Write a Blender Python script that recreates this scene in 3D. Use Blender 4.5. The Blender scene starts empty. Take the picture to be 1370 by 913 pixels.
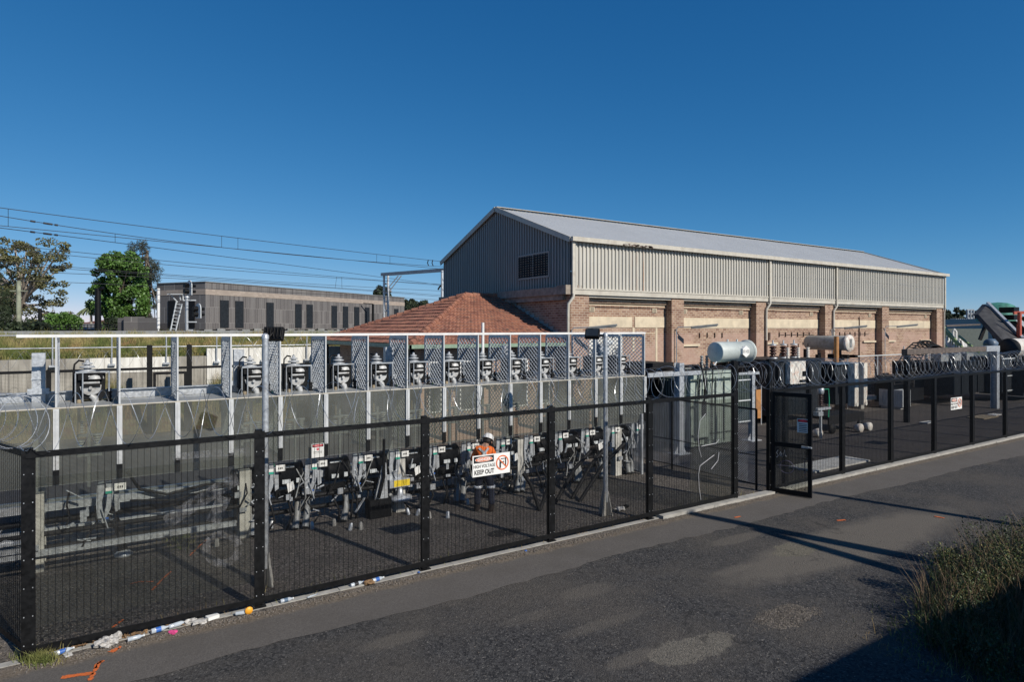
import bpy, bmesh, math, random
from mathutils import Vector, Matrix, Quaternion
R = math.radians
rnd = random.Random(7)
scene = bpy.context.scene
COL = scene.collection

# ------------------------------------------------------------------ camera, sky, sun, exposure
F = 860.0; HOR = 440.0; EYE = 4.2
CS, SN = 860 / math.hypot(860, 1315), 1315 / math.hypot(860, 1315)   # cos / sin between view axis and the fence line
cam = bpy.data.objects.new("camera", bpy.data.cameras.new("camera"))
COL.objects.link(cam); scene.camera = cam
cam.location = (0, 0, EYE)
cam.rotation_euler = (R(90), 0, -math.atan2(CS, SN))
cam.data.sensor_width = 36
cam.data.lens = 36 * F / 1370
cam.data.shift_y = -(456.5 - HOR) / 1370
cam.data.clip_start = 0.1; cam.data.clip_end = 6000

SUN_EL = 34.0
SUN_V = Vector((0.267 * math.cos(R(SUN_EL)), -0.9637 * math.cos(R(SUN_EL)), math.sin(R(SUN_EL))))
world = bpy.data.worlds.new("World"); scene.world = world
world.use_nodes = True
wn = world.node_tree; wn.nodes.clear()
w_out = wn.nodes.new("ShaderNodeOutputWorld"); w_bg = wn.nodes.new("ShaderNodeBackground")
w_sky = wn.nodes.new("ShaderNodeTexSky"); w_sky.sky_type = 'NISHITA'; w_sky.sun_disc = False
w_sky.sun_elevation = R(SUN_EL); w_sky.sun_rotation = math.atan2(0.267, -0.9637)
w_sky.air_density = 0.6; w_sky.dust_density = 0.0; w_sky.ozone_density = 4.0; w_sky.altitude = 200
w_sep = wn.nodes.new("ShaderNodeSeparateColor"); w_com = wn.nodes.new("ShaderNodeCombineColor")
wn.links.new(w_sky.outputs[0], w_sep.inputs[0])
for ch, (ref, gain, power) in enumerate(((.0317, .0112, 1.5), (.061, .083, .84), (.132, .232, .62))):   # the deep polarised blue of the photograph
    a_ = wn.nodes.new("ShaderNodeMath"); a_.operation = 'MULTIPLY'; a_.inputs[1].default_value = .052 / ref
    b_ = wn.nodes.new("ShaderNodeMath"); b_.operation = 'POWER'; b_.inputs[1].default_value = power
    c_ = wn.nodes.new("ShaderNodeMath"); c_.operation = 'MULTIPLY'; c_.inputs[1].default_value = gain * 10
    wn.links.new(w_sep.outputs[ch], a_.inputs[0]); wn.links.new(a_.outputs[0], b_.inputs[0]); wn.links.new(b_.outputs[0], c_.inputs[0]); wn.links.new(c_.outputs[0], w_com.inputs[ch])
wn.links.new(w_com.outputs[0], w_bg.inputs[0]); w_bg.inputs[1].default_value = 0.1
wn.links.new(w_bg.outputs[0], w_out.inputs[0])

sun = bpy.data.objects.new("sun", bpy.data.lights.new("sun", 'SUN')); COL.objects.link(sun)
sun.data.energy = 3.6; sun.data.angle = R(0.53); sun.data.color = (1.0, 0.93, 0.83)
sun.rotation_euler = SUN_V.to_track_quat('Z', 'Y').to_euler()
sun.location = (0, -20, 30)

scene.view_settings.view_transform = 'Standard'
scene.view_settings.look = 'None'
scene.view_settings.exposure = 0.5
scene.view_settings.gamma = 1.0
scene.view_settings.use_curve_mapping = False
scene.render.engine = 'CYCLES'
scene.cycles.transparent_max_bounces = 24
scene.cycles.max_bounces = 6

# ------------------------------------------------------------------ places
def X(px, Y):                       # x of the point on the plane y = Y seen in photo column px
    t = (px - 685) / F
    return Y * (CS + t * SN) / (SN - t * CS)
def DEP(x, y): return x * CS + y * SN
def ZZ(py, x, y): return EYE - (py - HOR) / F * DEP(x, y)
def G(px, py, z=0.0):               # ground point
    d = F * (EYE - z) / (py - HOR); r = (px - 685) / F * d
    return (d * CS + r * SN, d * SN - r * CS)
def W(px, d, z=0.0):                # point at depth d
    r = (px - 685) / F * d
    return Vector((d * CS + r * SN, d * SN - r * CS, z))

def wp_(px, py, d): v = W(px, d); v.z = EYE - (py - HOR) / F * d; return v

# ------------------------------------------------------------------ materials
def lin(c):
    return tuple(c) + (1.0,) if len(c) == 3 else tuple(c)
class NT:
    def __init__(s, name):
        s.m = bpy.data.materials.new(name); s.m.use_nodes = True
        s.t = s.m.node_tree; s.t.nodes.clear()
        s.out = s.n("ShaderNodeOutputMaterial"); s.bsdf = s.n("ShaderNodeBsdfPrincipled")
        s.l(s.bsdf.outputs[0], s.out.inputs[0])
        s.geo = s.n("ShaderNodeNewGeometry"); s.pos = s.geo.outputs['Position']
    def n(s, k, **kw):
        nd = s.t.nodes.new(k)
        for a, b in kw.items(): setattr(nd, a, b)
        return nd
    def l(s, a, b): s.t.links.new(a, b)
    def set(s, inp, v):
        i = s.bsdf.inputs[inp]
        if hasattr(v, 'links') or hasattr(v, 'is_linked'): s.l(v, i)
        else: i.default_value = lin(v) if isinstance(v, (tuple, list)) else v
    def _in(s, i, v):
        if hasattr(v, 'is_linked'): s.l(v, i)
        elif isinstance(v, (tuple, list)) and i.type == 'RGBA': i.default_value = lin(v)
        else: i.default_value = v
    def noise(s, scale, detail=3, vec=None, rough=.55, sc3=None):
        nd = s.n("ShaderNodeTexNoise"); nd.inputs['Scale'].default_value = scale
        nd.inputs['Detail'].default_value = detail; nd.inputs['Roughness'].default_value = rough
        v = vec or s.pos
        if sc3:
            mp = s.n("ShaderNodeMapping"); mp.inputs['Scale'].default_value = sc3; s.l(v, mp.inputs[0]); v = mp.outputs[0]
        s.l(v, nd.inputs['Vector']); return nd.outputs[0]
    def voro(s, scale, feature='F1', out='Distance', vec=None):
        nd = s.n("ShaderNodeTexVoronoi", feature=feature); nd.inputs['Scale'].default_value = scale
        s.l(vec or s.pos, nd.inputs['Vector']); return nd.outputs[out]
    def ramp(s, fac, stops):
        nd = s.n("ShaderNodeValToRGB"); e = nd.color_ramp.elements
        while len(e) < len(stops): e.new(.5)
        for k, (p, c) in enumerate(stops):
            e[k].position = p; e[k].color = lin(c) if isinstance(c, (tuple, list)) else (c, c, c, 1)
        s.l(fac, nd.inputs[0]); return nd.outputs[0]
    def mix(s, fac, a, b, mode='MIX'):
        nd = s.n("ShaderNodeMix", data_type='RGBA', blend_type=mode)
        s._in(nd.inputs[0], fac); s._in(nd.inputs[6], a); s._in(nd.inputs[7], b); return nd.outputs[2]
    def math(s, op, a, b=0.0, c=0.0, clamp=False):
        nd = s.n("ShaderNodeMath", operation=op); nd.use_clamp = clamp
        for k, v in enumerate((a, b, c)): s._in(nd.inputs[k], v)
        return nd.outputs[0]
    def xyz(s, vec=None):
        nd = s.n("ShaderNodeSeparateXYZ"); s.l(vec or s.pos, nd.inputs[0]); return nd.outputs
    def comb(s, x, y, z=0.0):
        nd = s.n("ShaderNodeCombineXYZ")
        for k, v in enumerate((x, y, z)): s._in(nd.inputs[k], v)
        return nd.outputs[0]
    def bump(s, h, strength=.3, dist=.01):
        nd = s.n("ShaderNodeBump"); nd.inputs['Strength'].default_value = strength
        nd.inputs['Distance'].default_value = dist; s.l(h, nd.inputs['Height'])
        s.l(nd.outputs[0], s.bsdf.inputs['Normal'])
    def blob(s, cx, cy, rx, ry, wob=.35, wscale=2.5, soft=.08):
        """1 inside a wobbly ellipse on the ground"""
        x, y, z = s.xyz()
        a = s.math('DIVIDE', s.math('SUBTRACT', x, cx), rx); b = s.math('DIVIDE', s.math('SUBTRACT', y, cy), ry)
        d = s.math('SQRT', s.math('ADD', s.math('MULTIPLY', a, a), s.math('MULTIPLY', b, b)))
        d = s.math('ADD', d, s.math('MULTIPLY', s.math('SUBTRACT', s.noise(wscale, 9, rough=.68), .5), wob * 2))
        return s.ramp(d, [(max(0, .9 - soft), 1.0), (min(1, .9 + soft), 0.0)])

def simple(name, col, rough=.5, metal=0.0, var=.12, scale=6.0, bump=0.0, bscale=60, dirt=None, dscale=1.5, spec=None):
    """painted / cast / galvanised stuff: base colour with mottling, optional dirt"""
    t = NT(name)
    c2 = tuple(max(0, v * (1 - var * 2)) for v in col); c1 = tuple(min(1, v * (1 + var)) for v in col)
    c = t.mix(t.ramp(t.noise(scale, 5), [(.3, 0.0), (.7, 1.0)]), c2, c1)
    if dirt:
        f = t.ramp(t.noise(dscale, 6, rough=.7), [(.5, 0.0), (.72, 1.0)])
        c = t.mix(f, c, dirt)
    t.set('Base Color', c); t.set('Roughness', t.ramp(t.noise(scale * 2, 3), [(.3, max(0, rough - .1)), (.7, min(1, rough + .12))]))
    t.set('Metallic', metal)
    if spec is not None: t.set('Specular IOR Level', spec)
    if bump: t.bump(t.noise(bscale, 4), bump, .01)
    return t.m

M = {}
M['black'] = simple('black_powder_coat', (.006, .0065, .0075), .5, var=.25, scale=9, spec=.22)
M['black_matt'] = simple('black_rubber', (.010, .010, .011), .65, var=.3, spec=.25)
M['galv'] = simple('galvanised_steel', (.50, .53, .56), .42, .45, var=.14, scale=14, dirt=(.33, .33, .33), dscale=4)
M['galv_dull'] = simple('weathered_galvanised_steel', (.34, .37, .40), .5, .3, var=.15, scale=10, dirt=(.22, .21, .2), dscale=3)
M['white_paint'] = simple('white_paint', (.72, .72, .70), .45, var=.06)
def unit_mat(name, col, rough, metal):
    t = NT(name)
    c = t.mix(t.ramp(t.noise(18, 5), [(.3, 0.0), (.7, 1.0)]), tuple(v * .72 for v in col), col)
    c = t.mix(t.ramp(t.noise(1.1, 3), [(.4, 0.0), (.62, .7)]), c, tuple(v * .5 for v in col))
    c = t.mix(t.ramp(t.noise(7, 6, rough=.75), [(.52, 0.0), (.66, .7)]), c, (.16, .13, .10))
    t.set('Base Color', c); t.set('Roughness', rough); t.set('Metallic', metal); return t.m
M['channel_paint'] = simple('weathered_grey_white_paint', (.52, .54, .55), .5, var=.08, scale=12, dirt=(.36, .36, .35), dscale=6)
M['porcelain'] = simple('grey_porcelain', (.36, .38, .40), .22, var=.08, scale=20)
M['cast'] = simple('grey_cast_alloy', (.55, .56, .55), .5, .1, var=.14, scale=18, dirt=(.3, .29, .27), dscale=8)
M['cast'] = unit_mat('weathered_cast_alloy', (.52, .53, .53), .5, .1)
M['brown_porc'] = simple('brown_porcelain', (.05, .022, .016), .25, var=.2)
M['tank_pale'] = simple('pale_tank_paint', (.55, .60, .57), .45, var=.05, scale=3, dirt=(.42, .46, .43), dscale=2)
M['stone_mix'] = simple('mixed_grit', (.20, .175, .15), .95, var=.4, scale=40)
M['grn_paint'] = simple('pale_green_grey_paint', (.33, .39, .35), .45, var=.07, scale=3, dirt=(.27, .30, .26), dscale=2)
M['grn_dark'] = simple('dark_green_grey_paint', (.05, .068, .062), .5, var=.12)
M['tank_grey'] = simple('mid_grey_paint', (.22, .23, .23), .5, var=.12, scale=4, dirt=(.13, .12, .1), dscale=3)
M['tank_white'] = simple('chalky_white_paint', (.62, .60, .54), .55, var=.08, dirt=(.45, .25, .18), dscale=7)
M['radiator'] = simple('radiator_paint', (.017, .021, .026), .55, var=.2, scale=5, spec=.25)
M['yellow'] = simple('yellow_plastic', (.75, .55, .03), .5)
M['yg'] = simple('green_yellow_cable', (.45, .55, .06), .5)
M['green'] = simple('green_cable', (.02, .30, .16), .5)
M['teal'] = simple('green_label', (.03, .35, .25), .5)
M['blue'] = simple('blue_label', (.03, .12, .42), .5)
M['red'] = simple('red_plastic', (.62, .03, .04), .45)
M['orange_pvc'] = simple('orange_brown_pipe', (.42, .20, .07), .55)
M['pinkish'] = simple('pink_label', (.75, .5, .5), .5)
M['concrete'] = simple('concrete', (.36, .35, .32), .85, var=.15, scale=5, bump=.3, dirt=(.22, .21, .19), dscale=2.5)
M['concrete_l'] = simple('pale_concrete', (.50, .49, .45), .85, var=.12, scale=5, bump=.25, dirt=(.34, .33, .3), dscale=3)
M['glass_dark'] = simple('dark_window_glass', (.02, .025, .03), .12, var=.1)
M['sign_white'] = simple('sign_white', (.78, .78, .75), .4, var=.03)
M['sign_black'] = simple('sign_black', (.015, .015, .017), .4, var=.1)
M['sign_orange'] = simple('sign_faded_orange', (.72, .16, .05), .4, var=.06)
M['sign_red'] = simple('sign_red', (.65, .03, .05), .4, var=.06)
M['skin'] = simple('skin', (.42, .24, .17), .5, var=.08)
M['hair'] = simple('dark_hair', (.02, .015, .012), .6)
M['hivis'] = simple('hi_vis_orange_cloth', (.85, .17, .02), .8, var=.1, scale=25, bump=.2, bscale=30)
M['navy'] = simple('navy_cloth', (.012, .016, .032), .85, var=.2, scale=20, bump=.2, bscale=30)
M['reflect'] = simple('silver_reflective_tape', (.62, .65, .68), .4, .1)
M['helmet'] = simple('white_helmet', (.8, .8, .78), .3, var=.03)
M['boot'] = simple('boot_leather', (.03, .022, .018), .6)
M['rust'] = simple('rusty_steel', (.10, .065, .05), .8, var=.25, scale=8)
M['beam_brown'] = simple('brown_painted_steel', (.12, .095, .08), .6, var=.2)
M['chute_steel'] = simple('dark_worn_steel', (.05, .05, .052), .7, var=.25, scale=3, spec=.25)
M['tank_mid'] = simple('grey_tank_paint', (.34, .345, .335), .5, var=.12, scale=4, dirt=(.2, .18, .15), dscale=3)
M['bluegrey'] = simple('blue_grey_paint', (.08, .13, .20), .5, var=.1)
M['tarp'] = simple('green_tarpaulin', (.05, .22, .17), .7, var=.25, scale=4, bump=.5, bscale=6)
M['redsteel'] = simple('red_painted_steel', (.48, .09, .05), .55)
M['limesteel'] = simple('pale_green_steel', (.28, .38, .16), .55)
M['bark'] = simple('bark', (.16, .13, .10), .9, var=.25, scale=12, bump=.5, bscale=30)
M['bark_pale'] = simple('pale_bark', (.36, .31, .26), .85, var=.2, scale=10, bump=.4, bscale=30)
M['leaf_gum'] = simple('gum_leaves', (.125, .125, .05), .6, var=.35, scale=.9)
M['leaf_green'] = simple('bright_green_leaves', (.075, .16, .025), .55, var=.35, scale=1.5)
M['leaf_oak'] = simple('sheoak_leaves', (.045, .055, .035), .7, var=.3, scale=1.2)
M['leaf_dark'] = simple('dark_conifer_leaves', (.030, .048, .018), .7, var=.35, scale=.8)
M['leaf_far'] = simple('far_tree_leaves', (.035, .052, .022), .7, var=.35, scale=.4)
M['leaf_palm'] = simple('palm_leaves', (.10, .13, .05), .6, var=.3)
M['bushleaf'] = simple('bush_leaves', (.06, .088, .022), .6, var=.45, scale=4)
M['bushdry'] = simple('dry_bush_leaves', (.20, .17, .055), .7, var=.4, scale=6)
M['bushstem'] = simple('dry_stems', (.22, .15, .09), .8, var=.3, scale=4)
M['timber'] = simple('weathered_timber', (.25, .20, .13), .85, var=.2, scale=9)
M['pole_wood'] = simple('green_grey_timber', (.27, .29, .21), .85, var=.2, scale=3)
M['sandstone'] = simple('stained_sandstone', (.30, .255, .21), .85, var=.2, scale=5, bump=.3, dirt=(.13, .11, .1), dscale=3)
M['cream_render'] = simple('cream_render', (.60, .51, .37), .8, var=.09, scale=2.5, bump=.15, dirt=(.45, .38, .28), dscale=1.4)
M['cream_trim'] = simple('cream_steel_trim', (.50, .47, .40), .5, var=.06, scale=3, dirt=(.38, .34, .28), dscale=2)
M['green_gutter'] = simple('green_gutter', (.22, .31, .22), .5)
M['wire'] = simple('cable', (.03, .03, .035), .5)
M['razor'] = simple('razor_wire_steel', (.42, .44, .46), .35, .6, var=.1)
M['plastic_clear'] = simple('clear_plastic_bottle', (.45, .50, .55), .15, var=.1)
M['paper'] = simple('crumpled_paper', (.48, .47, .45), .8, var=.25, scale=30, dirt=(.30, .27, .23), dscale=14)
M['pink'] = simple('pink_plastic', (.7, .08, .25), .5)
M['orange_pl'] = simple('orange_plastic', (.85, .38, .03), .5)
M['cardbrown'] = simple('brown_leaf_litter', (.23, .14, .07), .9, var=.3, scale=20)
M['spray'] = simple('orange_marker_paint', (.62, .14, .03), .8, var=.2, scale=30)
M['lightgrey'] = simple('light_grey_paint', (.52, .55, .56), .5, var=.06)
M['housewall'] = simple('far_house_wall', (.40, .37, .33), .8, var=.1)
M['houseroof'] = simple('far_tile_roof', (.17, .075, .05), .8, var=.2)
M['houseroof_g'] = simple('far_grey_roof', (.20, .20, .20), .7, var=.15)
M['warehouse'] = simple('warehouse_cladding', (.33, .29, .23), .6, var=.1)
M['warehouse_g'] = simple('green_grey_cladding', (.085, .105, .095), .6, var=.1)

def cladding_mat(name, base, dirt, amt):
    t = NT(name)
    x, y, z = t.xyz()
    streak = t.noise(1.0, 5, sc3=(5.5, 5.5, .25), rough=.65)
    c = t.mix(t.ramp(streak, [(.42, 0.0), (.75, amt)]), base, dirt)
    c = t.mix(t.ramp(t.noise(.6, 4), [(.35, 0.0), (.7, .35)]), c, tuple(v * .75 for v in base))
    t.set('Base Color', c); t.set('Roughness', .45); t.set('Metallic', .0)
    return t
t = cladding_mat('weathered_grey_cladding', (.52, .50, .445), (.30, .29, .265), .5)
# two rust runs near the near end of the long wall, under the broken gutter
x, y, z = t.xyz()
rs = None
for cx, w in ((19.62, .05), (20.35, .035), (19.95, .02)):
    d = t.math('ABSOLUTE', t.math('SUBTRACT', x, cx))
    d = t.math('SUBTRACT', 1.0, t.math('DIVIDE', d, w), clamp=True)
    rs = d if rs is None else t.math('MAXIMUM', rs, d)
rs = t.math('MULTIPLY', rs, t.ramp(t.noise(3, 4, sc3=(3, 3, .6)), [(.3, 0.0), (.6, 1.0)]))
src = t.bsdf.inputs['Base Color'].links[0].from_socket
t.set('Base Color', t.mix(rs, src, (.36, .16, .06)))
M['clad'] = t.m
M['roofmetal'] = cladding_mat('weathered_roof_sheet', (.42, .435, .44), (.31, .32, .33), .5).m
M['clad_shade'] = cladding_mat('shaded_gable_cladding', (.27, .265, .25), (.17, .17, .165), .5).m  # same sheet as the long wall, gable shade put into a darker base colour

def brick_mat(name, c1, c2, mortar, dark=.3, patch=None, sc=1.0, bw=.24, bh=.086):
    t = NT(name)
    x, y, z = t.xyz()
    v = t.comb(t.math('ADD', x, y), z)
    b = t.n("ShaderNodeTexBrick"); t.l(v, b.inputs['Vector'])
    b.inputs['Scale'].default_value = sc; b.inputs['Brick Width'].default_value = bw; b.inputs['Row Height'].default_value = bh
    b.inputs['Mortar Size'].default_value = .014; b.inputs['Mortar Smooth'].default_value = .3; b.inputs['Bias'].default_value = -.1
    b.inputs['Color1'].default_value = lin(c1); b.inputs['Color2'].default_value = lin(c2); b.inputs['Mortar'].default_value = lin(mortar)
    c = t.mix(t.ramp(t.noise(2.2, 5), [(.4, 0.0), (.7, dark)]), b.outputs[0], tuple(k * .55 for k in c1))
    c = t.mix(t.ramp(t.noise(.7, 5, sc3=(1, 1, 2)), [(.5, 0.0), (.7, .35 if patch else .0)]), c, (.5, .38, .3))
    if patch:   # rougher, redder, mortar-smeared patches as on the lower wall
        f = t.ramp(t.noise(.45, 2), [(.47, 0.0), (.52, 1.0)])
        f = t.math('MULTIPLY', f, t.ramp(t.math('MULTIPLY', z, .25), [(.98, 1.0), (1.0, 0.0)]))
        c = t.mix(t.math('MULTIPLY', f, .7), c, t.mix(t.noise(5, 6, rough=.8), (.26, .09, .06), patch))
    t.set('Base Color', c); t.set('Roughness', .85)
    t.bump(b.outputs[1], -.5, .006) if False else t.bump(t.math('SUBTRACT', t.noise(40, 3), b.outputs[1]), .4, .006)
    return t.m
M['brick'] = brick_mat('red_brown_brick', (.20, .10, .065), (.385, .25, .165), (.44, .37, .29), patch=(.52, .44, .36), bw=.27, bh=.10)
M['brick_dark'] = brick_mat('dark_grey_brick', (.095, .088, .088), (.17, .162, .158), (.27, .26, .25), dark=.10, sc=1, bw=.42, bh=1.6)
M['brick_tan'] = brick_mat('tan_brick_band', (.30, .25, .21), (.38, .32, .27), (.27, .23, .2), dark=.1, sc=1, bw=.55, bh=.2)

t = NT('terracotta_tiles')
c = t.mix(t.ramp(t.noise(1.4, 6), [(.3, 0.0), (.7, 1.0)]), (.15, .058, .04), (.30, .125, .08))
c = t.mix(t.ramp(t.voro(5.5, out='Color'), [(.25, 0.0), (.9, .5)]), c, (.46, .22, .13))
c = t.mix(t.ramp(t.noise(3.5, 8, rough=.8), [(.52, 0.0), (.66, .85)]), c, (.065, .058, .05))
t.set('Base Color', c); t.set('Roughness', .8); t.bump(t.noise(25, 4), .4, .02)
M['tiles'] = t.m

# translucent sheet: weathered polycarbonate
def sheet_mat(name, tint, film, amt_lo, amt_hi, sc, stops=(.35, .7), scratch=False):
    t = NT(name)
    tr = t.n("ShaderNodeBsdfTransparent"); tr.inputs[0].default_value = lin(tint)
    df = t.n("ShaderNodeBsdfDiffuse"); df.inputs[0].default_value = lin(film)
    gl = t.n("ShaderNodeBsdfGlossy"); gl.inputs['Roughness'].default_value = .12; gl.inputs[0].default_value = (.8, .8, .8, 1)
    f = t.ramp(t.noise(sc, 6, rough=.65), [(stops[0], amt_lo), (stops[1], amt_hi)])
    if scratch:
        f2 = t.ramp(t.noise(1.0, 8, sc3=(9, 9, 30), rough=.8), [(.45, 0.0), (.62, 1.0)])
        big = t.ramp(t.noise(.9, 3), [(.48, .0), (.62, 1.0)])
        f = t.math('ADD', f, t.math('MULTIPLY', t.math('MULTIPLY', f2, big), .35), clamp=True)
    m1 = t.n("ShaderNodeMixShader"); t.l(f, m1.inputs[0]); t.l(tr.outputs[0], m1.inputs[1]); t.l(df.outputs[0], m1.inputs[2])
    fr = t.n("ShaderNodeLayerWeight"); fr.inputs[0].default_value = .5
    f3 = t.math('MULTIPLY_ADD', t.math('POWER', fr.outputs['Facing'], 4.0), .35, .03)
    m2 = t.n("ShaderNodeMixShader"); t.l(f3, m2.inputs[0]); t.l(m1.outputs[0], m2.inputs[1]); t.l(gl.outputs[0], m2.inputs[2])
    t.l(m2.outputs[0], t.out.inputs[0]); return t.m
M['poly'] = sheet_mat('weathered_polycarbonate', (.82, .83, .79), (.33, .34, .32), .10, .24, .8)
M['poly_shelf'] = sheet_mat('milky_polycarbonate', (.55, .57, .55), (.42, .44, .45), .5, .75, 1.2)
M['acrylic'] = sheet_mat('scratched_acrylic', (.86, .87, .84), (.4, .4, .4), .02, .07, 1.5)

# ------------------------------------------------------------------ ground materials
def speckle(t, base, dark, light, sc, la=.25, da=.35):
    c = t.mix(t.ramp(t.voro(sc, out='Color'), [(.15, 0.0), (.85, 1.0)]), dark, base)
    c = t.mix(t.ramp(t.noise(sc * .8, 2), [(.62, 0.0), (.70, la)]), c, light)
    c = t.mix(t.ramp(t.noise(sc * 1.3, 2), [(.30, da), (.40, 0.0)]), c, tuple(v * .3 for v in dark))
    return c
t = NT('yard_ground')
x, y, z = t.xyz()
gravel = speckle(t, (.18, .16, .14), (.040, .037, .034), (.50, .46, .40), 30, .7)
gravel = t.mix(t.ramp(t.noise(.8, 5), [(.4, 0.0), (.65, .6)]), gravel, speckle(t, (.09, .08, .072), (.05, .045, .04), (.25, .22, .2), 70))
tan = speckle(t, (.30, .25, .20), (.12, .10, .085), (.55, .50, .42), 26, .6)
asph = speckle(t, (.085, .085, .088), (.055, .055, .057), (.20, .19, .18), 60, .3)
yard2 = t.mix(t.ramp(t.noise(.5, 5), [(.4, 0.0), (.7, 1.0)]), speckle(t, (.085, .076, .070), (.045, .04, .038), (.2, .18, .16), 55), (.050, .045, .043))
wob = t.math('MULTIPLY', t.math('SUBTRACT', t.noise(1.1, 4), .5), .7)
def band(v, lo, hi, s=.12, w=None):
    v = t.math('ADD', v, w if w is not None else wob)
    a = t.math('DIVIDE', t.math('SUBTRACT', v, lo), s, clamp=True)
    b = t.math('DIVIDE', t.math('SUBTRACT', hi, v), s, clamp=True)
    return t.math('MULTIPLY', a, b)
c = gravel
ftan = t.math('MULTIPLY', band(y, 14.35, 17.2), band(x, -60, 24.0))
c = t.mix(t.math('MULTIPLY', ftan, t.ramp(t.noise(1.6, 5), [(.35, .35), (.6, 1.0)])), c, tan)
c = t.mix(t.math('MULTIPLY', band(y, 17.2, 28.6, w=0.0), band(x, -90, 9.0, w=0.0)), c, asph)
c = t.mix(t.math('MULTIPLY', band(x, 14.5, 400, .8), band(y, 9, 17.4)), c, yard2)
# dirt against the fence foot and light stains
c = t.mix(t.math('MULTIPLY', band(y, 9.2, 10.5, .3), t.ramp(t.noise(3, 6), [(.4, 0.0), (.6, .8)])), c, (.15, .125, .10))
c = t.mix(t.blob(7.1, 11.15, .45, .25, .1), c, (.02, .02, .02))
t.set('Base Color', c); t.set('Roughness', .9); t.set('Specular IOR Level', .25)
t.bump(t.math('ADD', t.voro(38), t.math('MULTIPLY', t.noise(90, 2), .5)), .8, .02)
M['ground'] = t.m

t = NT('road_asphalt')
x, y, z = t.xyz()
c = speckle(t, (.074, .072, .070), (.024, .024, .025), (.30, .28, .25), 30, .5, .7)
big = t.ramp(t.noise(.55, 6, rough=.6), [(.42, 0.0), (.62, .8)])
c = t.mix(big, c, speckle(t, (.105, .095, .083), (.055, .05, .044), (.2, .18, .16), 45, .3, .3))
dusty = (.135, .120, .100)
gx, gy = G(1120, 725)
c = t.mix(t.math('MULTIPLY', t.blob(gx + .3, gy - .2, 4.4, .85, .5, 1.1, .25), .8), c, dusty)
gx, gy = G(925, 868)
c = t.mix(t.blob(gx, gy, .75, .33, .95, 1.7, .05), c, speckle(t, (.165, .15, .125), (.09, .083, .07), (.3, .28, .24), 50, .4, .4))
gx, gy = G(1064, 736)
c = t.mix(t.blob(gx, gy, .60, .36, .55, 2.6, .03), c, speckle(t, (.165, .15, .115), (.10, .09, .07), (.28, .26, .2), 50, .4, .4))
gx, gy = G(985, 722)
c = t.mix(t.math('MULTIPLY', t.blob(gx, gy, .9, .22, .3, 2, .2), .5), c, dusty)
gx, gy = G(930, 705)
c = t.mix(t.math('MULTIPLY', t.blob(gx, gy, .45, .12, .3, 2, .2), .7), c, dusty)
hx, hy = G(1050, 826)
hole = t.blob(hx, hy, .72, .30, .95, 2.6, .10)
c = t.mix(hole, c, speckle(t, (.20, .175, .145), (.07, .06, .05), (.42, .38, .32), 28, .6))
for k in range(6):
    rr = random.Random(40 + k); px, py = rr.uniform(500, 1250), rr.uniform(760, 900); gx, gy = G(px, py)
    c = t.mix(t.math('MULTIPLY', t.blob(gx, gy, rr.uniform(.5, 1.1), rr.uniform(.12, .3), .5, 2.2, .3), rr.uniform(.25, .5)), c, dusty)
nz = t.n("ShaderNodeTexNoise"); nz.inputs['Scale'].default_value = 2.2; nz.inputs['Detail'].default_value = 7; t.l(t.pos, nz.inputs['Vector'])
vm = t.n("ShaderNodeVectorMath", operation='MULTIPLY_ADD'); t.l(nz.outputs['Color'], vm.inputs[0]); vm.inputs[1].default_value = (.9, .9, 0); t.l(t.pos, vm.inputs[2])
crk = t.ramp(t.voro(.45, 'DISTANCE_TO_EDGE', vec=vm.outputs[0]), [(.0, 1.0), (.009, 0.0)])
c = t.mix(t.math('MULTIPLY', crk, t.ramp(t.noise(.8, 3), [(.48, 0.0), (.58, .6)])), c, (.018, .018, .018))
t.set('Base Color', c); t.set('Roughness', .88); t.set('Specular IOR Level', .2)
h = t.math('ADD', t.voro(48), t.math('MULTIPLY', t.noise(110, 2), .4))
h = t.math('ADD', t.math('MULTIPLY', h, t.math('ADD', .7, t.math('MULTIPLY', hole, 2.5))), t.math('MULTIPLY', hole, -2.0))
t.bump(h, .7, .018)
M['road'] = t.m

t = NT('footway_asphalt')
c = speckle(t, (.125, .115, .105), (.085, .078, .072), (.24, .22, .20), 75, .25, .25)
c = t.mix(t.ramp(t.noise(1.2, 6), [(.45, 0.0), (.7, .6)]), c, (.085, .078, .070))
c = t.mix(t.ramp(t.voro(3.1, 'F1'), [(.0, .8), (.07, 0.0)]), c, (.03, .03, .03))
x, y, z = t.xyz()
e = t.math('DIVIDE', t.math('SUBTRACT', t.math('ADD', y, t.math('MULTIPLY', t.noise(3, 5), .3)), 9.83), .12, clamp=True)
c = t.mix(t.math('MULTIPLY', e, .8), c, speckle(t, (.20, .165, .125), (.10, .08, .06), (.45, .4, .35), 40, .6))
t.set('Base Color', c); t.set('Roughness', .9); t.set('Specular IOR Level', .2)
t.bump(t.math('ADD', t.noise(90, 3), t.math('MULTIPLY', t.noise(8, 3), .6)), .35, .012)
M['footway'] = t.m

t = NT('grassy_earth')
c = t.mix(t.ramp(t.noise(.9, 6), [(.35, 0.0), (.65, 1.0)]), (.11, .10, .045), (.20, .16, .08))
c = t.mix(t.ramp(t.noise(3.0, 5), [(.5, 0.0), (.65, .7)]), c, (.13, .06, .035))
t.set('Base Color', c); t.set('Roughness', .95); t.bump(t.noise(9, 5), .6, .1)
M['earth'] = t.m
M['ballast'] = simple('rail_ballast', (.15, .14, .13), .95, var=.3, scale=9, bump=.6, bscale=9)

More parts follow.
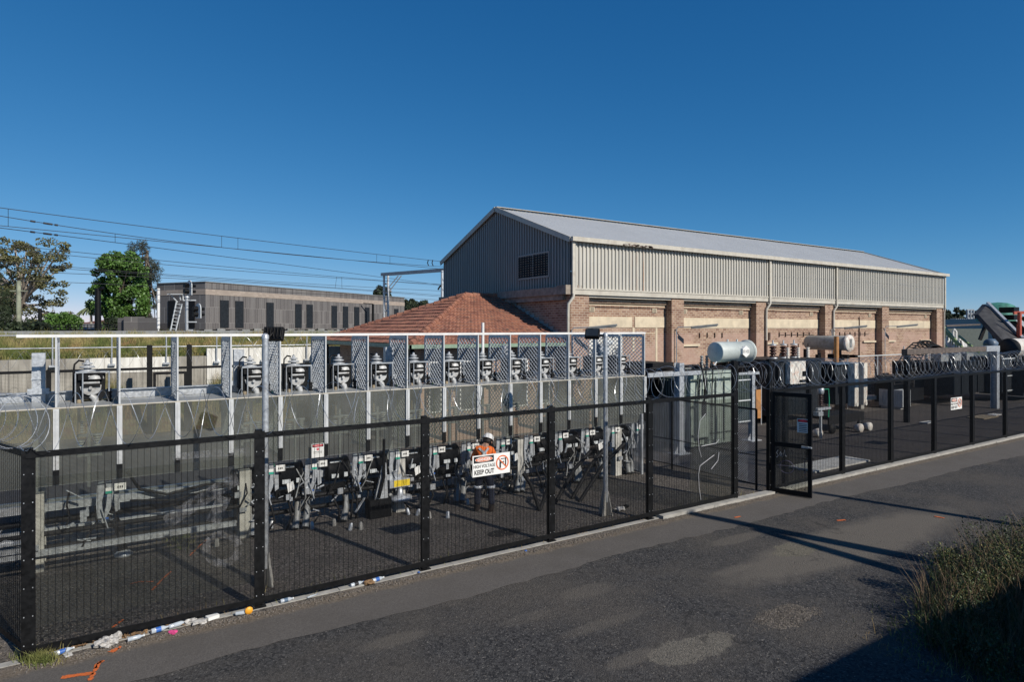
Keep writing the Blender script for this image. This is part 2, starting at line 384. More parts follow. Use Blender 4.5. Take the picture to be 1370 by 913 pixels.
t = NT('old_concrete_wall')
x, y, z = t.xyz()
c = t.mix(t.ramp(t.noise(1.3, 6, sc3=(1, 1, .5)), [(.35, 0.0), (.7, 1.0)]), (.22, .205, .175), (.42, .40, .35))
c = t.mix(t.ramp(t.noise(1.0, 6, sc3=(6, 6, .4), rough=.7), [(.5, 0.0), (.72, .8)]), c, (.12, .11, .095))
seam = t.math('ABSOLUTE', t.math('SUBTRACT', t.math('FRACT', t.math('DIVIDE', x, .9)), .5))
c = t.mix(t.ramp(seam, [(.475, 0.0), (.49, .8)]), c, (.10, .095, .085))
wp = t.math('MULTIPLY', band(x, 4.55, 60, .02, w=0.0), 1.0) if False else None
t.set('Base Color', c); t.set('Roughness', .9); t.bump(t.noise(7, 5), .4, .02)
M['oldwall'] = t.m
t = NT('whitewashed_concrete')
c = t.mix(t.ramp(t.noise(1.4, 6, sc3=(3, 3, .5)), [(.4, 0.0), (.75, .8)]), (.70, .69, .64), (.42, .40, .35))
x, y, z = t.xyz()
seam = t.math('ABSOLUTE', t.math('SUBTRACT', t.math('FRACT', t.math('DIVIDE', x, .45)), .5))
c = t.mix(t.ramp(seam, [(.46, 0.0), (.49, .6)]), c, (.25, .235, .21))
t.set('Base Color', c); t.set('Roughness', .85)
M['whitewall'] = t.m
t = NT('grass_blades')
oi = t.n("ShaderNodeObjectInfo")
c = t.mix(t.ramp(t.noise(1.1, 4), [(.4, 0.0), (.62, 1.0)]), (.10, .13, .028), (.36, .29, .12))
c = t.mix(t.ramp(t.noise(.55, 3), [(.55, 0.0), (.68, .7)]), c, (.22, .10, .05))
t.set('Base Color', c); t.set('Roughness', .8)
M['grass'] = t.m

# ------------------------------------------------------------------ object helpers
def absloc(o):
    v = Vector((0, 0, 0))
    while o is not None: v += o.location; o = o.parent
    return v
def props(o, label=None, cat=None, group=None, kind=None):
    if label: o['label'] = label
    if cat: o['category'] = cat
    if group: o['group'] = group
    if kind: o['kind'] = kind
    return o
def thing(name, loc, label, cat, group=None):
    o = bpy.data.objects.new(name, None); COL.objects.link(o); o.location = loc; o.empty_display_size = .2
    return props(o, label, cat, group)

class MB:
    """collects geometry given in world coordinates; build() links it as one mesh"""
    def __init__(s): s.v = []; s.f = []; s.sm = []; s.chunks = []
    def add(s, vs, fs, smooth=False):
        b = len(s.v); s.v += [tuple(p) for p in vs]; s.f += [tuple(b + i for i in f) for f in fs]; s.sm += [smooth] * len(fs); s.chunks.append((b, len(s.v), len(s.f) - len(fs), len(s.f))); return s
    def box(s, x0, x1, y0, y1, z0, z1):
        vs = [(x, y, z) for z in (z0, z1) for y in (y0, y1) for x in (x0, x1)]
        return s.add(vs, [(0, 2, 3, 1), (4, 5, 7, 6), (0, 1, 5, 4), (2, 6, 7, 3), (0, 4, 6, 2), (1, 3, 7, 5)])
    def cbox(s, c, sx, sy, sz, rot=None):
        vs = [Vector((x * sx / 2, y * sy / 2, z * sz / 2)) for z in (-1, 1) for y in (-1, 1) for x in (-1, 1)]
        if rot is not None: vs = [rot @ v for v in vs]
        vs = [v + Vector(c) for v in vs]
        return s.add(vs, [(0, 2, 3, 1), (4, 5, 7, 6), (0, 1, 5, 4), (2, 6, 7, 3), (0, 4, 6, 2), (1, 3, 7, 5)])
    def bar(s, a, b, w, h, up=(0, 0, 1)):
        a, b = Vector(a), Vector(b); d = (b - a)
        if d.length < 1e-6: return s
        d.normalize(); u = Vector(up)
        if abs(d.dot(u)) > .98: u = Vector((1, 0, 0)) if abs(d.x) < .9 else Vector((0, 1, 0))
        r = d.cross(u).normalized(); u = r.cross(d).normalized()
        vs = [p + r * (i * w / 2) + u * (j * h / 2) for p in (a, b) for i, j in ((-1, -1), (1, -1), (1, 1), (-1, 1))]
        return s.add(vs, [(0, 1, 2, 3), (7, 6, 5, 4), (0, 4, 5, 1), (1, 5, 6, 2), (2, 6, 7, 3), (3, 7, 4, 0)])
    def tube(s, pts, r, n=8, cap=True, smooth=True):
        pts = [Vector(p) for p in pts]; rs = r if isinstance(r, (list, tuple)) else [r] * len(pts)
        d0 = (pts[1] - pts[0]).normalized(); u = Vector((0, 0, 1)) if abs(d0.z) < .9 else Vector((1, 0, 0))
        vs = []
        for i, p in enumerate(pts):
            d = (pts[min(i + 1, len(pts) - 1)] - pts[max(i - 1, 0)])
            d = d.normalized() if d.length > 1e-9 else d0
            a = u - d * u.dot(d); a = a.normalized() if a.length > 1e-6 else d.orthogonal().normalized(); u = a; b = d.cross(a)
            vs += [p + (a * math.cos(2 * math.pi * k / n) + b * math.sin(2 * math.pi * k / n)) * rs[i] for k in range(n)]
        fs = [(i * n + k, i * n + (k + 1) % n, (i + 1) * n + (k + 1) % n, (i + 1) * n + k) for i in range(len(pts) - 1) for k in range(n)]
        s.add(vs, fs, smooth)
        if cap:
            m = len(pts) - 1
            s.add(vs[:n], [tuple(range(n))[::-1]]); s.add(vs[m * n:], [tuple(range(n))])
        return s
    def lathe(s, c, prof, n=14, axis='z', smooth=True):
        """prof: (radius, distance along axis) from c"""
        c = Vector(c); vs = []
        for r, h in prof:
            for k in range(n):
                a = 2 * math.pi * k / n; p, q = r * math.cos(a), r * math.sin(a)
                vs.append(c + Vector({'z': (p, q, h), 'x': (h, p, q), 'y': (q, h, p)}[axis]))
        m = len(prof)
        fs = [(i * n + k, i * n + (k + 1) % n, (i + 1) * n + (k + 1) % n, (i + 1) * n + k) for i in range(m - 1) for k in range(n)]
        s.add(vs, fs, smooth)
        if prof[0][0] > 1e-4: s.add(vs[:n], [tuple(range(n))[::-1]])
        if prof[-1][0] > 1e-4: s.add(vs[(m - 1) * n:], [tuple(range(n))])
        return s
    def prism(s, pts, vec):
        """polygon pts extruded by vec"""
        n = len(pts); a = [Vector(p) for p in pts]; b = [p + Vector(vec) for p in a]
        return s.add(a + b, [tuple(range(n))[::-1], tuple(range(n, 2 * n))] + [(i, (i + 1) % n, n + (i + 1) % n, n + i) for i in range(n)])
    def quad(s, *p): return s.add(p, [tuple(range(len(p)))])
    def ball(s, c, r, n=10, sc=(1, 1, 1)):
        c = Vector(c); prof = [(math.sin(math.pi * i / 6), -math.cos(math.pi * i / 6)) for i in range(7)]
        vs = [c + Vector((p * math.cos(2 * math.pi * k / n) * r * sc[0], p * math.sin(2 * math.pi * k / n) * r * sc[1], h * r * sc[2])) for p, h in prof for k in range(n)]
        return s.add(vs, [(i * n + k, i * n + (k + 1) % n, (i + 1) * n + (k + 1) % n, (i + 1) * n + k) for i in range(6) for k in range(n)], True)
    def each(s, name, mat, parent):
        out = []
        for (v0, v1, f0, f1) in s.chunks:
            m = MB(); m.v = s.v[v0:v1]; m.f = [tuple(i - v0 for i in f) for f in s.f[f0:f1]]; m.sm = s.sm[f0:f1]; out.append(m.build(name, mat, parent))
        return out
    def build(s, name, mat, parent=None, origin=None, label=None):
        off = absloc(parent) if parent is not None else Vector(origin or (0, 0, 0))
        me = bpy.data.meshes.new(name)
        me.from_pydata([(a - off.x, b - off.y, c - off.z) for a, b, c in s.v], [], s.f)
        me.polygons.foreach_set('use_smooth', s.sm)
        me.materials.append(M[mat] if isinstance(mat, str) else mat)
        me.update()
        bm = bmesh.new(); bm.from_mesh(me)
        if len(bm.faces) < 60000: bmesh.ops.recalc_face_normals(bm, faces=bm.faces)
        bm.to_mesh(me); bm.free()
        o = bpy.data.objects.new(name, me); COL.objects.link(o)
        if parent is not None: o.parent = parent
        else: o.location = off
        if label: o['label'] = label
        return o
def struct(o): o['kind'] = 'structure'; return o
def copy_tree(o, parent=None):
    c = o.copy(); COL.objects.link(c); c.parent = parent
    for ch in o.children: copy_tree(ch, c)
    return c
def bevel(o, w=.01, seg=2):
    m = o.modifiers.new('bevel', 'BEVEL'); m.width = w; m.segments = seg; m.limit_method = 'ANGLE'; return o

def text_mesh(name, txt, size, loc, mat, parent, scx=1.0, align='CENTER', rot=None, bold=0.0):
    """real lettering lying in a plane that faces -Y (rot overrides)"""
    cu = bpy.data.curves.new(name, 'FONT'); cu.body = txt; cu.size = size; cu.align_x = align; cu.align_y = 'CENTER'
    cu.offset = bold; cu.extrude = .001
    tmp = bpy.data.objects.new(name, cu); COL.objects.link(tmp)
    dg = bpy.context.evaluated_depsgraph_get(); dg.update()
    me = bpy.data.meshes.new_from_object(tmp.evaluated_get(dg)); bpy.data.objects.remove(tmp)
    rm = rot if rot is not None else Matrix.Rotation(R(90), 4, 'X')
    me.transform(rm @ Matrix.Diagonal((scx, 1, 1, 1)))
    me.materials.clear(); me.materials.append(M[mat])
    o = bpy.data.objects.new(name, me); COL.objects.link(o); o.parent = parent
    o.location = Vector(loc) - absloc(parent)
    return o

def leaves(mb, clumps, n, size, r, flat=1.0, asp=.5):
    """leaf-sized quads spread through clumps [(centre, radius)]"""
    V = Vector
    for i in range(n):
        c, cr = clumps[r.randrange(len(clumps))]
        while True:
            p = V((r.uniform(-1, 1), r.uniform(-1, 1), r.uniform(-1, 1)))
            if p.length_squared < 1: break
        p = V(c) + V((p.x * cr, p.y * cr, p.z * cr * flat))
        a = V((r.uniform(-1, 1), r.uniform(-1, 1), r.uniform(-1, 1))).normalized(); b = a.orthogonal().normalized()
        b = (b * math.cos(r.random() * 6) + a.cross(b) * math.sin(r.random() * 6)).normalized()
        sz = size * r.uniform(.6, 1.4)
        b2 = len(mb.v)
        mb.v += [tuple(p - a * sz), tuple(p + b * sz * asp), tuple(p + a * sz), tuple(p - b * sz * asp)]
        mb.f.append((b2, b2 + 1, b2 + 2, b2 + 3)); mb.sm.append(False)

def blades(mb, n, fn, hlo, hhi, w, r, lean=.35):
    """thin grass blades; fn(r) -> base point, height factor"""
    for i in range(n):
        p, k = fn(r); h = r.uniform(hlo, hhi) * k; a = r.uniform(0, 6.283)
        dx, dy = math.cos(a) * w, math.sin(a) * w; lx, ly = r.gauss(0, lean) * h, r.gauss(0, lean) * h
        b = len(mb.v)
        mx, my, mz = p[0] + lx * .4, p[1] + ly * .4, p[2] + h * .6
        mb.v += [(p[0] - dx, p[1] - dy, p[2]), (p[0] + dx, p[1] + dy, p[2]), (mx + dx * .7, my + dy * .7, mz), (mx - dx * .7, my - dy * .7, mz), (p[0] + lx, p[1] + ly, p[2] + h)]
        mb.f += [(b, b + 1, b + 2, b + 3), (b + 3, b + 2, b + 4)]; mb.sm += [False, False]

# ------------------------------------------------------------------ setting
FY = 10.15                      # fence plane
# one ground sheet out to the horizon
g = MB(); S = 3000
g.quad((-S, -S, 0), (S, -S, 0), (S, S, 0), (-S, S, 0))
struct(g.build('ground', 'ground'))
# road and footway, sheets with an irregular shared edge
rr = random.Random(3)
edge = []; x = -60.0
while x < 260:
    edge.append((x, 8.93 + rr.uniform(-.05, .05) + .06 * math.sin(x * .9) - max(0, x - 14) * .022)); x += .23
g = MB()
for (xa, ya), (xb, yb) in zip(edge, edge[1:]):
    g.add([(xa, -60, .004), (xb, -60, .004), (xb, yb, .004), (xa, ya, .004)], [(0, 1, 2, 3)])
struct(g.build('road', 'road'))
g = MB()
for (xa, ya), (xb, yb) in zip(edge, edge[1:]):
    g.add([(xa, ya - .1, .008 - .003), (xb, yb - .1, .005), (xb, 9.98, .012), (xa, 9.98, .012)], [(0, 1, 2, 3)])
for v in range(len(g.v)):
    p = g.v[v]; g.v[v] = (p[0], p[1], .009)
struct(g.build('footway', 'footway'))
# concrete plinth under the fence; weathered, chipped top edge
g = MB(); x = -3.0
while x < 130:
    L = rr.uniform(.35, .9); h = .07 + rr.uniform(-.006, .006) if x > 10.5 else .016 + rr.uniform(-.008, .004)
    y0 = FY - (.15 if x > 10.5 else .05) + rr.uniform(-.008, .008)
    if not (13.1 < x < 14.2): g.box(x, x + L - .004, y0, FY + .08, -.02, h)
    else: g.box(x, x + L - .004, y0 + .01, FY + .08, -.02, .05)
    x += L
struct(g.build('kerb', 'concrete'))
# loose dirt, gravel and leaf crumbs against the fence foot
g = MB(); r = random.Random(5)
for i in range(4200):
    x = r.uniform(-.8, 13.0) if i % 4 else r.uniform(13, 30); y = FY - .17 - abs(r.gauss(0, .09)); s = r.uniform(.006, .024)
    if x > 9: s *= .7
    a = r.uniform(0, 3)
    g.cbox((x, y, .012 + s * .3), s, s * r.uniform(.5, 1), s * .6, Matrix.Rotation(a, 3, 'Z'))
o = g.build('loose_stones', 'stone_mix'); props(o, kind='stuff', label='loose stones and grit along the foot of the black fence')
g = MB()
for i in range(1900):
    if i < 700: x, y = hx + r.gauss(0, .32), hy + r.gauss(0, .14)
    else: x, y = r.uniform(4, 13), r.uniform(4.6, 8.8)
    s = r.uniform(.003, .013); g.cbox((x, y, .006 + s * .3), s, s * .8, s * .6, Matrix.Rotation(r.uniform(0, 3), 3, 'Z'))
o = g.build('scattered_road_stones', 'stone_mix'); props(o, kind='stuff', label='small stones scattered over the worn asphalt')
g = MB()
for i in range(9000):
    x, y = r.uniform(-2.5, 17), r.uniform(10.3, 13.6) if i % 5 else r.uniform(14.3, 17)
    s = r.uniform(.008, .022) * (1.3 if y > 14 else 1); g.cbox((x, y, s * .3), s, s * .8, s * .6, Matrix.Rotation(r.uniform(0, 3), 3, 'Z'))
o = g.build('yard_gravel', 'stone_mix'); props(o, kind='stuff', label='pale gravel chips lying over the dark yard')
# orange marker paint (flat marks on the ground)
def mark(pts, w, z=.016):
    mb = MB(); r = random.Random(len(pts) * 7 + int(w * 1000))
    for (a, b), (c, d) in zip(pts, pts[1:]):
        A, B = Vector((*G(a, b), z)), Vector((*G(c, d), z)); n = max(2, int((B - A).length / .03))
        t = (B - A).normalized(); nn = Vector((-t.y, t.x, 0))
        for k in range(n):
            if r.random() < .08: continue
            p, q = A.lerp(B, k / n), A.lerp(B, (k + 1) / n); w1, w2 = w * r.uniform(.35, .65), w * r.uniform(.35, .65)
            mb.quad(p - nn * w1, q - nn * w2, q + nn * w1, p + nn * w2)
    return mb
mm = MB()
for pts, w in (([(120, 913), (133, 889), (139, 886)], .05), ([(82, 909), (108, 905), (126, 903)], .07), ([(137, 886), (128, 892), (128, 898)], .03),
               ([(148, 875), (158, 869), (166, 868)], .08), ([(150, 842), (158, 836), (165, 831)], .035), ([(174, 783), (188, 780), (205, 780)], .03),
               ([(203, 792), (218, 776), (229, 766)], .03), ([(983, 694), (992, 692)], .05), ([(1120, 698), (1131, 697)], .06), ([(1250, 692), (1266, 695)], .05),
               ([(254, 745), (268, 731), (276, 724)], .03)):
    m2 = mark(pts, w); mm.add(m2.v, m2.f)
struct(mm.build('paint_mark', 'spray'))

# camera-side bank: the raised walk the picture is taken from (outside the frame, shades the near road edge)
g = MB(); g.box(-40, 60, -14, .85, -.02, 2.6); struct(g.build('embankment', 'concrete'))

# rear bank, rail level
WY = 31.5
g = MB(); prof = [(WY + .15, 2.9), (WY + 1.5, 3.15), (WY + 3.5, 3.75), (WY + 5, 3.9), (1500, 3.9)]
xs = [-900, -60, -30, -12, -6, -3, 0, 3, 6, 9, 12, 20, 48, 52]
for i in range(len(prof) - 1):
    for xa, xb in zip(xs, xs[1:]):
        (ya, za), (yb, zb) = prof[i], prof[i + 1]
        g.quad((xa, ya, za), (xb, ya, za), (xb, yb, zb), (xa, yb, zb))
g.quad((52, WY + .15, 0), (52, 1500, 0), (52, 1500, 3.9), (52, WY + 5, 3.9), (52, WY + .15, 2.9))
struct(g.build('railway_bank', 'earth'))
g = MB(); g.quad((-400, 39.0, 3.91), (51, 39.0, 3.91), (51, 60, 3.91), (-400, 60, 3.91)); struct(g.build('ballast', 'ballast'))
g = MB(); g.box(-200, 50, 40.0, 40.1, 3.8, 3.97)
for y in (41, 42.5, 46, 47.5): g.box(-200, 50, y, y + .07, 3.9, 4.06)
struct(g.build('rail_track', 'tank_grey'))
# low earth mound before the wall
g = MB()
g.quad((-30, WY - 1.9, .004), (10, WY - 1.9, .004), (10, WY, 1.0), (-30, WY, 1.0)); struct(g.build('earth_mound', 'earth'))

# concrete retaining wall: grey panels, whitewashed panels and a taller white run
wl = thing('retaining_wall', (3, WY, 0), 'long concrete retaining wall with whitewashed panels below the railway grass', 'wall')
g = MB(); x = -30.0
while x < 4.3: g.box(x, min(x + 1.8, 4.3) - .015, WY, WY + .2, 0, 2.98); x += 1.8
g.build('wall_panel', 'oldwall', wl)
g = MB()
for x in (-.05, 1.0, 1.9): g.box(x, x + .9, WY - .02, WY - .002, 2.35, 2.985)
for x in (4.31, 5.2): g.box(x, x + .86, WY, WY + .2, 1.9, 3.32)
x = 6.1
while x < 16: g.box(x, x + .89, WY, WY + .2, 0, 3.32); x += .9
g.box(4.31, 6.09, WY, WY + .2, 0, 1.88)
g.build('white_panel', 'whitewall', wl)

# guard rail bolted to the wall top
gr = thing('guard_rail', (0, WY - .1, 2.7), 'galvanised two bar guard rail along the top of the concrete wall', 'railing')
g = MB()
for z in (3.93, 3.42): g.tube([(-30, WY - .1, z), (11, WY - .1, z)], .024, 6)
g.build('rail', 'galv', gr)
for k in range(-9, 6):
    x = -1.3 + 2.0 * k
    g = MB(); g.tube([(x, WY - .1, 2.72), (x, WY - .1, 3.97)], .03, 6); g.box(x - .12, x + .12, WY - .16, WY - .021, 2.66, 2.74); g.build('post', 'galv', gr)

# grass on the bank and weeds at the wall foot
g = MB(); r = random.Random(11)
def f1(r):
    y = WY + .2 + (abs(r.gauss(0, 1.8)) if r.random() < .7 else r.uniform(0, 7)); x = r.uniform(-9, 12)
    z = 2.9 + min(max(0, (y - WY - .15) / 3.4), 1) * .85
    return (x, y, z), .5 + .9 * abs(math.sin(x * 1.7 + math.sin(x * .6) * 2)) * r.random()
blades(g, 60000, f1, .08, .42, .008, r, .3)
def f2(r):
    x = r.uniform(-8, 11); y = WY - abs(r.gauss(0, .5)); return (x, y, max(0, 1.0 - (WY - y) * .53)), .35 + .75 * max(0, math.sin(x * 1.3 + 1) * .5 + math.sin(x * 2.9) * .5)
blades(g, 14000, f2, .4, 1.8, .007, r, .12)
o = g.build('grass', 'grass'); props(o, kind='stuff', label='rank yellow green grass on the railway bank and below the wall')

# ------------------------------------------------------------------ fences
def razor(name, pts0, pts1, label, rad=.35, pitch=.30, seg=26, wr=.0045, barbs=True, double=True, zc=0):
    """two interlocked coils of barbed tape along a straight run"""
    a, b = Vector(pts0), Vector(pts1); L = (b - a).length; d = (b - a).normalized(); n = Vector((-d.y, d.x, 0)); up = Vector((0, 0, 1))
    mb = MB(); r = random.Random(int(L * 100))
    for h in ((1, -1) if double else (1,)):
        turns = L / (pitch * (2 if double else 1)); N = int(turns * seg); pts = []
        ph = r.uniform(0, 6)
        for i in range(N + 1):
            u = i / N; th = ph + h * 2 * math.pi * turns * u
            rr = rad * (1 + .06 * math.sin(u * 37 + h) + .04 * math.sin(u * 91))
            pts.append(a + d * (L * u + .05 * math.sin(u * 60)) + n * (rr * math.cos(th) * .9) + up * (rr * math.sin(th) + .02 * math.sin(u * 23)))
        mb.tube(pts, wr, 3, smooth=False)
        if barbs:
            for i in range(0, N - 1):
                p, q = pts[i], pts[i + 1]; t = (q - p).normalized(); o = t.orthogonal().normalized()
                for f in (.25, .75):
                    c = p.lerp(q, f); s = .018
                    mb.quad(c - t * s * .6 + o * s * .75, c + t * s * .2, c + t * s * .6 - o * s * .75, c - t * s * .2)
    ob = mb.build(name, 'razor', origin=tuple(a.lerp(b, .5)))
    return props(ob, label, 'razor wire')

def mesh_panel(x0, x1, z0, z1, y, parent, vp=.0762, hp=.0165, wv=.005, wh=.0032, name='mesh_panel'):
    mb = MB(); n = int((x1 - x0) / vp)
    for k in range(n + 1):
        x = x0 + (x1 - x0) * k / n; mb.box(x - wv / 2, x + wv / 2, y - .004, y, z0, z1)
    m = int((z1 - z0) / hp)
    for k in range(m + 1):
        z = z0 + (z1 - z0) * k / m; mb.box(x0, x1, y, y + wh, z - wh / 2, z + wh / 2)
    return mb.build(name, 'black', parent)

def post(x, y, z1, parent, w=.07, d=.09, flange=.13, bolts=True):
    mb = MB(); mb.box(x - w / 2, x + w / 2, y + .008, y + .008 + d, -.05, z1)
    mb.box(x - flange / 2, x + flange / 2, y - .018, y - .008, .06, z1 - .02)
    mb.box(x - flange / 2 - .02, x + flange / 2 + .02, y - .03, y + .11, 0, .03)
    p = mb.build('post', 'black', parent)
    if bolts:
        mb = MB(); z = .2
        while z < z1 - .1:
            for sx in (-.045, .045): mb.cbox((x + sx, y - .024, z), .011, .012, .011)
            z += .36
        mb.each('bolt', 'galv', p)
    return p

FH = 2.66
x5 = X(984, FY)                                   # gate opening starts here
PX = [X(p, FY) for p in (38, 347, 569, 738, 870)] + [x5]
f1 = thing('mesh_fence', (6, FY, 0), 'black mesh security fence with wide posts beside the footway, up to the gate', 'fence')
for i, x in enumerate(PX): post(x, FY, FH + .02 if i < 5 else 3.42, f1, w=.09, d=.09, flange=.15)
for xa, xb in zip(PX, PX[1:]): mesh_panel(xa + .05, xb - .05, .07, FH - .03, FY, f1)
g = MB(); g.box(PX[0] - .03, PX[-1], FY - .03, FY - .006 - .004, FH - .10, FH - .02); g.box(PX[0], PX[-1], FY - .028, FY - .012, .09, .17); g.build('rail', 'black', f1)
razor('razor_wire', (PX[0] - .1, FY + .02, FH + .33), (PX[5], FY + .02, FH + .33), 'razor wire coil on top of the fence from the corner post to the gate', pitch=.29)

xg = X(1031, FY)                                  # hinge post
xr = [X(p, FY) for p in (1128, 1193, 1251, 1302, 1346)]
step = xr[1] - xr[0]
f2 = thing('mesh_fence', (24, FY, 0), 'black mesh security fence running on past the gate to the far end of the yard', 'fence')
right = [xg, xr[0] - step + .25] + xr + [xr[-1] + step * k for k in range(1, 7)]
right[1] = xr[0] - step
post(xg, FY, 3.42, f2, w=.09, d=.09, flange=.15)
if right[1] - xg < .5: right.pop(1)
for i, x in enumerate(right[1:]): post(x, FY, FH + .02, f2, w=.09, d=.09, flange=.15, bolts=False)
for xa, xb in zip(right, right[1:]): mesh_panel(xa + .05, xb - .05, .09, FH - .03, FY, f2, hp=.02)
g = MB(); g.box(xg, right[-1], FY - .03, FY - .010, FH - .10, FH - .02); g.box(xg, right[-1], FY - .028, FY - .012, .10, .17); g.build('rail', 'black', f2)
razor('razor_wire', (xg, FY + .02, FH + .33), (right[-1], FY + .02, FH + .33), 'razor wire coil on top of the fence beyond the gate', pitch=.16, seg=20, wr=.0035)
razor('razor_wire', (x5, FY + .02, FH + .36), (xg, FY + .02, FH + .36), 'short razor wire coil above the gate opening', pitch=.16, seg=20, wr=.0035)
# fence return at the near corner, running away to the west
cx, cy = PX[0], FY
dv = Vector(((-507 - 685) / F * SN + CS, SN - (-507 - 685) / F * CS, 0)).normalized()
f3 = thing('mesh_fence', (cx, cy, 0), 'short return of the black mesh fence running back from its corner post', 'fence')
def dirpt(k, z): return (cx + dv.x * k, cy + dv.y * k, z)
g = MB()
for k in range(0, 110): g.bar(dirpt(.08 + k * .0762, .07), dirpt(.08 + k * .0762, FH - .05), .005, .005, up=(1, 0, 0))
for k in range(int(FH / .0165)): g.bar(dirpt(.05, .08 + k * .0162), dirpt(8.4, .08 + k * .0162), .004, .004)
g.build('mesh_panel', 'black', f3)
g = MB(); g.bar(dirpt(0, FH - .06), dirpt(8.4, FH - .06), .03, .08); g.bar(dirpt(0, .12), dirpt(8.4, .12), .02, .08); g.build('rail', 'black', f3)
for k in (2.8, 5.6, 8.4):
    g = MB(); p = dirpt(k, 0); g.box(p[0] - .05, p[0] + .05, p[1] - .05, p[1] + .05, 0, FH); g.build('post', 'black', f3)
razor('razor_wire', dirpt(.1, FH + .3), dirpt(8.4, FH + .3), 'razor wire coil on the fence return left of the corner post', pitch=.29)

# pedestrian gate, swung open outwards
gt = thing('gate', (xg, FY - .06, 0), 'black framed gate standing open with two clear panels and a danger notice', 'gate')
gx, gy = G(1086, 668.5)
gd = Vector((gx - xg, gy - (FY - .06), 0)); GW = gd.length; gd.normalize(); gnn = -Vector((gd.y, -gd.x, 0))
GH = ZZ(524, xg, FY)
def gp(u, z, o=0.0): return Vector((xg, FY - .06, 0)) + gd * u + gnn * o + Vector((0, 0, z))
g = MB()
for a, b, w in ((gp(.03, .03), gp(.03, GH), .07), (gp(GW - .04, .03), gp(GW - .04, GH), .09)): g.bar(a, b, w, .06, up=gnn)
for z, h in ((.09, .12), (1.27, .11), (GH - .05, .10)): g.bar(gp(.06, z), gp(GW - .08, z), .06, h)
g.build('frame', 'black', gt)
g = MB()
n = int(GW / .0762)
for k in range(1, n): g.bar(gp(GW * k / n, .14, .02), gp(GW * k / n, GH - .1, .02), .005, .005, up=gnn)
for k in range(int((GH - .3) / .02)): g.bar(gp(.06, .15 + k * .02, .024), gp(GW - .08, .15 + k * .02, .024), .004, .004)
g.build('mesh_panel', 'black', gt)
for z0, z1 in ((.15, 1.21), (1.33, GH - .1)):
    g = MB(); q = [gp(.06, z0, -.012), gp(GW - .09, z0, -.012), gp(GW - .09, z1, -.012), gp(.06, z1, -.012)]
    g.prism(q, gnn * .006); pn = g.build('clear_panel', 'acrylic', gt)
    g = MB()
    for u in (.13, GW / 2, GW - .16):
        for z in (z0 + .07, (z0 + z1) / 2, z1 - .07): g.cbox(gp(u, z, -.02), .018, .018, .018)
    g.build('bolt', 'black_matt', pn)
g = MB(); g.cbox(gp(GW - .14, 1.27, -.06), .16, .05, .05, gd.to_track_quat('X', 'Z').to_matrix()); g.tube([gp(GW - .1, 1.27, -.05), gp(GW + .02, 1.27, -.07)], .022, 8); g.build('latch', 'galv_dull', gt)
# white tag scribbles on the gate panels
def scribble(pts, w, name, mat, parent, f):
    mb = MB(); P = [f(u, v) for u, v in pts]; mb.tube(P, w, 4, smooth=True); return mb.build(name, mat, parent)
wht = M['graffiti'] = simple('faded_white_marker', (.45, .45, .46), .8)
gf = lambda u, v: gp(u, v, -.022)
import itertools
def arc(cx, cy, rx, ry, a0, a1, n=12): return [(cx + rx * math.cos(R(a0 + (a1 - a0) * k / n)), cy + ry * math.sin(R(a0 + (a1 - a0) * k / n))) for k in range(n + 1)]
scribble([(.14, 1.12), (.10, 1.05), (.15, .98), (.10, .93)], .007, 'graffiti', 'graffiti', gt, gf)
scribble([(.2, .98), (.24, 1.05), (.2, 1.08), (.18, 1.0), (.25, .95), (.30, 1.15), (.31, 1.0), (.35, .98)], .007, 'graffiti', 'graffiti', gt, gf)
M['graffiti2'] = simple('faded_violet_marker', (.14, .13, .20), .8)
scribble(arc(.35, .72, .17, .16, 200, -140, 16), .006, 'graffiti', 'graffiti2', gt, gf)
scribble([(.1, .74), (.6, .76)] + arc(.68, .8, .08, .12, 180, 360, 8) + [(.78, .95), (.78, .62)], .005, 'graffiti', 'graffiti2', gt, gf)

# clear sheets fixed behind the mesh of the road fence, scratched and chalky
def clear_sheet(px0, px1, z0, z1, label):
    xa, xb = X(px0, FY), X(px1, FY); mb = MB(); mb.box(xa, xb, FY + .012, FY + .018, z0, z1)
    o = mb.build('acrylic_sheet', 'acrylic', origin=((xa + xb) / 2, FY, z0)); return props(o, label, 'clear sheet', 'clear sheets on the road fence')
s1 = clear_sheet(48, 336, .4, 2.3, 'scratched clear sheet with chalky rubbed marks behind the mesh beside the corner post')
s2 = clear_sheet(924, 979, .12, 2.5, 'clear sheet with a long white scrawl on the fence beside the gate')
sy = FY - .012
fs = lambda u, v: Vector((u, sy, v))
xa = X(934, FY)
scribble([(xa + .25, 2.2), (xa + .05, 2.05), (xa - .02, 1.7), (xa + .02, 1.4), (xa + .1, 1.2)], .009, 'scrawl', 'graffiti', s2, fs)
scribble([(xa + .1, 1.45), (xa + .62, 1.47), (xa + .72, 1.55)], .008, 'scrawl', 'graffiti', s2, fs)
scribble([(xa + .55, 1.2), (xa + .25, 1.08), (xa + .05, 1.0), (xa, .8), (xa + .02, .5), (xa + .08, .2)], .009, 'scrawl', 'graffiti', s2, fs)
scribble([(xa + .72, 1.25), (xa + .68, 1.05), (xa + .45, .88)], .009, 'scrawl', 'graffiti', s2, fs)
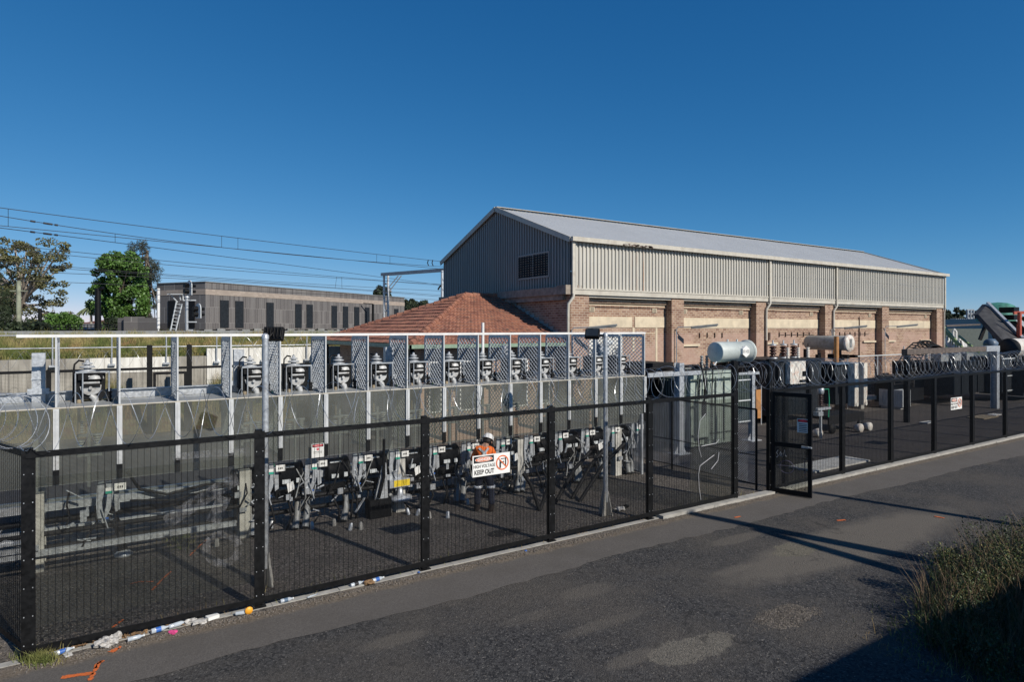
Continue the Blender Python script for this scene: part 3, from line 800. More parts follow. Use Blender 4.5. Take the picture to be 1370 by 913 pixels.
# chalky rubbing on the first sheet: a ring and a smear of fine scratches
t = NT('chalk_rub')
tr = t.n("ShaderNodeBsdfTransparent"); df = t.n("ShaderNodeBsdfDiffuse"); df.inputs[0].default_value = (.45, .45, .46, 1)
mx = t.n("ShaderNodeMixShader"); f = t.math('MULTIPLY', t.ramp(t.noise(170, 3, rough=.8), [(.42, 0.0), (.62, .8)]), t.ramp(t.noise(7, 4), [(.38, .1), (.6, 1.0)])); t.l(f, mx.inputs[0])
t.l(tr.outputs[0], mx.inputs[1]); t.l(df.outputs[0], mx.inputs[2]); t.l(mx.outputs[0], t.out.inputs[0]); M['chalk'] = t.m
def rub(pts, w):
    mb = MB()
    for (a, b), (c, d) in zip(pts, pts[1:]):
        A, B = Vector((X(a, FY), FY + .010, 0)), Vector((X(c, FY), FY + .010, 0))
        A.z = ZZ(b, A.x, FY); B.z = ZZ(d, B.x, FY); tt = (B - A).normalized(); nn = Vector((-tt.z, 0, tt.x)) * w
        mb.quad(A - nn, B - nn, B + nn, A + nn)
    return mb
g = rub(arc(298, 735, 22, 20, 0, 350, 14), .055); m2 = rub([(222, 700), (300, 650), (318, 640)], .10); m3 = rub([(285, 700), (300, 665)], .10); m4 = rub([(230, 612), (330, 604)], .05)
for m in (m2, m3, m4): g.add(m.v, m.f)
g.build('chalk_mark', 'chalk', s1)

# rear fence across the far side of the yard, with a gate frame
RY = 29.3
f4 = thing('mesh_fence', (2, RY, 0), 'black mesh fence across the back of the yard before the concrete wall', 'fence')
for x in [-1.33 - 2.9 * k for k in range(9)] + [5.2, 8.1]: post(x, RY, 2.68, f4, w=.12, d=.1, flange=.16, bolts=False)
for x in (1.93, 3.35): post(x, RY, 3.55, f4, w=.16, d=.14, flange=.2, bolts=False)
g = MB(); g.box(-27, 9.2, RY - .03, RY - .01, 2.56, 2.66); g.build('rail', 'black', f4)
g = MB(); x = -8.0
while x < 9.2: g.box(x, x + .006, RY - .004, RY, .05, 2.6); x += .12
z = .1
while z < 2.6: g.box(-8, 9.2, RY, RY + .004, z, z + .004); z += .05
g.build('mesh_panel', 'black', f4)
g = MB()
for x in (2.1, 3.2): g.box(x - .05, x + .05, RY - .05, RY - .035, .05, 2.45)
g.box(2.1, 3.2, RY - .06, RY - .034, 2.36, 2.46); g.build('gate_frame', 'black', f4)
razor('razor_wire', (-8, RY, 3.02), (9.1, RY, 3.02), 'razor wire coil along the back fence in front of the grassy bank', pitch=.45, seg=16, wr=.004, barbs=False)
razor('razor_wire', (5.5, WY, 3.6), (10.5, WY, 3.6), 'razor wire coil on the taller white wall beside the hut', rad=.25, pitch=.4, seg=16, wr=.006, barbs=False)

# ------------------------------------------------------------------ signs
def danger_sign(name, x0, x1, z0, z1, y, label, tilt=0.0):
    W_, H = x1 - x0, z1 - z0
    t = thing(name, ((x0 + x1) / 2, y, (z0 + z1) / 2), label, 'sign')
    g = MB(); g.box(x0, x1, y - .006, y, z0, z1); g.build('plate', 'sign_white', t)
    y1 = y - .008
    g = MB(); g.box(x0 + .03 * W_, x0 + .56 * W_, y1, y1 + .001, z0 + .64 * H, z0 + .95 * H); g.build('black_panel', 'sign_black', t)
    cx, cz = x0 + .295 * W_, z0 + .795 * H
    def ell(rx, rz, yy, mat, nm):
        g = MB(); g.prism([(cx + rx * math.cos(a * .3142), yy, cz + rz * math.sin(a * .3142)) for a in range(20)], (0, .001, 0)); g.build(nm, mat, t)
    ell(.235 * W_, .115 * H, y1 - .002, 'sign_white', 'oval_border'); ell(.225 * W_, .10 * H, y1 - .004, 'sign_orange', 'oval')
    text_mesh('lettering', 'DANGER', .17 * H, (cx, y1 - .006, cz), 'sign_white', t, scx=1.05, bold=.002)
    text_mesh('lettering', 'HIGH VOLTAGE', .215 * H, (x0 + .305 * W_, y1, z0 + .47 * H), 'sign_black', t, scx=.78, bold=.001)
    text_mesh('lettering', 'KEEP OUT', .30 * H, (x0 + .305 * W_, y1, z0 + .19 * H), 'sign_black', t, scx=.80, bold=.003)
    # prohibition roundel: door, live figure, slash
    rx, rz, rr_ = x0 + .79 * W_, z0 + .53 * H, .36 * H
    g = MB(); N = 28
    for k in range(N):
        a, b = 2 * math.pi * k / N, 2 * math.pi * (k + 1) / N
        g.prism([(rx + rr_ * math.cos(a), y1 - .004, rz + rr_ * math.sin(a)), (rx + rr_ * math.cos(b), y1 - .004, rz + rr_ * math.sin(b)),
                 (rx + rr_ * .84 * math.cos(b), y1 - .004, rz + rr_ * .84 * math.sin(b)), (rx + rr_ * .84 * math.cos(a), y1 - .004, rz + rr_ * .84 * math.sin(a))], (0, .001, 0))
    g.bar((rx - .62 * rr_, y1 - .005, rz + .62 * rr_), (rx + .62 * rr_, y1 - .005, rz - .62 * rr_), .13 * rr_, .001, up=(0, 1, 0))
    g.build('prohibition_ring', 'sign_orange', t)
    g = MB(); q = rr_
    g.box(rx + .42 * q, rx + .60 * q, y1, y1 + .001, rz - .55 * q, rz + .62 * q); g.box(rx - .25 * q, rx + .42 * q, y1, y1 + .001, rz + .45 * q, rz + .56 * q)
    g.box(rx - .46 * q, rx - .22 * q, y1, y1 + .001, rz - .72 * q, rz + .12 * q)
    g.prism([(rx - .34 * q + .13 * q * math.cos(a * .6283), y1, rz + .26 * q + .13 * q * math.sin(a * .6283)) for a in range(10)], (0, .001, 0))
    g.prism([(rx - .24 * q, y1, rz + .02 * q), (rx + .12 * q, y1, rz + .16 * q), (rx + .12 * q, y1, rz + .06 * q), (rx - .24 * q, y1, rz - .14 * q)], (0, .001, 0))
    g.prism([(rx + .2 * q, y1, rz + .3 * q), (rx + .1 * q, y1, rz + .0 * q), (rx + .2 * q, y1, rz + .03 * q), (rx + .12 * q, y1, rz - .25 * q), (rx + .32 * q, y1, rz + .1 * q), (rx + .22 * q, y1, rz + .07 * q)], (0, .001, 0))
    g.build('pictogram', 'sign_black', t)
    return t
SY = FY - .03
def sign_at(pxa, pya, pxb, pyb, h_px, y=SY):
    xa, xb = X(pxa, y), X(pxb, y); return xa, xb, ZZ(pya, xa, y), h_px / F * DEP(xa, y)
xa, xb, zt, hh = sign_at(632, 611, 682, 604, 28.5)
danger_sign('warning_sign', xa, xb, zt - hh, zt, SY, 'white DANGER HIGH VOLTAGE KEEP OUT sign on the fence in front of the worker')
xa, xb, zt, hh = sign_at(1272, 533, 1287, 529, 16)
danger_sign('warning_sign', xa, xa + .82, zt - .41, zt, SY, 'white DANGER HIGH VOLTAGE KEEP OUT sign on the fence beyond the gate')

def small_notice(x0, x1, z0, z1, y, label, f=None, cat='sign', dot=True, parent=None):
    f = f or (lambda u, v, o: Vector((x0 + (x1 - x0) * u, y - o, z0 + (z1 - z0) * v)))
    p = f(.5, .5, 0); t = thing('danger_notice', p, label, cat) if parent is None else parent
    def rect(u0, u1, v0, v1, o, mat, nm):
        g = MB(); q = [f(u0, v0, o), f(u1, v0, o), f(u1, v1, o), f(u0, v1, o)]; n = (f(0, 0, o + .001) - f(0, 0, o)); g.prism(q, n); return g.build(nm, mat, t)
    rect(0, 1, 0, 1, .002, 'sign_white', 'plate'); rect(.05, .95, .76, .96, .005, 'sign_black', 'black_panel')
    g = MB(); g.prism([f(.5 + .42 * math.cos(a * .3142), .86 + .085 * math.sin(a * .3142), .008) for a in range(20)], f(0, 0, .001) - f(0, 0, 0)); g.build('oval', 'sign_red', t)
    if dot:
        g = MB(); g.prism([f(.5 + .11 * math.cos(a * .5236), .60 + .10 * math.sin(a * .5236), .005) for a in range(12)], f(0, 0, .001) - f(0, 0, 0)); g.build('red_dot', 'sign_red', t)
        rect(.485, .515, .56, .65, .008, 'sign_white', 'exclamation_stroke')
    return t, f
PY = 13.40
xa, xb = X(416.5, PY), X(433, PY); zt = ZZ(594.5, xa, PY)
nt, ff = small_notice(xa, xb, zt - .285, zt, PY - .02, 'small white danger notice with a red dot hanging at the foot of the clear screen')
text_mesh('lettering', 'DANGER', .030, ff(.5, .86, .010), 'sign_white', nt, scx=1.3)
g = MB()
for k in range(2):
    for j in range(6): g.box(xa + .04 + j * .03, xa + .06 + j * .03, PY - .027, PY - .025, zt - .175 - k * .03, zt - .166 - k * .03)
g.build('small_print', 'sign_black', nt)
# notice on the gate
fg = lambda u, v, o: gp(.60 + .27 * u, 1.62 + .34 * v, -.02 - o)
nt, ff = small_notice(0, 1, 0, 1, 0, 'tattered white and red danger notice on the upper clear panel of the open gate', f=fg, dot=False)
g = MB()
for k in range(5):
    a, b = fg(.15, .62 - k * .13, .006), fg(.85, .62 - k * .13, .006); g.bar(a, b, .02, .002, up=gnn)
g.build('small_print', 'sign_black', nt)
mR = Matrix((gd.to_tuple() + (0,), (0, 0, 1, 0), gnn.to_tuple() + (0,), (0, 0, 0, 1))).transposed() if False else None

# ------------------------------------------------------------------ screen enclosure over the switchgear
BX0, BW = -.509, .928                        # first bay post, bay width
SYF, SYB = 13.5, 14.5                        # front sheet plane, back of the partitions
ZR, ZS, ZB = 4.05, 2.82, 1.52
sc_ = thing('screen_enclosure', (6, SYF, 0), 'long steel and clear sheet screen with white top rail over the row of switchgear', 'screen')
g = MB(); g.box(-1.05, BX0 + 15 * BW + .03, SYF - .025, SYF + .025, ZR, ZR + .05); g.build('top_rail', 'white_paint', sc_)
bays = [BX0 + BW * k for k in range(-4, 16)]
def partition(x):
    """expanded metal leaf in the plane x = const"""
    g = MB()
    y0, y1, z0, z1 = SYF + .06, SYB, 1.6, ZR - .05
    for y in (y0, y1): g.box(x - .018, x + .018, y - .018, y + .018, z0, z1)
    for z in (z0, z1): g.box(x - .016, x + .016, y0 + .019, y1 - .019, z - .04, z + .04)
    L = y1 - y0; ph, pv = .15, .115; sl = pv / ph
    for fam in (1, -1):
        k = -int(L / ph * 1) - 32
        while k < 60:
            # line z = zc + fam*sl*(y-y0)
            zc = z0 + k * pv if fam > 0 else z0 + k * pv
            ya, yb = y0, y1
            za, zb = zc, zc + fam * sl * L
            pts = []
            lo, hi = z0 + .04, z1 - .04
            # clip
            if max(za, zb) > lo and min(za, zb) < hi:
                def at(zv): return ya + (zv - za) / (zb - za) * (yb - ya)
                A, B = (ya, za), (yb, zb)
                if A[1] < lo: A = (at(lo), lo)
                if A[1] > hi: A = (at(hi), hi)
                if B[1] < lo: B = (at(lo), lo)
                if B[1] > hi: B = (at(hi), hi)
                if abs(B[0] - A[0]) > .03: g.bar((x + .003 * fam, *A), (x + .003 * fam, *B), .010, .022, up=(1, 0, 0))
            k += 1
    return g
part0 = None
for i, x in enumerate(bays):
    if x > -1.2:
        if part0 is None:
            part0 = partition(x).build('mesh_partition', 'galv', sc_); x_first = x
        else:
            p = part0.copy(); COL.objects.link(p); p.parent = sc_; p.location = part0.location + Vector((x - x_first, 0, 0))
    if x > BX0 - .1:
        g = MB(); g.box(x - .014, x + .014, SYF - .02, SYF + .02, ZS + .03, ZR); g.build('upright', 'channel_paint', sc_)
    g = MB(); g.box(x - .042, x + .042, SYF - .05, SYF - .012, 1.78, ZS); g.box(x - .012, x + .012, SYF - .06, SYF - .051, 1.8, ZS - .02)
    g.build('channel', 'channel_paint', sc_)
    g = MB(); g.box(x - .045, x + .045, SYF - .03, SYF - .015, 1.53, 1.775); g.build('strap', 'black', sc_)
for i in range(len(bays) - 1):
    xa, xb = bays[i] + .004, bays[i + 1] - .004
    g = MB()
    if i == len(bays) - 2: g.prism([(xa, SYF - .008, ZB), (xb - .3, SYF - .008, ZB), (xb, SYF - .008, ZB + .27), (xb, SYF - .008, ZS), (xa, SYF - .008, ZS)], (0, .008, 0))
    else: g.box(xa, xb, SYF - .008, SYF, ZB, ZS)
    g.build('clear_sheet', 'poly', sc_)
    g = MB(); g.prism([(xa, SYF + .005, ZS), (xb, SYF + .005, ZS), (xb, SYB - .25, ZS + .05), (xa, SYB - .25, ZS + .05)], (0, 0, .008)); g.build('shelf_sheet', 'poly_shelf', sc_)
g = MB(); g.box(bays[0], bays[-1], SYF - .011, SYF + .004, ZS + .003, ZS + .024); g.build('edge_trim', 'cream_trim', sc_)
g = MB(); g.box(bays[0], bays[-1] - .3, SYF + .002, SYF + .02, ZB - .012, ZB + .002); g.build('bottom_trim', 'tank_grey', sc_)
# the steel that carries it: columns and galvanised beams
xs_col = [-.80 - 3.35, -.80, 2.58, 5.92, 9.25, 12.6]
fr = thing('support_frame', (6, 14.4, 0), 'galvanised steel columns and beams carrying the row of switchgear behind the screen', 'steel frame')
for k, x in enumerate(xs_col):
    g = MB(); g.box(x - .10, x + .10, 14.36, 14.50, .45, 3.76); g.box(x - .02, x + .02, 14.345, 14.358, 3.2, 3.5); c = g.build('column', 'galv', fr)
    g = MB(); g.box(x - .16, x + .16, 14.30, 14.345, 3.02, 3.12); g.box(x - .11, x + .11, 14.335, 14.357, 3.28, 3.30); g.build('bracket', 'galv', c)
    g = MB(); g.box(x - .11, x + .11, 13.70, 13.92, 0, 1.35); g.box(x - .11, x + .11, 14.34, 14.54, 0, .45); g.build('concrete_stub', 'concrete_l', fr)
g = MB()
g.box(bays[0], bays[-1] - .1, 14.51, 14.55, 2.86, 3.04); g.box(bays[0], bays[-1] - .1, 14.44, 14.509, 3.025, 3.04)
g.box(bays[0], bays[-1] - .1, 13.93, 14.0, .98, 1.12); g.box(bays[0], bays[-1] - .1, 14.25, 14.32, .98, 1.12)
g.box(bays[0], 2.4, 13.60, 13.68, .30, .40); g.box(bays[0], bays[-1], 14.25, 14.31, .50, .60)
g.build('beam', 'galv', fr)
g = MB()
for (y, z, rr_) in ((13.78, .62, .045), (14.05, .30, .05), (14.3, .72, .06)): g.tube([(bays[0], y, z), (4, y, z + .02), (bays[-1] - .4, y, z)], rr_, 8)
g.build('cable_duct', 'black_matt', fr)
# light posts of the fence at the end of the row
ep = thing('end_frame', (12.9, 13.4, 0), 'galvanised end post and low mesh leaf closing the east end of the screen', 'frame')
g = MB(); xe = X(857, 13.5); g.box(xe - .03, xe + .03, 13.42, 13.48, 0, 1.75); g.box(xe - .03, xe + .03, 15.0, 15.06, 0, 1.75); g.box(xe - .02, xe + .02, 13.481, 14.999, .04, .09); g.box(xe - .02, xe + .02, 13.481, 14.999, 1.1, 1.15); g.build('frame', 'galv', ep)
g = MB()
for k in range(-14, 26):
    for fam in (1, -1):
        a = Vector((xe, 13.48, .1 + k * .06)); b = Vector((xe, 15.0, .1 + k * .06 + fam * 1.2))
        lo, hi = .1, 1.1
        za, zb = a.z, b.z
        if max(za, zb) < lo or min(za, zb) > hi: continue
        def cl(zv): return a + (b - a) * ((zv - za) / (zb - za))
        A = cl(lo) if za < lo else cl(hi) if za > hi else a.copy(); B = cl(lo) if zb < lo else cl(hi) if zb > hi else b.copy()
        if (B - A).length > .05: g.bar(A, B, .01, .012, up=(1, 0, 0))
g.build('mesh_leaf', 'galv', ep)

# ------------------------------------------------------------------ one isolator unit, then its copies
def isolator(x, first=False):
    """x = bay centre; head above the screen, operating gear below it"""
    t = thing('isolator', (x, 14.1, 0), '-', 'isolator switch', 'isolator switches in the bays of the screen')
    y = 14.1
    g = MB(); g.lathe((x - .05, y, 3.40), [(.05, 0), (.135, .01), (.14, .03), (.06, .055), (.055, .075), (.12, .085), (.12, .105), (.05, .125), (.045, .14), (.085, .15), (.085, .165), (.03, .185), (.028, .22), (.012, .24)], 16)
    g.build('insulator_cap', 'porcelain', t)
    # drum-shaped head with its flat lit face and dark slot
    g = MB(); prof = [(x - .17, 3.10), (x - .15, 3.03), (x - .11, 2.97), (x - .04, 2.935), (x + .05, 2.935), (x + .12, 2.97), (x + .16, 3.03), (x + .17, 3.12)]
    g.prism([(a, y - .10, z + .05) for a, z in prof], (0, .24, 0)); h = g.build('head', 'cast', t); bevel(h, .012)
    g = MB(); g.lathe((x + .06, y, 3.31), [(.02, .09), (.10, .07), (.15, .02), (.16, -.03)], 16); g.build('dome', 'cast', t)
    g = MB(); g.box(x - .19, x + .19, y - .125, y - .10, 3.27, 3.39); g.box(x - .13, x + .15, y - .127, y - .102, 3.135, 3.185); g.build('slot_plate', 'black', t)
    g = MB(); g.box(x - .12, x + .14, y - .14, y - .128, 3.20, 3.235); g.tube([(x, y - .16, 3.12), (x, y - .09, 3.12)], .03, 8); g.tube([(x - .02, y - .15, 3.33), (x - .02, y - .12, 3.33)], .02, 6); g.build('contact_bar', 'cast', t)
    g = MB(); g.prism([(x - .26, y - .05, 2.98), (x - .17, y - .05, 2.90), (x + .17, y - .05, 2.90), (x + .23, y - .05, 3.0), (x + .23, y - .05, 3.42), (x - .26, y - .05, 3.42)], (0, .26, 0)); g.build('back_casing', 'black', t)
    # rectangular rod frame round the head
    g = MB()
    g.box(x - .23, x + .30, y - .16, y - .13, 3.395, 3.425)
    for a in (-.23, -.12): g.tube([(x + a, y - .145, 3.395), (x + a, y - .145, 2.86)], .013, 6)
    g.tube([(x + .285, y - .145, 3.395), (x + .285, y - .145, 3.05)], .018, 6)
    g.build('rod_frame', 'galv_dull', t)
    g = MB(); g.tube([(x - .10, y + .02, 3.60), (x - .18, y + .02, 3.62), (x - .245, y, 3.55), (x - .26, y - .02, 3.4), (x - .26, y - .02, 2.8)], .017, 6); g.build('black_lead', 'black_matt', t)
    # curved arm below the head
    g = MB(); pts = [(x + .0, 2.98), (x + .06, 2.93), (x + .09, 2.82), (x + .10, 2.66)]
    g.tube([(a, y - .06, z) for a, z in pts], [.05, .06, .055, .05], 8); g.box(x - .09, x + .03, y - .10, y - .0, 2.70, 2.86); g.build('swan_neck', 'cast', t)
    g = MB(); g.lathe((x - .175, y - .145, 2.84), [(.035, 0), (.035, .07), (.02, .08)], 8); g.tube([(x - .175, y - .145, 2.85), (x - .175, y - .145, 2.3)], .022, 6); g.build('pull_rod', 'timber', t)
    # ribbed insulators on the frame seen through the sheet
    g = MB()
    for xx, z0 in ((x - .15, 2.30), (x - .15, 1.95), (x + .10, 2.05)):
        pr = []; z = 0
        for k in range(5): pr += [(.028, z), (.062, z + .012), (.06, z + .022), (.028, z + .034)]; z += .045
        g.lathe((xx, y - .04, z0), pr, 10)
    g.build('rib_insulator', 'porcelain', t)
    g = MB(); g.box(x - .05, x + .0, y - .02, y + .05, 1.3, 2.7); g.box(x - .21, x + .18, y - .03, y + .03, 2.22, 2.27); g.box(x - .21, x + .18, y - .03, y + .03, 1.86, 1.91); g.build('mounting_frame', 'galv_dull', t)
    g = MB(); g.tube([(x + .285, y - .1, 3.1), (x + .29, y - .1, 2.6)], .035, 8)
    for k in range(6): g.lathe((x + .287, y - .1, 2.66 + k * .07), [(.035, 0), (.055, .012), (.035, .03)], 8)
    g.build('side_bushing', 'black_matt', t)
    # operating gear below the sheet
    gx = x + .10
    if not first:
        g = MB(); g.lathe((x - .42, 13.98, 1.12), [(.0, 0), (.22, .0), (.235, .02), (.235, .44), (.26, .45), (.26, .50), (.0, .50)], 18, axis='x'); d = g.build('drum', 'black', t)
        g = MB(); g.box(x - .36, x - .20, 13.70, 13.742, .98, 1.06); g.box(x - .08, x - .0, 13.70, 13.742, .98, 1.07); g.box(x - .36, x - .1, 13.80, 13.84, 1.29, 1.315); g.each('name_plate', 'lightgrey', d)
        g = MB(); g.box(x - .45, x + .08, 13.9, 14.1, .66, .82); g.box(x - .4, x + .0, 13.84, 13.9, .70, .78); g.build('tray', 'black', t)
    g = MB()
    g.prism([(gx, 13.66, 1.44), (gx + .10, 13.66, 1.46), (gx + .11, 13.66, 1.30), (gx + .07, 13.66, 1.10), (gx + .09, 13.66, .80), (gx - .0, 13.66, .80), (gx - .02, 13.66, 1.05)], (0, .035, 0))
    g.prism([(gx + .13, 13.64, 1.44), (gx + .22, 13.64, 1.45), (gx + .24, 13.64, 1.2), (gx + .20, 13.64, .95), (gx + .10, 13.64, .74), (gx + .06, 13.64, .76), (gx + .13, 13.64, 1.0), (gx + .15, 13.64, 1.2)], (0, .05, 0))
    g.prism([(gx + .25, 13.74, 1.36), (gx + .33, 13.74, 1.36), (gx + .35, 13.74, .9), (gx + .27, 13.74, .85)], (0, .03, 0))
    g.build('side_plate', 'galv', t)
    g = MB(); g.box(gx + .125, gx + .225, 13.628, 13.639, 1.28, 1.34); lb = g.build('label_plate', 'sign_white', t)
    g = MB(); g.box(gx + .125, gx + .225, 13.628, 13.639, 1.235, 1.278); g.build('green_label', 'teal', t)
    g = MB(); g.box(gx + .11, gx + .17, 13.628, 13.639, .78, .81); g.build('blue_label', 'blue', t)
    g = MB(); g.box(gx + .26, gx + .44, 13.62, 13.635, 1.27, 1.40); s = g.build('number_plate', 'sign_white', t)
    g = MB()
    for k in range(3): g.box(gx + .305 + k * .033, gx + .325 + k * .033, 13.616, 13.619, 1.315, 1.355)
    g.build('number', 'sign_black', s)
    g = MB(); g.tube([(gx + .06, 13.62, .98), (gx + .16, 13.58, .62)], .013, 6); g.build('handle', 'galv', t)
    return t
def cables(t, x, k):
    r = random.Random(90 + k)
    n = 2 if k % 2 else 1
    for j in range(n):
        a = x + .05 + j * .14 + r.uniform(-.05, .05)
        g = MB(); pts = [(a, 13.95, .8), (a - .02, 13.9, .55), (a - .06, 13.75, .30), (a - .12 - .1 * r.random(), 13.6, .05)]
        g.tube(pts, [.03, .06, .07, .075], 10); g.build('cable_sheath', 'tank_grey', t)
    for j in range(4):
        a = x - .3 + .17 * j + r.uniform(-.04, .04)
        g = MB(); g.tube([(a, 13.95, .75), (a + r.uniform(-.1, .1), 13.8, .5), (a + r.uniform(-.2, .2), 13.72, .25), (a + r.uniform(-.1, .1), 13.75, 0)], .022, 6); g.build('lead', 'black_matt', t)
ORD = ['first', 'second', 'third', 'fourth', 'fifth', 'sixth', 'seventh', 'eighth', 'ninth', 'tenth', 'eleventh', 'twelfth', 'thirteenth']
bay_ids = [0] + list(range(3, 15))
iso_first = isolator(BX0 + BW * .5 + .03, True); iso_first['label'] = 'lone isolator switch standing apart in the bay nearest the corner post'
proto = isolator(BX0 + BW * 3.5 + .03)
for n, b in enumerate(bay_ids[1:]):
    x = BX0 + BW * (b + .5) + .03
    o = proto if n == 0 else copy_tree(proto)
    o.location.x = x + random.Random(n).uniform(-.03, .03); o.rotation_euler.z = random.Random(n + 50).uniform(-.07, .07)
    o['label'] = ('isolator switch in the first bay of the close row, beside the light pole' if n == 0 else
                  'isolator switch in the last bay at the east end of the row' if n == 11 else
                  '%s isolator switch of the close row behind the screen, counted from the light pole' % ORD[n])
    if n == 0: isos = []
    isos.append(o)
def clutter(t, x, k):
    # brackets, rods and loose conduit that differ from unit to unit
    r = random.Random(300 + k); g = MB()
    for j in range(r.randint(3, 6)):
        a = x + r.uniform(-.42, .40); z = r.uniform(.35, 1.25)
        g.bar((a, 13.62 + r.uniform(0, .08), z), (a + r.uniform(-.25, .25), 13.6 + r.uniform(0, .1), z + r.uniform(-.35, .2)), r.uniform(.015, .05), .02)
    for j in range(r.randint(2, 4)): g.cbox((x + r.uniform(-.4, .3), 13.64, r.uniform(.45, .95)), r.uniform(.05, .16), .04, r.uniform(.05, .14))
    g.each('bracket', 'galv', t)
    g = MB()
    for j in range(3):
        a = x + r.uniform(-.4, .35); pts = [(a, 13.75, r.uniform(1.0, 1.4))]
        for q in range(3): p = pts[-1]; pts.append((p[0] + r.uniform(-.15, .15), 13.62 + r.uniform(-.05, .1), p[2] - r.uniform(.15, .35)))
        g.tube(pts, r.uniform(.010, .02), 6)
    g.build('loose_cable', ('black_matt', 'tank_grey')[k % 2], t)
    if k % 3 == 1:
        g = MB(); a = x - .3; g.prism([(a, 13.58, 1.0), (a + .13, 13.58, 1.05), (a + .16, 13.58, .88), (a + .03, 13.58, .82)], (0, .004, 0)); g.build('paper_tag', 'sign_white', t)
bpy.context.view_layer.update()
for n, o in enumerate(isos): cables(o, o.location.x, n); clutter(o, o.location.x, n)
clutter(iso_first, BX0 + BW * .5 + .03, 20)
# green-yellow earth cables hanging behind the sheets
for n, b in enumerate((3, 5, 6, 7)):
    x = BX0 + BW * (b + .9)
    for dx in (0, .05):
        g = MB(); g.tube([(x + dx, 14.0, 2.9), (x + dx + .02, 13.95, 2.2), (x + dx - .02, 13.85, 1.5), (x + dx + .03, 13.8, 1.15)], .013, 5)
    o = g.build('earth_cable', 'yg' if b != 3 else 'green', origin=(x, 14, 1.2))
    props(o, 'green and yellow earth cable hanging behind the %s bay of the screen' % ORD[b], 'cable', 'green and yellow earth cables behind the screen')
# pale metal conduit caps standing on the gravel before the row
caps = [(290, 728), (363, 703), (468, 706), (483, 705), (418, 704), (466, 703), (500, 690), (447, 700), (547, 685), (558, 686), (575, 690), (599, 690), (626, 672)]
k = 0
seen = []
CAPX = [290, 363, 468, 483, 418, 500, 447, 547, 558, 575, 599, 626]
for px, py in caps:
    if any(abs(px - q) < 10 for q in seen): continue
    seen.append(px); gx_, gy_ = G(px, py + 4)
    g = MB(); tl = Vector((random.Random(px).uniform(-.25, .25), random.Random(px + 1).uniform(-.2, .2), 1)).normalized()
    p = Vector((gx_, gy_, 0)); g.tube([p, p + tl * .03, p + tl * .13, p + tl * .155], [.045, .045, .038, .02], 12)
    o = g.build('conduit_cap', 'galv' if k % 3 else 'concrete', origin=(gx_, gy_, 0))
    props(o, '%s conduit cap on the gravel, %s from the corner post end' % ('silver' if k % 3 else 'dull pinkish', ('first', 'second', 'third', 'fourth', 'fifth', 'sixth', 'seventh', 'eighth', 'ninth', 'tenth', 'eleventh', 'twelfth')[sorted([int(q) for q in CAPX]).index(px)]), 'conduit cap', 'metal caps on the gravel'); k += 1
# detail near the left: earth switch low down and the boot shaped fitting
lw = thing('ground_fitting', (*G(165, 745), 0), 'black bent pipe with a silver cap lying below the lone isolator', 'pipe')
p = Vector(lw.location)
g = MB(); g.tube([(p.x - .15, p.y + .35, .62), (p.x - .05, p.y + .3, .45), (p.x - .02, p.y + .1, .2), (p.x, p.y, .10)], [.09, .08, .07, .08], 10); g.build('pipe', 'black_matt', lw)
g = MB(); g.lathe((p.x, p.y, .0), [(.15, .02), (.16, .05), (.10, .10), (.04, .12)], 14); g.build('cap', 'galv', lw)
cb = thing('cable', (2, 14, .8), 'black cable sagging along the beam between the lone isolator and the light pole', 'cable')
g = MB(); g.tube([(.55, 13.9, 1.55), (.75, 13.85, 1.2), (1.2, 13.8, 1.05), (1.9, 13.8, 1.15), (2.5, 13.8, 1.1)], .03, 6); g.tube([(.6, 13.9, 1.0), (1.3, 13.7, .95), (2.4, 13.75, 1.12)], .02, 6); g.build('line', 'black_matt', cb)
ls = thing('earthing_switch', (-1.3, 13.6, .5), 'low galvanised switch arm on rails behind the corner post', 'switch')
g = MB(); g.box(-2.3, -.75, 13.55, 13.65, .42, .50); g.box(-2.3, -.9, 13.5, 13.7, .58, .61); g.tube([(-1.5, 13.6, .5), (-1.2, 13.6, .62), (-1.0, 13.6, .55)], .05, 8); g.bar((-1.5, 13.55, .6), (-1.25, 13.55, .85), .05, .02); g.build('arm', 'galv', ls)
# yellow plate equipment near the middle
yp = thing('steel_trestle', (X(530, 13.6), 13.6, 0), 'splayed galvanised trestle with a yellow plate among the drums', 'trestle')
bx = X(513, 13.6)
g = MB(); g.prism([(bx - .02, 13.55, 1.2), (bx + .05, 13.55, 1.2), (bx + .09, 13.55, .42), (bx - .22, 13.55, .42)], (0, .06, 0)); g.box(bx + .12, bx + .62, 13.52, 13.62, .62, .80); g.lathe((bx + .40, 13.6, .30), [(.05, .30), (.08, .12), (.26, .10), (.27, .02), (.0, .0)], 16); g.build('frame', 'galv', yp)
g = MB(); g.box(bx + .22, bx + .60, 13.512, 13.519, .64, .78); g.build('yellow_plate', 'yellow', yp)
g = MB(); g.tube([(bx - .03, 13.5, 1.75), (bx - .03, 13.5, .9), (bx - .15, 13.5, .45)], .035, 8); g.box(bx - .35, bx + .15, 13.5, 13.8, 0, .42); g.build('black_box', 'black', yp)
# black struts at the east end
for i, (pa, pb) in enumerate((((700, 640), (722, 684)), ((742, 650), (722, 684)), ((790, 610), (742, 675)), ((815, 600), (765, 668)), ((835, 600), (775, 672)))):
    xa, ya = G(*pb); top = Vector((X(pa[0], ya + .4), ya + .4, 0)); top.z = ZZ(pa[1] - 6, top.x, top.y)
    g = MB(); g.tube([top, (top + Vector((xa, ya, .2))) * .5 + Vector((0, 0, .05)), (xa, ya, 0)], .045, 8)
    o = g.build('slanting_cable', 'black_matt', origin=(xa, ya, 0)); props(o, 'thick black cable running slantwise down to the gravel, %s of the five behind the worker' % ORD[i], 'cable', 'slanting black cables at the east end')

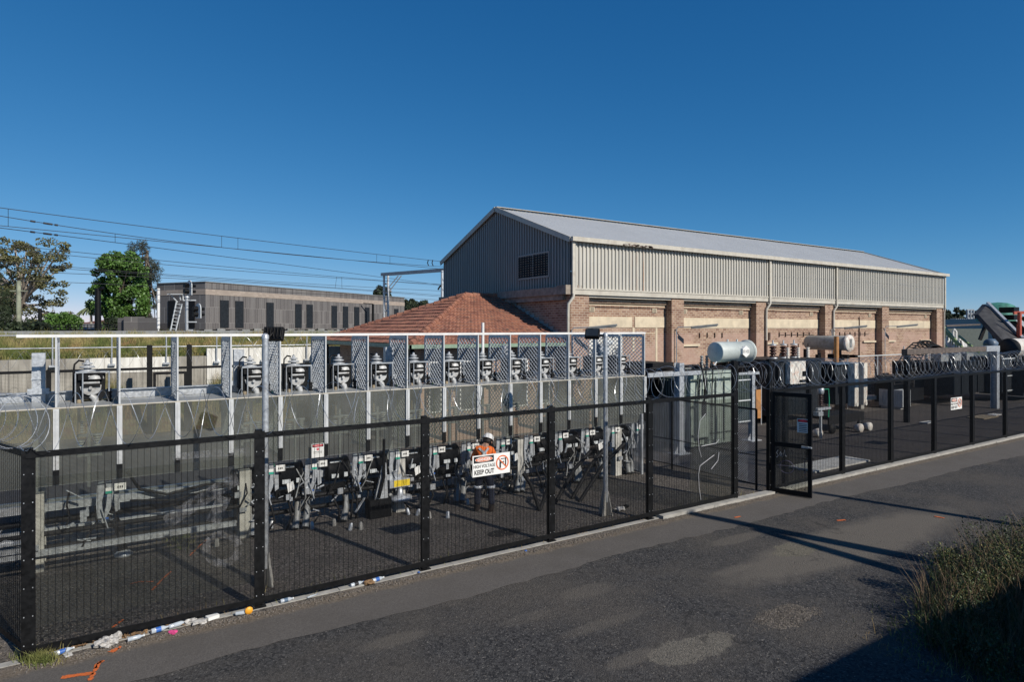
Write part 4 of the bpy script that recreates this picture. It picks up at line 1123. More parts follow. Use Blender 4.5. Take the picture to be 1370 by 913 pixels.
# ------------------------------------------------------------------ light poles
def light_pole(px, py, ztop, label, flood, lamp_dir):
    x, y = G(px, py); t = thing('light_pole', (x, y, 0), label, 'light pole', 'galvanised light poles inside the fence')
    g = MB(); g.tube([(x, y, .3), (x, y, ztop * .62), (x, y, ztop)], [.057, .052, .05], 12); g.lathe((x, y, ztop), [(.058, -.06), (.058, 0), (.03, .03), (0, .035)], 12); g.build('pole', 'galv', t)
    g = MB()
    for k in range(4):
        a = k * math.pi / 2 + .4; dx, dy = math.cos(a), math.sin(a)
        g.prism([(x + dx * .03, y + dy * .03, .01), (x + dx * .17, y + dy * .17, .01), (x + dx * .15, y + dy * .15, .08), (x + dx * .06, y + dy * .06, .55), (x + dx * .03, y + dy * .03, .55)], (-dy * .035, dx * .035, 0))
    g.build('base_fin', 'concrete', t)
    fx, fy, fz = flood
    g = MB(); c = Vector((x + fx, y + fy, ztop + fz)); q = Vector(lamp_dir).to_track_quat('Z', 'Y').to_matrix()
    g.cbox(c, .32, .22, .11, q)
    for k in range(6): g.cbox(c + q @ Vector((-.14 + .055 * k, 0, -.075)), .012, .18, .04, q)
    l = g.build('floodlight', 'black', t); bevel(l, .015)
    g = MB(); g.cbox(c + q @ Vector((0, 0, .058)), .27, .18, .006, q); g.build('lens', 'glass_dark', l)
    g = MB(); g.tube([(x, y, ztop - .05), (x + fx * .5, y + fy * .5, ztop - .03), tuple(c - q @ Vector((0, 0, .06)))], .022, 6); g.build('bracket', 'black', t)
    return t
lp = light_pole(355, 785, 0, 'x', (0, 0, 0), (0, 0, 1)) if False else None
x1_, y1_ = G(355, 785); x2_, y2_ = G(810, 690)
light_pole(355, 785, ZZ(449, x1_, y1_), 'galvanised light pole with a black floodlight behind the second fence post', (.16, .12, .02), (.5, .8, -.4))
light_pole(810, 690, ZZ(447, x2_, y2_), 'galvanised light pole with a tilted black floodlight near the east end of the screen', (-.28, .12, .0), (-.6, -.5, .55))

# ------------------------------------------------------------------ main brick substation building
BY, RYB = 20.6, 31.9; BXA, BXB = 16.35, 48.7; RIDGE = 26.25
b = thing('substation_building', (32, BY, 0), 'long brick substation hall with grey metal upper cladding and low gabled roof', 'building')
g = MB(); g.box(BXA + .02, BXB - .02, 21.0, RYB, 0, 5.72); g.build('brick_wall', 'brick', b)
pil = [(BXA, BXA + .95), (22.2, 23.0), (28.35, 29.15), (34.5, 35.3), (40.65, 41.45), (47.7, BXB)]
for xa, xb in pil:
    g = MB(); g.box(xa, xb, BY, 21.1 if xa != BXA else 21.2, 0, 5.60); g.build('pilaster', 'brick', b)
g = MB(); g.box(BXA - .04, BXA + .018, BY + .02, RYB - .4, 0, 5.72); g.build('gable_wall', 'brick', b)
g = MB(); g.box(BXA - .32, BXA + .5, BY - .06, BY + .55, 5.60, 5.98); g.box(BXA - .32, BXA - .045, BY + .55, RYB, 5.60, 5.93); g.box(BXA - .22, BXA - .046, BY + .3, RYB, 5.38, 5.60); g.build('coping', 'sandstone', b)
# steps of flashing where the hut roof meets the wall
# upper cladding, ribbed sheet
def ribbed(p0, p1, z0f, z1f, n_out, pitch=.2, depth=.06):
    """vertical ribbed sheet between ground points p0,p1; z0f,z1f give heights along u in 0..1"""
    a, b_ = Vector(p0), Vector(p1); L = (b_ - a).length; d = (b_ - a) / L; o = Vector(n_out); mb = MB(); us = [0]
    k = 0
    prof = []
    while k * pitch < L:
        for f, h in ((.0, 0), (.42, 0), (.5, 1), (.88, 1), (.96, 0)):
            u = (k + f) * pitch
            if u <= L: prof.append((u, h))
        k += 1
    prof.append((L, 0)); vs = []
    for u, h in prof:
        q = a + d * u + o * (h * depth); vs += [(q.x, q.y, z0f(u / L)), (q.x, q.y, z1f(u / L))]
    mb.add(vs, [(2 * i, 2 * i + 2, 2 * i + 3, 2 * i + 1) for i in range(len(prof) - 1)]); return mb
ZE, ZRG = 7.80, 9.88
cut = [16.36, 29.3, 35.45, 48.66]
for xa, xb in zip(cut, cut[1:]): ribbed((xa + .06, BY - .02, 0), (xb - .06, BY - .02, 0), lambda u: 5.86, lambda u: ZE, (0, -1, 0)).build('cladding', 'clad', b)
g = MB()
for z in (6.1, 6.95, 7.6):
    x = BXA + .3
    while x < BXB - .2: g.box(x, x + .025, BY - .092, BY - .078, z, z + .022); x += .4
g.build('screw_line', 'tank_grey', b)
gab = lambda u: ZE + (ZRG - ZE) * (1 - abs((BY + u * (RYB - BY)) - RIDGE) / (RIDGE - BY))
ribbed((BXA - .0, BY + .05, 0), (BXA - .0, RYB - .05, 0), lambda u: 5.86, gab, (-1, 0, 0)).build('cladding', 'clad_shade', b)
g = MB(); g.prism([(BXB, BY, 5.7), (BXB, RYB, 5.7), (BXB, RYB, ZE), (BXB, RIDGE, ZRG), (BXB, BY, ZE)], (-.05, 0, 0)); g.build('cladding', 'clad_shade', b)
g = MB(); g.box(BXA, BXB, RYB - .05, RYB, 5.7, ZE); g.build('cladding', 'clad_shade', b)
g = MB(); g.box(BXA + .02, BXB, BY - .085, BY + .02, 5.60, 5.80); g.box(BXA + .02, BXB, BY - .11, BY + .02, 5.80, 5.86); g.build('cream_trim', 'cream_trim', b)
g = MB()                                            # dark soffit gap over the recessed bays
for (a0, a1), (b0, b1) in zip(pil, pil[1:]): g.box(a1 + .01, b0 - .01, BY + .02, 20.99, 5.50, 5.60)
g.build('soffit', 'cream_trim', b)
# roof: two ribbed slopes and barge boards
def slope(y0, z0, y1, z1, name='roof'):
    mb = MB(); xs = []; k = 0; x = BXA - .12
    while x < BXB + .15:
        for f, h in ((0, 0), (.62, 0), (.70, .04), (.86, .04), (.94, 0)): xs.append((x + f * .25, h * .35))
        x += .25
    vs = []
    for x, h in xs: vs += [(x, y0, z0 + h), (x, y1, z1 + h)]
    mb.add(vs, [(2 * i, 2 * i + 2, 2 * i + 3, 2 * i + 1) for i in range(len(xs) - 1)]); return mb
sl = (ZRG - ZE) / (RIDGE - BY)
slope(BY - .15, ZE + .10 - .15 * sl, RIDGE, ZRG + .10).build('roof', 'roofmetal', b)
slope(RYB + .15, ZE + .10 - .15 * sl, RIDGE, ZRG + .10).build('roof', 'roofmetal', b)
g = MB()
for s, ye in ((1, BY - .12), (-1, RYB + .12)):
    for xx in (BXA - .16, BXB + .12): g.bar((xx, ye, ZE + .02), (xx, RIDGE, ZRG + .07), .05, .22)
g.bar((BXA - .15, RIDGE, ZRG + .155), (BXB + .15, RIDGE, ZRG + .155), .35, .02)
g.build('barge_board', 'cream_trim', b)
g = MB(); g.box(BXA - .14, BXB + .16, BY - .30, BY - .14, ZE - .05, ZE + .13); g.box(BXA - .14, BXB + .16, BY - .14, BY - .03, ZE - .03, ZE + .02); g.build('gutter', 'cream_trim', b)
g = MB(); r = random.Random(2)
for k in range(26):
    x = r.uniform(18.9, 20.7); g.cbox((x, BY - .302, ZE + r.uniform(-.04, .02)), r.uniform(.05, .2), .006, r.uniform(.02, .07))
g.build('gutter_rust', 'rust', b)
for k, x in enumerate((BXA + .02, 29.3, 35.45, BXB - .12)):
    g = MB(); y = BY - .14; g.box(x - .07, x + .07, y - .03, y + .05, 5.62, ZE - .05)
    if k < 3: g.tube([(x, y, 5.62), (x - .02, y - .02, 5.5), (x - .22, BY - .08, 5.2), (x - .24, BY - .08, 4.9), (x - .24, BY - .08, 1.3)], .06, 10)
    else: g.tube([(x, y, 5.62), (x, BY - .08, 5.3), (x, BY - .08, 0)], .05, 10)
    g.build('downpipe', 'cream_trim', b)
    if k in (1, 2):
        g = MB(); g.tube([(x - .24, BY - .08, 1.3), (x - .24, BY - .08, 3.6)], .064, 10); g.build('pipe_paint', 'rust' if k == 1 else 'orange_pvc', b)
# bays: moulding, vents, render bands, sills
for i, ((a0, a1), (b0, b1)) in enumerate(zip(pil, pil[1:])):
    xa, xb = a1 + .02, b0 - .02
    g = MB(); g.box(xa, xb, 20.87, 20.998, 5.30, 5.40); g.box(xa, xb, 20.93, 20.998, 5.14, 5.20); g.build('lintel', 'brick', b)
    g = MB(); g.box(xa, xb - .05, 20.86, 20.995, 5.402, 5.44); g.box(xa, xb - .1, 20.92, 20.995, 5.202, 5.235); g.build('moulding', 'cream_render', b)
    zb0, zb1 = 4.25, 4.72
    g = MB()
    if i == 0:
        g.box(xa + .02, xa + 2.78, 20.975, 20.999, zb0, zb1); g.box(xa + 2.95, xb, 20.972, 20.999, zb0, zb1 + .02)
        g.box(xa + .05, xa + .2, 20.98, 20.999, 3.0, zb0); g.box(xa + 2.80, xa + 2.93, 20.98, 20.999, 3.2, zb0); g.box(xa + 3.4, xb - .6, 20.985, 20.999, 3.98, 4.02); g.box(xb - .62, xb - .5, 20.985, 20.999, 1.5, zb0)
    else: g.box(xa + .02, xb - .02, 20.975, 20.999, zb0 - .02, zb1)
    g.build('render_band', 'cream_render', b)
    if i == 0:
        g = MB(); g.box(xa + .3, xa + 2.2, 20.97, 20.99, 2.9, 3.98); g.build('white_patch', 'whitewall', b)
    else:
        g = MB()
        for xs_ in (xa + .05, xb - 1.5): g.box(xs_, xs_ + 1.4, 20.90, 20.999, 3.36, 3.46)
        g.build('sill', 'cream_render', b)
    for xv in (xa + .45, xb - .7):
        g = MB(); g.box(xv - .14, xv + .14, 20.96, 20.999, 4.94, 5.12)
        v = g.build('air_vent', 'cream_render', b)
        g = MB()
        for k in range(4): g.box(xv - .1, xv + .1, 20.952, 20.959, 4.965 + k * .038, 4.98 + k * .038)
        g.build('slot', 'sign_black', v)
g = MB(); g.box(29.9, 30.0, 20.93, 20.999, 3.6, 4.0); g.box(24.0 - .9, 24.0 - .8, 20.9, 20.999, 4.75, 5.0); g.build('bracket', 'rust', b)
for x in (38.7,): g = MB(); g.tube([(x, 20.95, 4.9), (x, 20.95, 1.9)], .03, 6); g.build('conduit', 'rust', b)
g = MB(); r = random.Random(4)
for x0_, n_ in ((17.8, 3), (24.5, 4), (30.8, 6), (36.6, 6)):
    for k in range(n_): x = x0_ + k * .55; g.box(x, x + .03, 20.94, 20.999, 3.75, 4.0); g.box(x, x + .5, 20.96, 20.985, 3.86, 3.88) if n_ > 4 else None
g.each('wall_hook', 'rust', b)
# louvre in the gable
g = MB(); g.box(BXA - .09, BXA - .04, 22.0, 24.4, 6.40, 6.48); g.box(BXA - .09, BXA - .04, 22.0, 22.06, 6.48, 7.45); g.box(BXA - .09, BXA - .04, 24.34, 24.4, 6.48, 7.45); g.box(BXA - .09, BXA - .04, 22.0, 24.4, 7.45, 7.52); g.box(BXA - .09, BXA - .05, 23.17, 23.23, 6.48, 7.45)
lv = g.build('louvre', 'clad_shade', b)
g = MB(); g.box(BXA - .045, BXA - .038, 22.06, 24.34, 6.48, 7.45)
for k in range(9): z = 6.5 + k * .105; g.prism([(BXA - .11, 22.07, z), (BXA - .05, 22.07, z + .06), (BXA - .05, 22.07, z + .075), (BXA - .11, 22.07, z + .015)], (0, 2.26, 0))
g.build('blade', 'radiator', lv)
# white roll-top vent pipe and bay lamps: things hung on the wall
vp = thing('vent_pipe', (X(805, 20.7), 20.75, 0), 'pale grey vent pipe with an elbow cap rising before the first pilaster', 'pipe')
x = vp.location.x
g = MB(); g.tube([(x, 20.4, 0), (x, 20.4, 3.55)], .13, 12); g.lathe((x, 20.4, 3.55), [(.15, -.06), (.17, 0), (.17, .08), (.1, .16), (0, .17)], 12); g.tube([(x, 20.4, 3.63), (x + .25, 20.35, 3.6)], .1, 10); g.build('pipe', 'lightgrey', vp)
for k, px in enumerate((765, 905, 1113, 1184)):
    x = X(px, 20.5); ztop = ZZ((439, 438, 439, 437)[k], x, 20.5)
    t = thing('wall_lamp', (x, 20.5, 0), ['long fluorescent lamp on a bracket beside the corner downpipe', 'long fluorescent lamp on a bracket at the first pilaster', 'long fluorescent lamp on a bracket above the far white end tank', 'long fluorescent lamp on a bracket between the last two pilasters'][k], 'lamp', 'fluorescent lamps along the brick wall')
    g = MB(); g.tube([(x, 20.5, 0), (x, 20.5, ztop - .1), (x + .05, 20.45, ztop), (x + .5, 19.95, ztop + .02)], .024, 6); g.build('bracket', 'galv', t)
    a = Vector((x + .4, 20.0, ztop + .0)); d = Vector((.75, -.65, .10)).normalized()
    g = MB(); g.bar(a, a + d * 1.2, .13, .08); l = g.build('housing', 'tank_grey', t); bevel(l, .02)
    g = MB(); g.bar(a + Vector((0, 0, -.06)), a + d * 1.15 + Vector((0, 0, -.06)), .10, .04); g.build('diffuser', 'tank_grey', l)

# ------------------------------------------------------------------ tiled hut against the gable
h = thing('tiled_hut', (12.5, 21.2, 0), 'small hut with a hipped terracotta tile roof built against the brick gable', 'hut')
HX0, HX1, HY0, HY1 = 9.30, BXA - .05, 20.7, 31.2; HZ = 3.62; HRZ = 5.72; HRY = 25.9
g = MB(); g.box(10.0, HX1, 21.35, 30.4, 0, 3.45); g.build('wall', 'brick', h)
for x0_, w_ in ((10.3, .55), (11.6, .9), (13.6, 1.1), (15.2, .6)):
    g = MB(); g.box(x0_, x0_ + w_, 21.31, 21.345, 1.1, 3.0); wnd = g.build('window', 'white_paint', h)
    g = MB(); g.box(x0_ + .06, x0_ + w_ - .06, 21.300, 21.308, 1.16, 2.94); g.build('pane', 'glass_dark', wnd)
g = MB(); g.box(9.42, 9.58, 30.8, 30.95, 0, HZ - .1); g.box(9.42, 9.58, 21.0, 21.15, 0, HZ - .1); g.each('veranda_post', 'black', h)
# hip geometry: front face, west face
rx = HX0 + (HRY - HY0) * .97
def tile_face(P0, P1, Q0, Q1, n, pitch=.17):
    """eave P0-P1, ridge Q0-Q1; overlapping courses with rolled tiles"""
    P0, P1, Q0, Q1 = map(Vector, (P0, P1, Q0, Q1)); mb = MB()
    nrm = (P1 - P0).cross(Q0 - P0).normalized()
    if nrm.z < 0: nrm = -nrm
    e = (P1 - P0).normalized()
    r = random.Random(n)
    for k in range(n):
        a0, a1 = P0.lerp(Q0, k / n), P1.lerp(Q1, k / n)
        b0, b1 = P0.lerp(Q0, (k + 1.12) / n), P1.lerp(Q1, (k + 1.12) / n)
        L = (a1 - a0).length; m = max(2, int(L / (pitch / 6))); vs = []
        base = (a0 - P0).dot(e)
        for i in range(m + 1):
            u = i / m; s = base + u * L
            hgt = .026 * abs(math.sin(math.pi * s / pitch)) + (.004 * math.sin(int(s / pitch) * 12.9 + k * 7.7))
            lo = a0.lerp(a1, u) + nrm * (.045 + hgt); hi = b0.lerp(b1, u) + nrm * (.008 + hgt * .8); fr_ = a0.lerp(a1, u) + nrm * .0
            vs += [fr_, lo, hi]
        mb.add(vs, [(3 * i + q, 3 * i + 3 + q, 3 * i + 4 + q, 3 * i + 1 + q) for i in range(m) for q in (0, 1)])
    return mb
A, B_, C_, D_ = (HX0, HY0, HZ), (HX1, HY0, HZ), (HX0, HY1, HZ), (HX1, HY1, HZ); R0, R1 = (rx, HRY, HRZ), (HX1, HRY, HRZ)
tile_face(A, B_, R0, R1, 17).build('roof', 'tiles', h)
tile_face(C_, A, R0, R0, 14).build('roof', 'tiles', h)
tile_face(D_, C_, R1, R0, 17).build('roof', 'tiles', h)
def capping(a, b_, name='ridge_cap'):
    a, b_ = Vector(a), Vector(b_); n = int((b_ - a).length / .38); mb = MB()
    for k in range(n):
        p, q = a.lerp(b_, k / n), a.lerp(b_, (k + 1.08) / n); mb.tube([p + Vector((0, 0, .045)), q + Vector((0, 0, .02))], [.125, .105], 10)
    return mb.build(name, 'tiles', h)
capping(A, R0); capping(C_, R0); capping(R0, R1)
g = MB(); g.box(HX0 - .1, HX1, HY0 - .12, HY0 - .0, HZ - .12, HZ + .015); g.box(HX0 - .12, HX0 - .0, HY0 - .12, HY1 + .1, HZ - .12, HZ + .01); g.build('gutter', 'green_gutter', h)
g = MB(); g.box(HX0, HX1, HY0 + .01, HY1, HZ - .14, HZ - .04); g.build('eave_lining', 'tank_grey', h)
g = MB(); n = 15
for k in range(n):
    y = HY0 + (HRY - HY0) * k / n; z = HZ + (HRZ - HZ) * k / n; g.box(BXA - .075, BXA - .045, y, y + .4, z + .02, z + .24)
g.build('flashing', 'concrete', h)
wp = thing('white_vent_pipe', (X(646, 20.3), 20.3, 0), 'thin white vent pipe standing before the tiled hut', 'pipe')
x = wp.location.x; g = MB(); g.tube([(x - .25, 20.3, 3.0), (x - .05, 20.3, 3.0), (x, 20.3, 3.08), (x, 20.3, ZZ(432, x, 20.3))], .055, 8); g.tube([(x - .25, 20.3, 3.0), (x - .25, 20.3, 0)], .04, 8); g.build('pipe', 'white_paint', wp)

# ------------------------------------------------------------------ transformers and yard gear
def bushing(mb, x, y, z, h=.45, r=.07, n=5):
    pr = []; 
    for k in range(n): q = h * k / n; pr += [(r * .55, q), (r, q + h / n * .35), (r * .95, q + h / n * .5), (r * .55, q + h / n * .85)]
    mb.lathe((x, y, z), pr, 12)
def fins(mb, x0, x1, y0, y1, z0, z1, n, axis='x', th=.02):
    for k in range(n):
        f = (k + .5) / n
        if axis == 'x': c = x0 + (x1 - x0) * f; mb.box(c - th, c + th, y0, y1, z0, z1)
        else: c = y0 + (y1 - y0) * f; mb.box(x0, x1, c - th, c + th, z0, z1)

# first transformer, pale green tank
t1 = thing('transformer', (18.3, 15.9, 0), 'pale green transformer with a white cylindrical oil tank on top beside the gate', 'transformer')
ya = 15.1; xa, xb = X(924, ya), X(984, ya) - .5
g = MB(); g.box(xa, xb + .5, ya, ya + 1.9, .12, 2.62); g.box(xa - .06, xb + .56, ya - .06, ya + 1.96, 2.62, 2.70); tk = g.build('tank', 'grn_paint', t1); bevel(tk, .02)
g = MB(); g.box(xa + .2, xa + .75, ya - .18, ya, .45, 1.75); g.box(xa + .85, xb + .4, ya - .05, ya, .3, 2.3); g.box(xa + .6, xa + .85, ya - .03, ya, 1.9, 2.1); g.build('cabinet', 'grn_paint', t1)
g = MB(); g.box(xa + .35, xa + .52, ya - .25, ya - .18, 1.2, 1.7); g.box(xa + .62, xa + .84, ya - .035, ya - .031, 1.92, 2.08); g.tube([(xa + .44, ya - .22, 1.7), (xa + .5, ya - .2, 2.2), (xa + .42, ya - .15, 2.8), (xa + .6, ya + .1, 3.0)], .03, 8); g.build('control_box', 'black', t1)
g = MB(); fins(g, xb + .58, xb + 1.25, ya - .05, ya + 1.9, .75, 2.5, 7, 'x', .03); g.build('radiator', 'grn_dark', t1)
g = MB()
for z in (.78, 1.55, 2.3): g.box(xb + .58, xb + 1.27, ya - .075, ya - .052, z, z + .04)
g.build('white_band', 'lightgrey', t1)
g = MB(); fins(g, xa - .62, xa - .08, ya + .1, ya + 2.3, .4, 2.45, 18, 'y', .035); g.box(xa - .55, xa - .1, ya + .1, ya + 2.3, 2.45, 2.5); g.build('radiator', 'grn_dark', t1)
cy_ = 15.9; c0, c1 = X(957, cy_), X(998, cy_); cz = 3.32
g = MB(); g.lathe((c0, cy_, cz), [(0, -.02), (.36, -.02), (.385, .0), (.385, c1 - c0), (.45, c1 - c0), (.45, c1 - c0 + .06), (0, c1 - c0 + .06)], 28, 'x'); g.tube([(c0 + .7, cy_, cz + .37), (c0 + .7, cy_, cz + .47)], .035, 8); g.tube([(c0 + 1.25, cy_, cz + .37), (c0 + 1.25, cy_, cz + .47)], .035, 8); cn = g.build('oil_tank', 'tank_pale', t1)
g = MB(); g.prism([(c0 + 1.18 + .22 * math.cos(R(a)), cy_ - .47, cz + .02 + .22 * math.sin(R(a))) for a in (30, 90, 150, 210, 270, 330)], (0, .10, 0)); pl = g.build('number_plate', 'sign_white', cn)
g = MB()
for k, (dx, hgt) in enumerate(((-.15, .12), (-.08, .12), (.0, .05), (.05, .14), (.12, .14))): g.box(c0 + 1.18 + dx - .012, c0 + 1.18 + dx + .018, cy_ - .475, cy_ - .471, cz - hgt / 2 + .02, cz + hgt / 2 + .02)
g.build('number_stroke', 'tank_grey', pl)
g = MB(); g.box(c0 + .5, c0 + .62, cy_ - .1, cy_ + .1, 2.70, cz - .33); g.box(c0 + 1.3, c0 + 1.42, cy_ - .1, cy_ + .1, 2.70, cz - .33); g.each('tank_support', 'black', t1); g = MB(); g.tube([(c0 - .3, cy_ - .1, 2.75), (c0 - .02, cy_ - .1, 3.0)], .03, 6); g.build('drain_pipe', 'lightgrey', t1)
g = MB()
for k in range(3): bushing(g, xb + .1 + .28 * k, ya + 1.2, 2.7, .5, .07)
g.build('bushing', 'tank_grey', t1)
g = MB(); fins(g, xa + .05, xb + .45, ya - .10, ya - .062, .2, 2.5, 5, 'x', .02)
for z in (.5, 1.5, 2.4): g.box(xa - .02, xb + .52, ya - .09, ya - .061, z, z + .05)
g.build('stiffener', 'grn_dark', t1)
g = MB()
for q in (.3, .6, .95): g.tube([(xa + q, ya - .12, .2), (xa + q, ya - .12, 2.1), (xa + q + .08, ya - .1, 2.7), (xa + q + .3, ya + .2, 2.95)], .022, 6)
g.tube([(xa - .5, ya - .1, 2.78), (xb + 1.2, ya - .1, 2.8)], .04, 8); g.tube([(xb + .6, ya + .1, 2.6), (xb + .6, ya + .1, 2.9), (c0 + .9, cy_, 3.0)], .05, 8)
for q in range(7): g.cbox((xa + .1 + q * .28, ya + .5 + (q % 3) * .3, 2.78), .16, .2, .16)
g.build('pipework', 'black_matt', t1)
# dark busbar trough and wall left of it
dw = thing('busbar_housing', (16.5, 16.5, 0), 'dark steel housing with busbars on top between the screen and the green transformer', 'housing')
xa, xb = X(868, 16.0), X(912, 16.0)
g = MB(); g.box(xa, xb + .3, 16.0, 18.2, .35, 2.55)
fins(g, xa, xb + .3, 15.92, 15.99, .5, 2.45, 12, 'x', .03); g.build('body', 'black', dw)
g = MB(); g.box(xa - .1, xb + .5, 15.9, 18.3, 2.6, 2.72); g.box(xa + .4, xb - .2, 16.2, 17.6, 2.8, 2.98); g.tube([(xa, 16.0, 2.8), (xb + .6, 16.0, 2.85)], .05, 8); g.tube([(xa, 17.0, 2.85), (xb + .6, 17.0, 2.9)], .04, 8); g.build('busbar', 'black_matt', dw)
g = MB(); g.box(xa + .2, xa + 1.1, 15.86, 15.89, 2.62, 2.70); g.box(xb - .5, xb + .3, 15.86, 15.89, 2.66, 2.74); g.build('label_strip', 'galv', dw)
# galvanised H posts
def hpost(px, py, pyt, label, w=.2, beam=None):
    x, y = G(px, py); zt = ZZ(pyt, x, y); t = thing('steel_post', (x, y, 0), label, 'post', 'galvanised posts in the yard')
    g = MB(); g.box(x - w / 2, x + w / 2, y - .012, y, 0, zt); g.box(x - w / 2, x + w / 2, y + w, y + w + .012, 0, zt); g.box(x - .006, x + .006, y + .001, y + w - .001, 0, zt)
    for k in range(int(zt / .12)): g.cbox((x, y - .016, .12 + k * .12), w * .5, .004, .03)
    g.build('stanchion', 'galv', t)
    g = MB(); g.box(x - .3, x + .3, y - .15, y + .35, 0, .03)
    for s in (-1, 1): g.prism([(x + s * w / 2, y + .05, .03), (x + s * .28, y + .05, .03), (x + s * w / 2, y + .05, .3)], (0, .02, 0))
    g.build('base_plate', 'galv', t)
    if beam: g = MB(); g.box(*beam(x, y, zt)); g.build('cross_arm', 'galv', t)
    return t
hpost(912, 608, 486, 'galvanised post with splayed foot before the dark housing', .22, lambda x, y, z: (x - 1.6, x + .9, y - .04, y - .013, z - .42, z - .28))
hpost(1008, 590, 497, 'galvanised post between the green transformer and the gate', .16, lambda x, y, z: (x - .9, x + .3, y - .04, y - .013, z - .12, z - .02))
# taller black posts by the gate with short arms
for k, (px, Yk, pt) in enumerate(((1043, 12.2, 486), (1084, 12.0, 482))):
    x = X(px, Yk); t = thing('black_post', (x, Yk, 0), ['tall black post standing just behind the gate leaf', 'tall black post right behind the open edge of the gate'][k], 'post')
    g = MB(); g.box(x - .06, x + .06, Yk, Yk + .12, 0, ZZ(pt, x, Yk)); g.build('stanchion', 'black', t)
    g = MB(); g.box(x - .15, x + .15, Yk - .05, Yk + .17, 0, .03); g.build('base_plate', 'black', t)
# inner chain link fence going back from the gate post
cf = thing('chain_link_fence', (x5, 12, 0), 'inner chain link fence with black pipe frame running back from the gate post', 'fence')
fx = X(1012, 10.5)
g = MB()
for y in (10.5, 13.4, 16.2): g.tube([(fx, y, 0), (fx, y, 2.1)], .03, 8)
g.tube([(fx, 10.5, 2.1), (fx, 16.2, 2.1)], .025, 8); g.tube([(fx, 10.5, .15), (fx, 16.2, .15)], .015, 6); g.tube([(fx, 10.5, .9), (fx, 16.2, .9)], .012, 6); g.build('pipe_frame', 'black', cf)
g = MB(); s_ = .065
L = 5.7; n = int(L / s_)
for k in range(-34, n):
    for fam in (1, -1):
        y0_, y1_ = 10.5 + k * s_, 10.5 + k * s_ + 1.95; za, zb = (.15, 2.1) if fam > 0 else (2.1, .15)
        a, b_ = Vector((fx, y0_, za)), Vector((fx, y1_, zb))
        if y0_ < 10.5: f_ = (10.5 - y0_) / (y1_ - y0_); a = a.lerp(b_, f_)
        if y1_ > 16.2: f_ = (16.2 - a.y) / (b_.y - a.y); b_ = a.lerp(b_, f_)
        if (b_ - a).length > .04 and a.y < 16.2: g.bar(a, b_, .006, .006)
g.build('chain_link', 'galv_dull', cf)
og = thing('barrier_board', (X(1016, 17.5), 17.5, .4), 'orange marker board standing beyond the gate opening', 'board')
x = og.location.x; g = MB(); g.box(x - .22, x + .12, 17.5, 17.53, .3, 1.55); g.build('board', 'orange_pvc', og)
g = MB(); g.box(x - .2, x - .16, 17.54, 17.58, 0, 1.7); g.box(x + .18, x + .22, 17.54, 17.58, 0, 1.7); g.build('leg', 'galv', og)

# second transformer
t2 = thing('transformer', (28.5, 18, 0), 'dark transformer with brown bushings, finned radiator and grey cylindrical oil tank', 'transformer')
g = MB(); xa = X(1036, 17.2); xb = X(1092, 17.2) + .4
g.box(xa, xb, 17.2, 19.6, .35, 2.75); g.box(xa - .08, xb + .08, 17.12, 19.68, 2.75, 2.83); g.build('tank', 'radiator', t2)
g = MB(); fins(g, X(1000, 18.6), xa - .1, 18.6, 20.2, .5, 2.6, 14, 'x', .045); g.box(X(1000, 18.6), xa - .1, 18.75, 20.1, .6, 2.5); g.build('radiator', 'radiator', t2)
g = MB(); x = X(1056, 17.0); g.box(x, X(1078, 17.0), 16.95, 17.19, 1.75, 2.75); wb = g.build('cable_box', 'tank_white', t2)
g = MB(); g.box(x + .9, x + 1.2, 16.88, 16.94, 2.1, 2.3); g.tube([(x + 1.1, 16.9, 2.3), (x + 1.25, 16.85, 2.1)], .03, 6); g.box(x + .7, x + 1.5, 16.86, 16.94, 1.85, 1.92); g.build('fitting', 'black', wb)
for px in (1034, 1048, 1062):
    x = X(px, 18.2); g = MB(); bushing(g, x, 18.2, 2.86, .55, .17, 4); bs = g.build('bushing', 'brown_porc', t2)
    g = MB(); g.lathe((x, 18.2, 3.42), [(.16, 0), (.16, .06), (.04, .08), (.03, .25)], 12); g.lathe((x, 18.2, 2.83), [(.22, 0), (.2, .05)], 12); g.build('terminal', 'galv_dull', bs)
for px in (1054, 1068, 1081):
    x = X(px, 17.6); g = MB(); bushing(g, x, 17.6, 2.84, .5, .09, 6); bs = g.build('bushing', 'tank_white', t2)
    g = MB(); g.tube([(x, 17.6, 3.33), (x, 17.6, 3.5)], .02, 6); g.build('terminal', 'black', bs)
rx0, rx1 = 29.4, 31.1
g = MB(); g.box(29.45, 31.0, 17.05, 19.3, .62, 2.45); fins(g, 29.4, 31.05, 17.0, 19.35, .6, 2.48, 16, 'y', .03); g.build('radiator', 'radiator', t2)
g = MB()
for px in (1145, 1157):
    x = X(px, 16.7); g.box(x - .16, x + .16, 16.66, 16.99, .5, 2.55); g.lathe((x, 16.62, .58), [(.1, 0), (.1, .04)], 10, 'y')
g.build('radiator_end', 'tank_white', t2)
g = MB(); g.box(29.2, 31.3, 16.9, 19.5, 2.50, 2.56); g.build('cover_plate', 'bluegrey', t2)
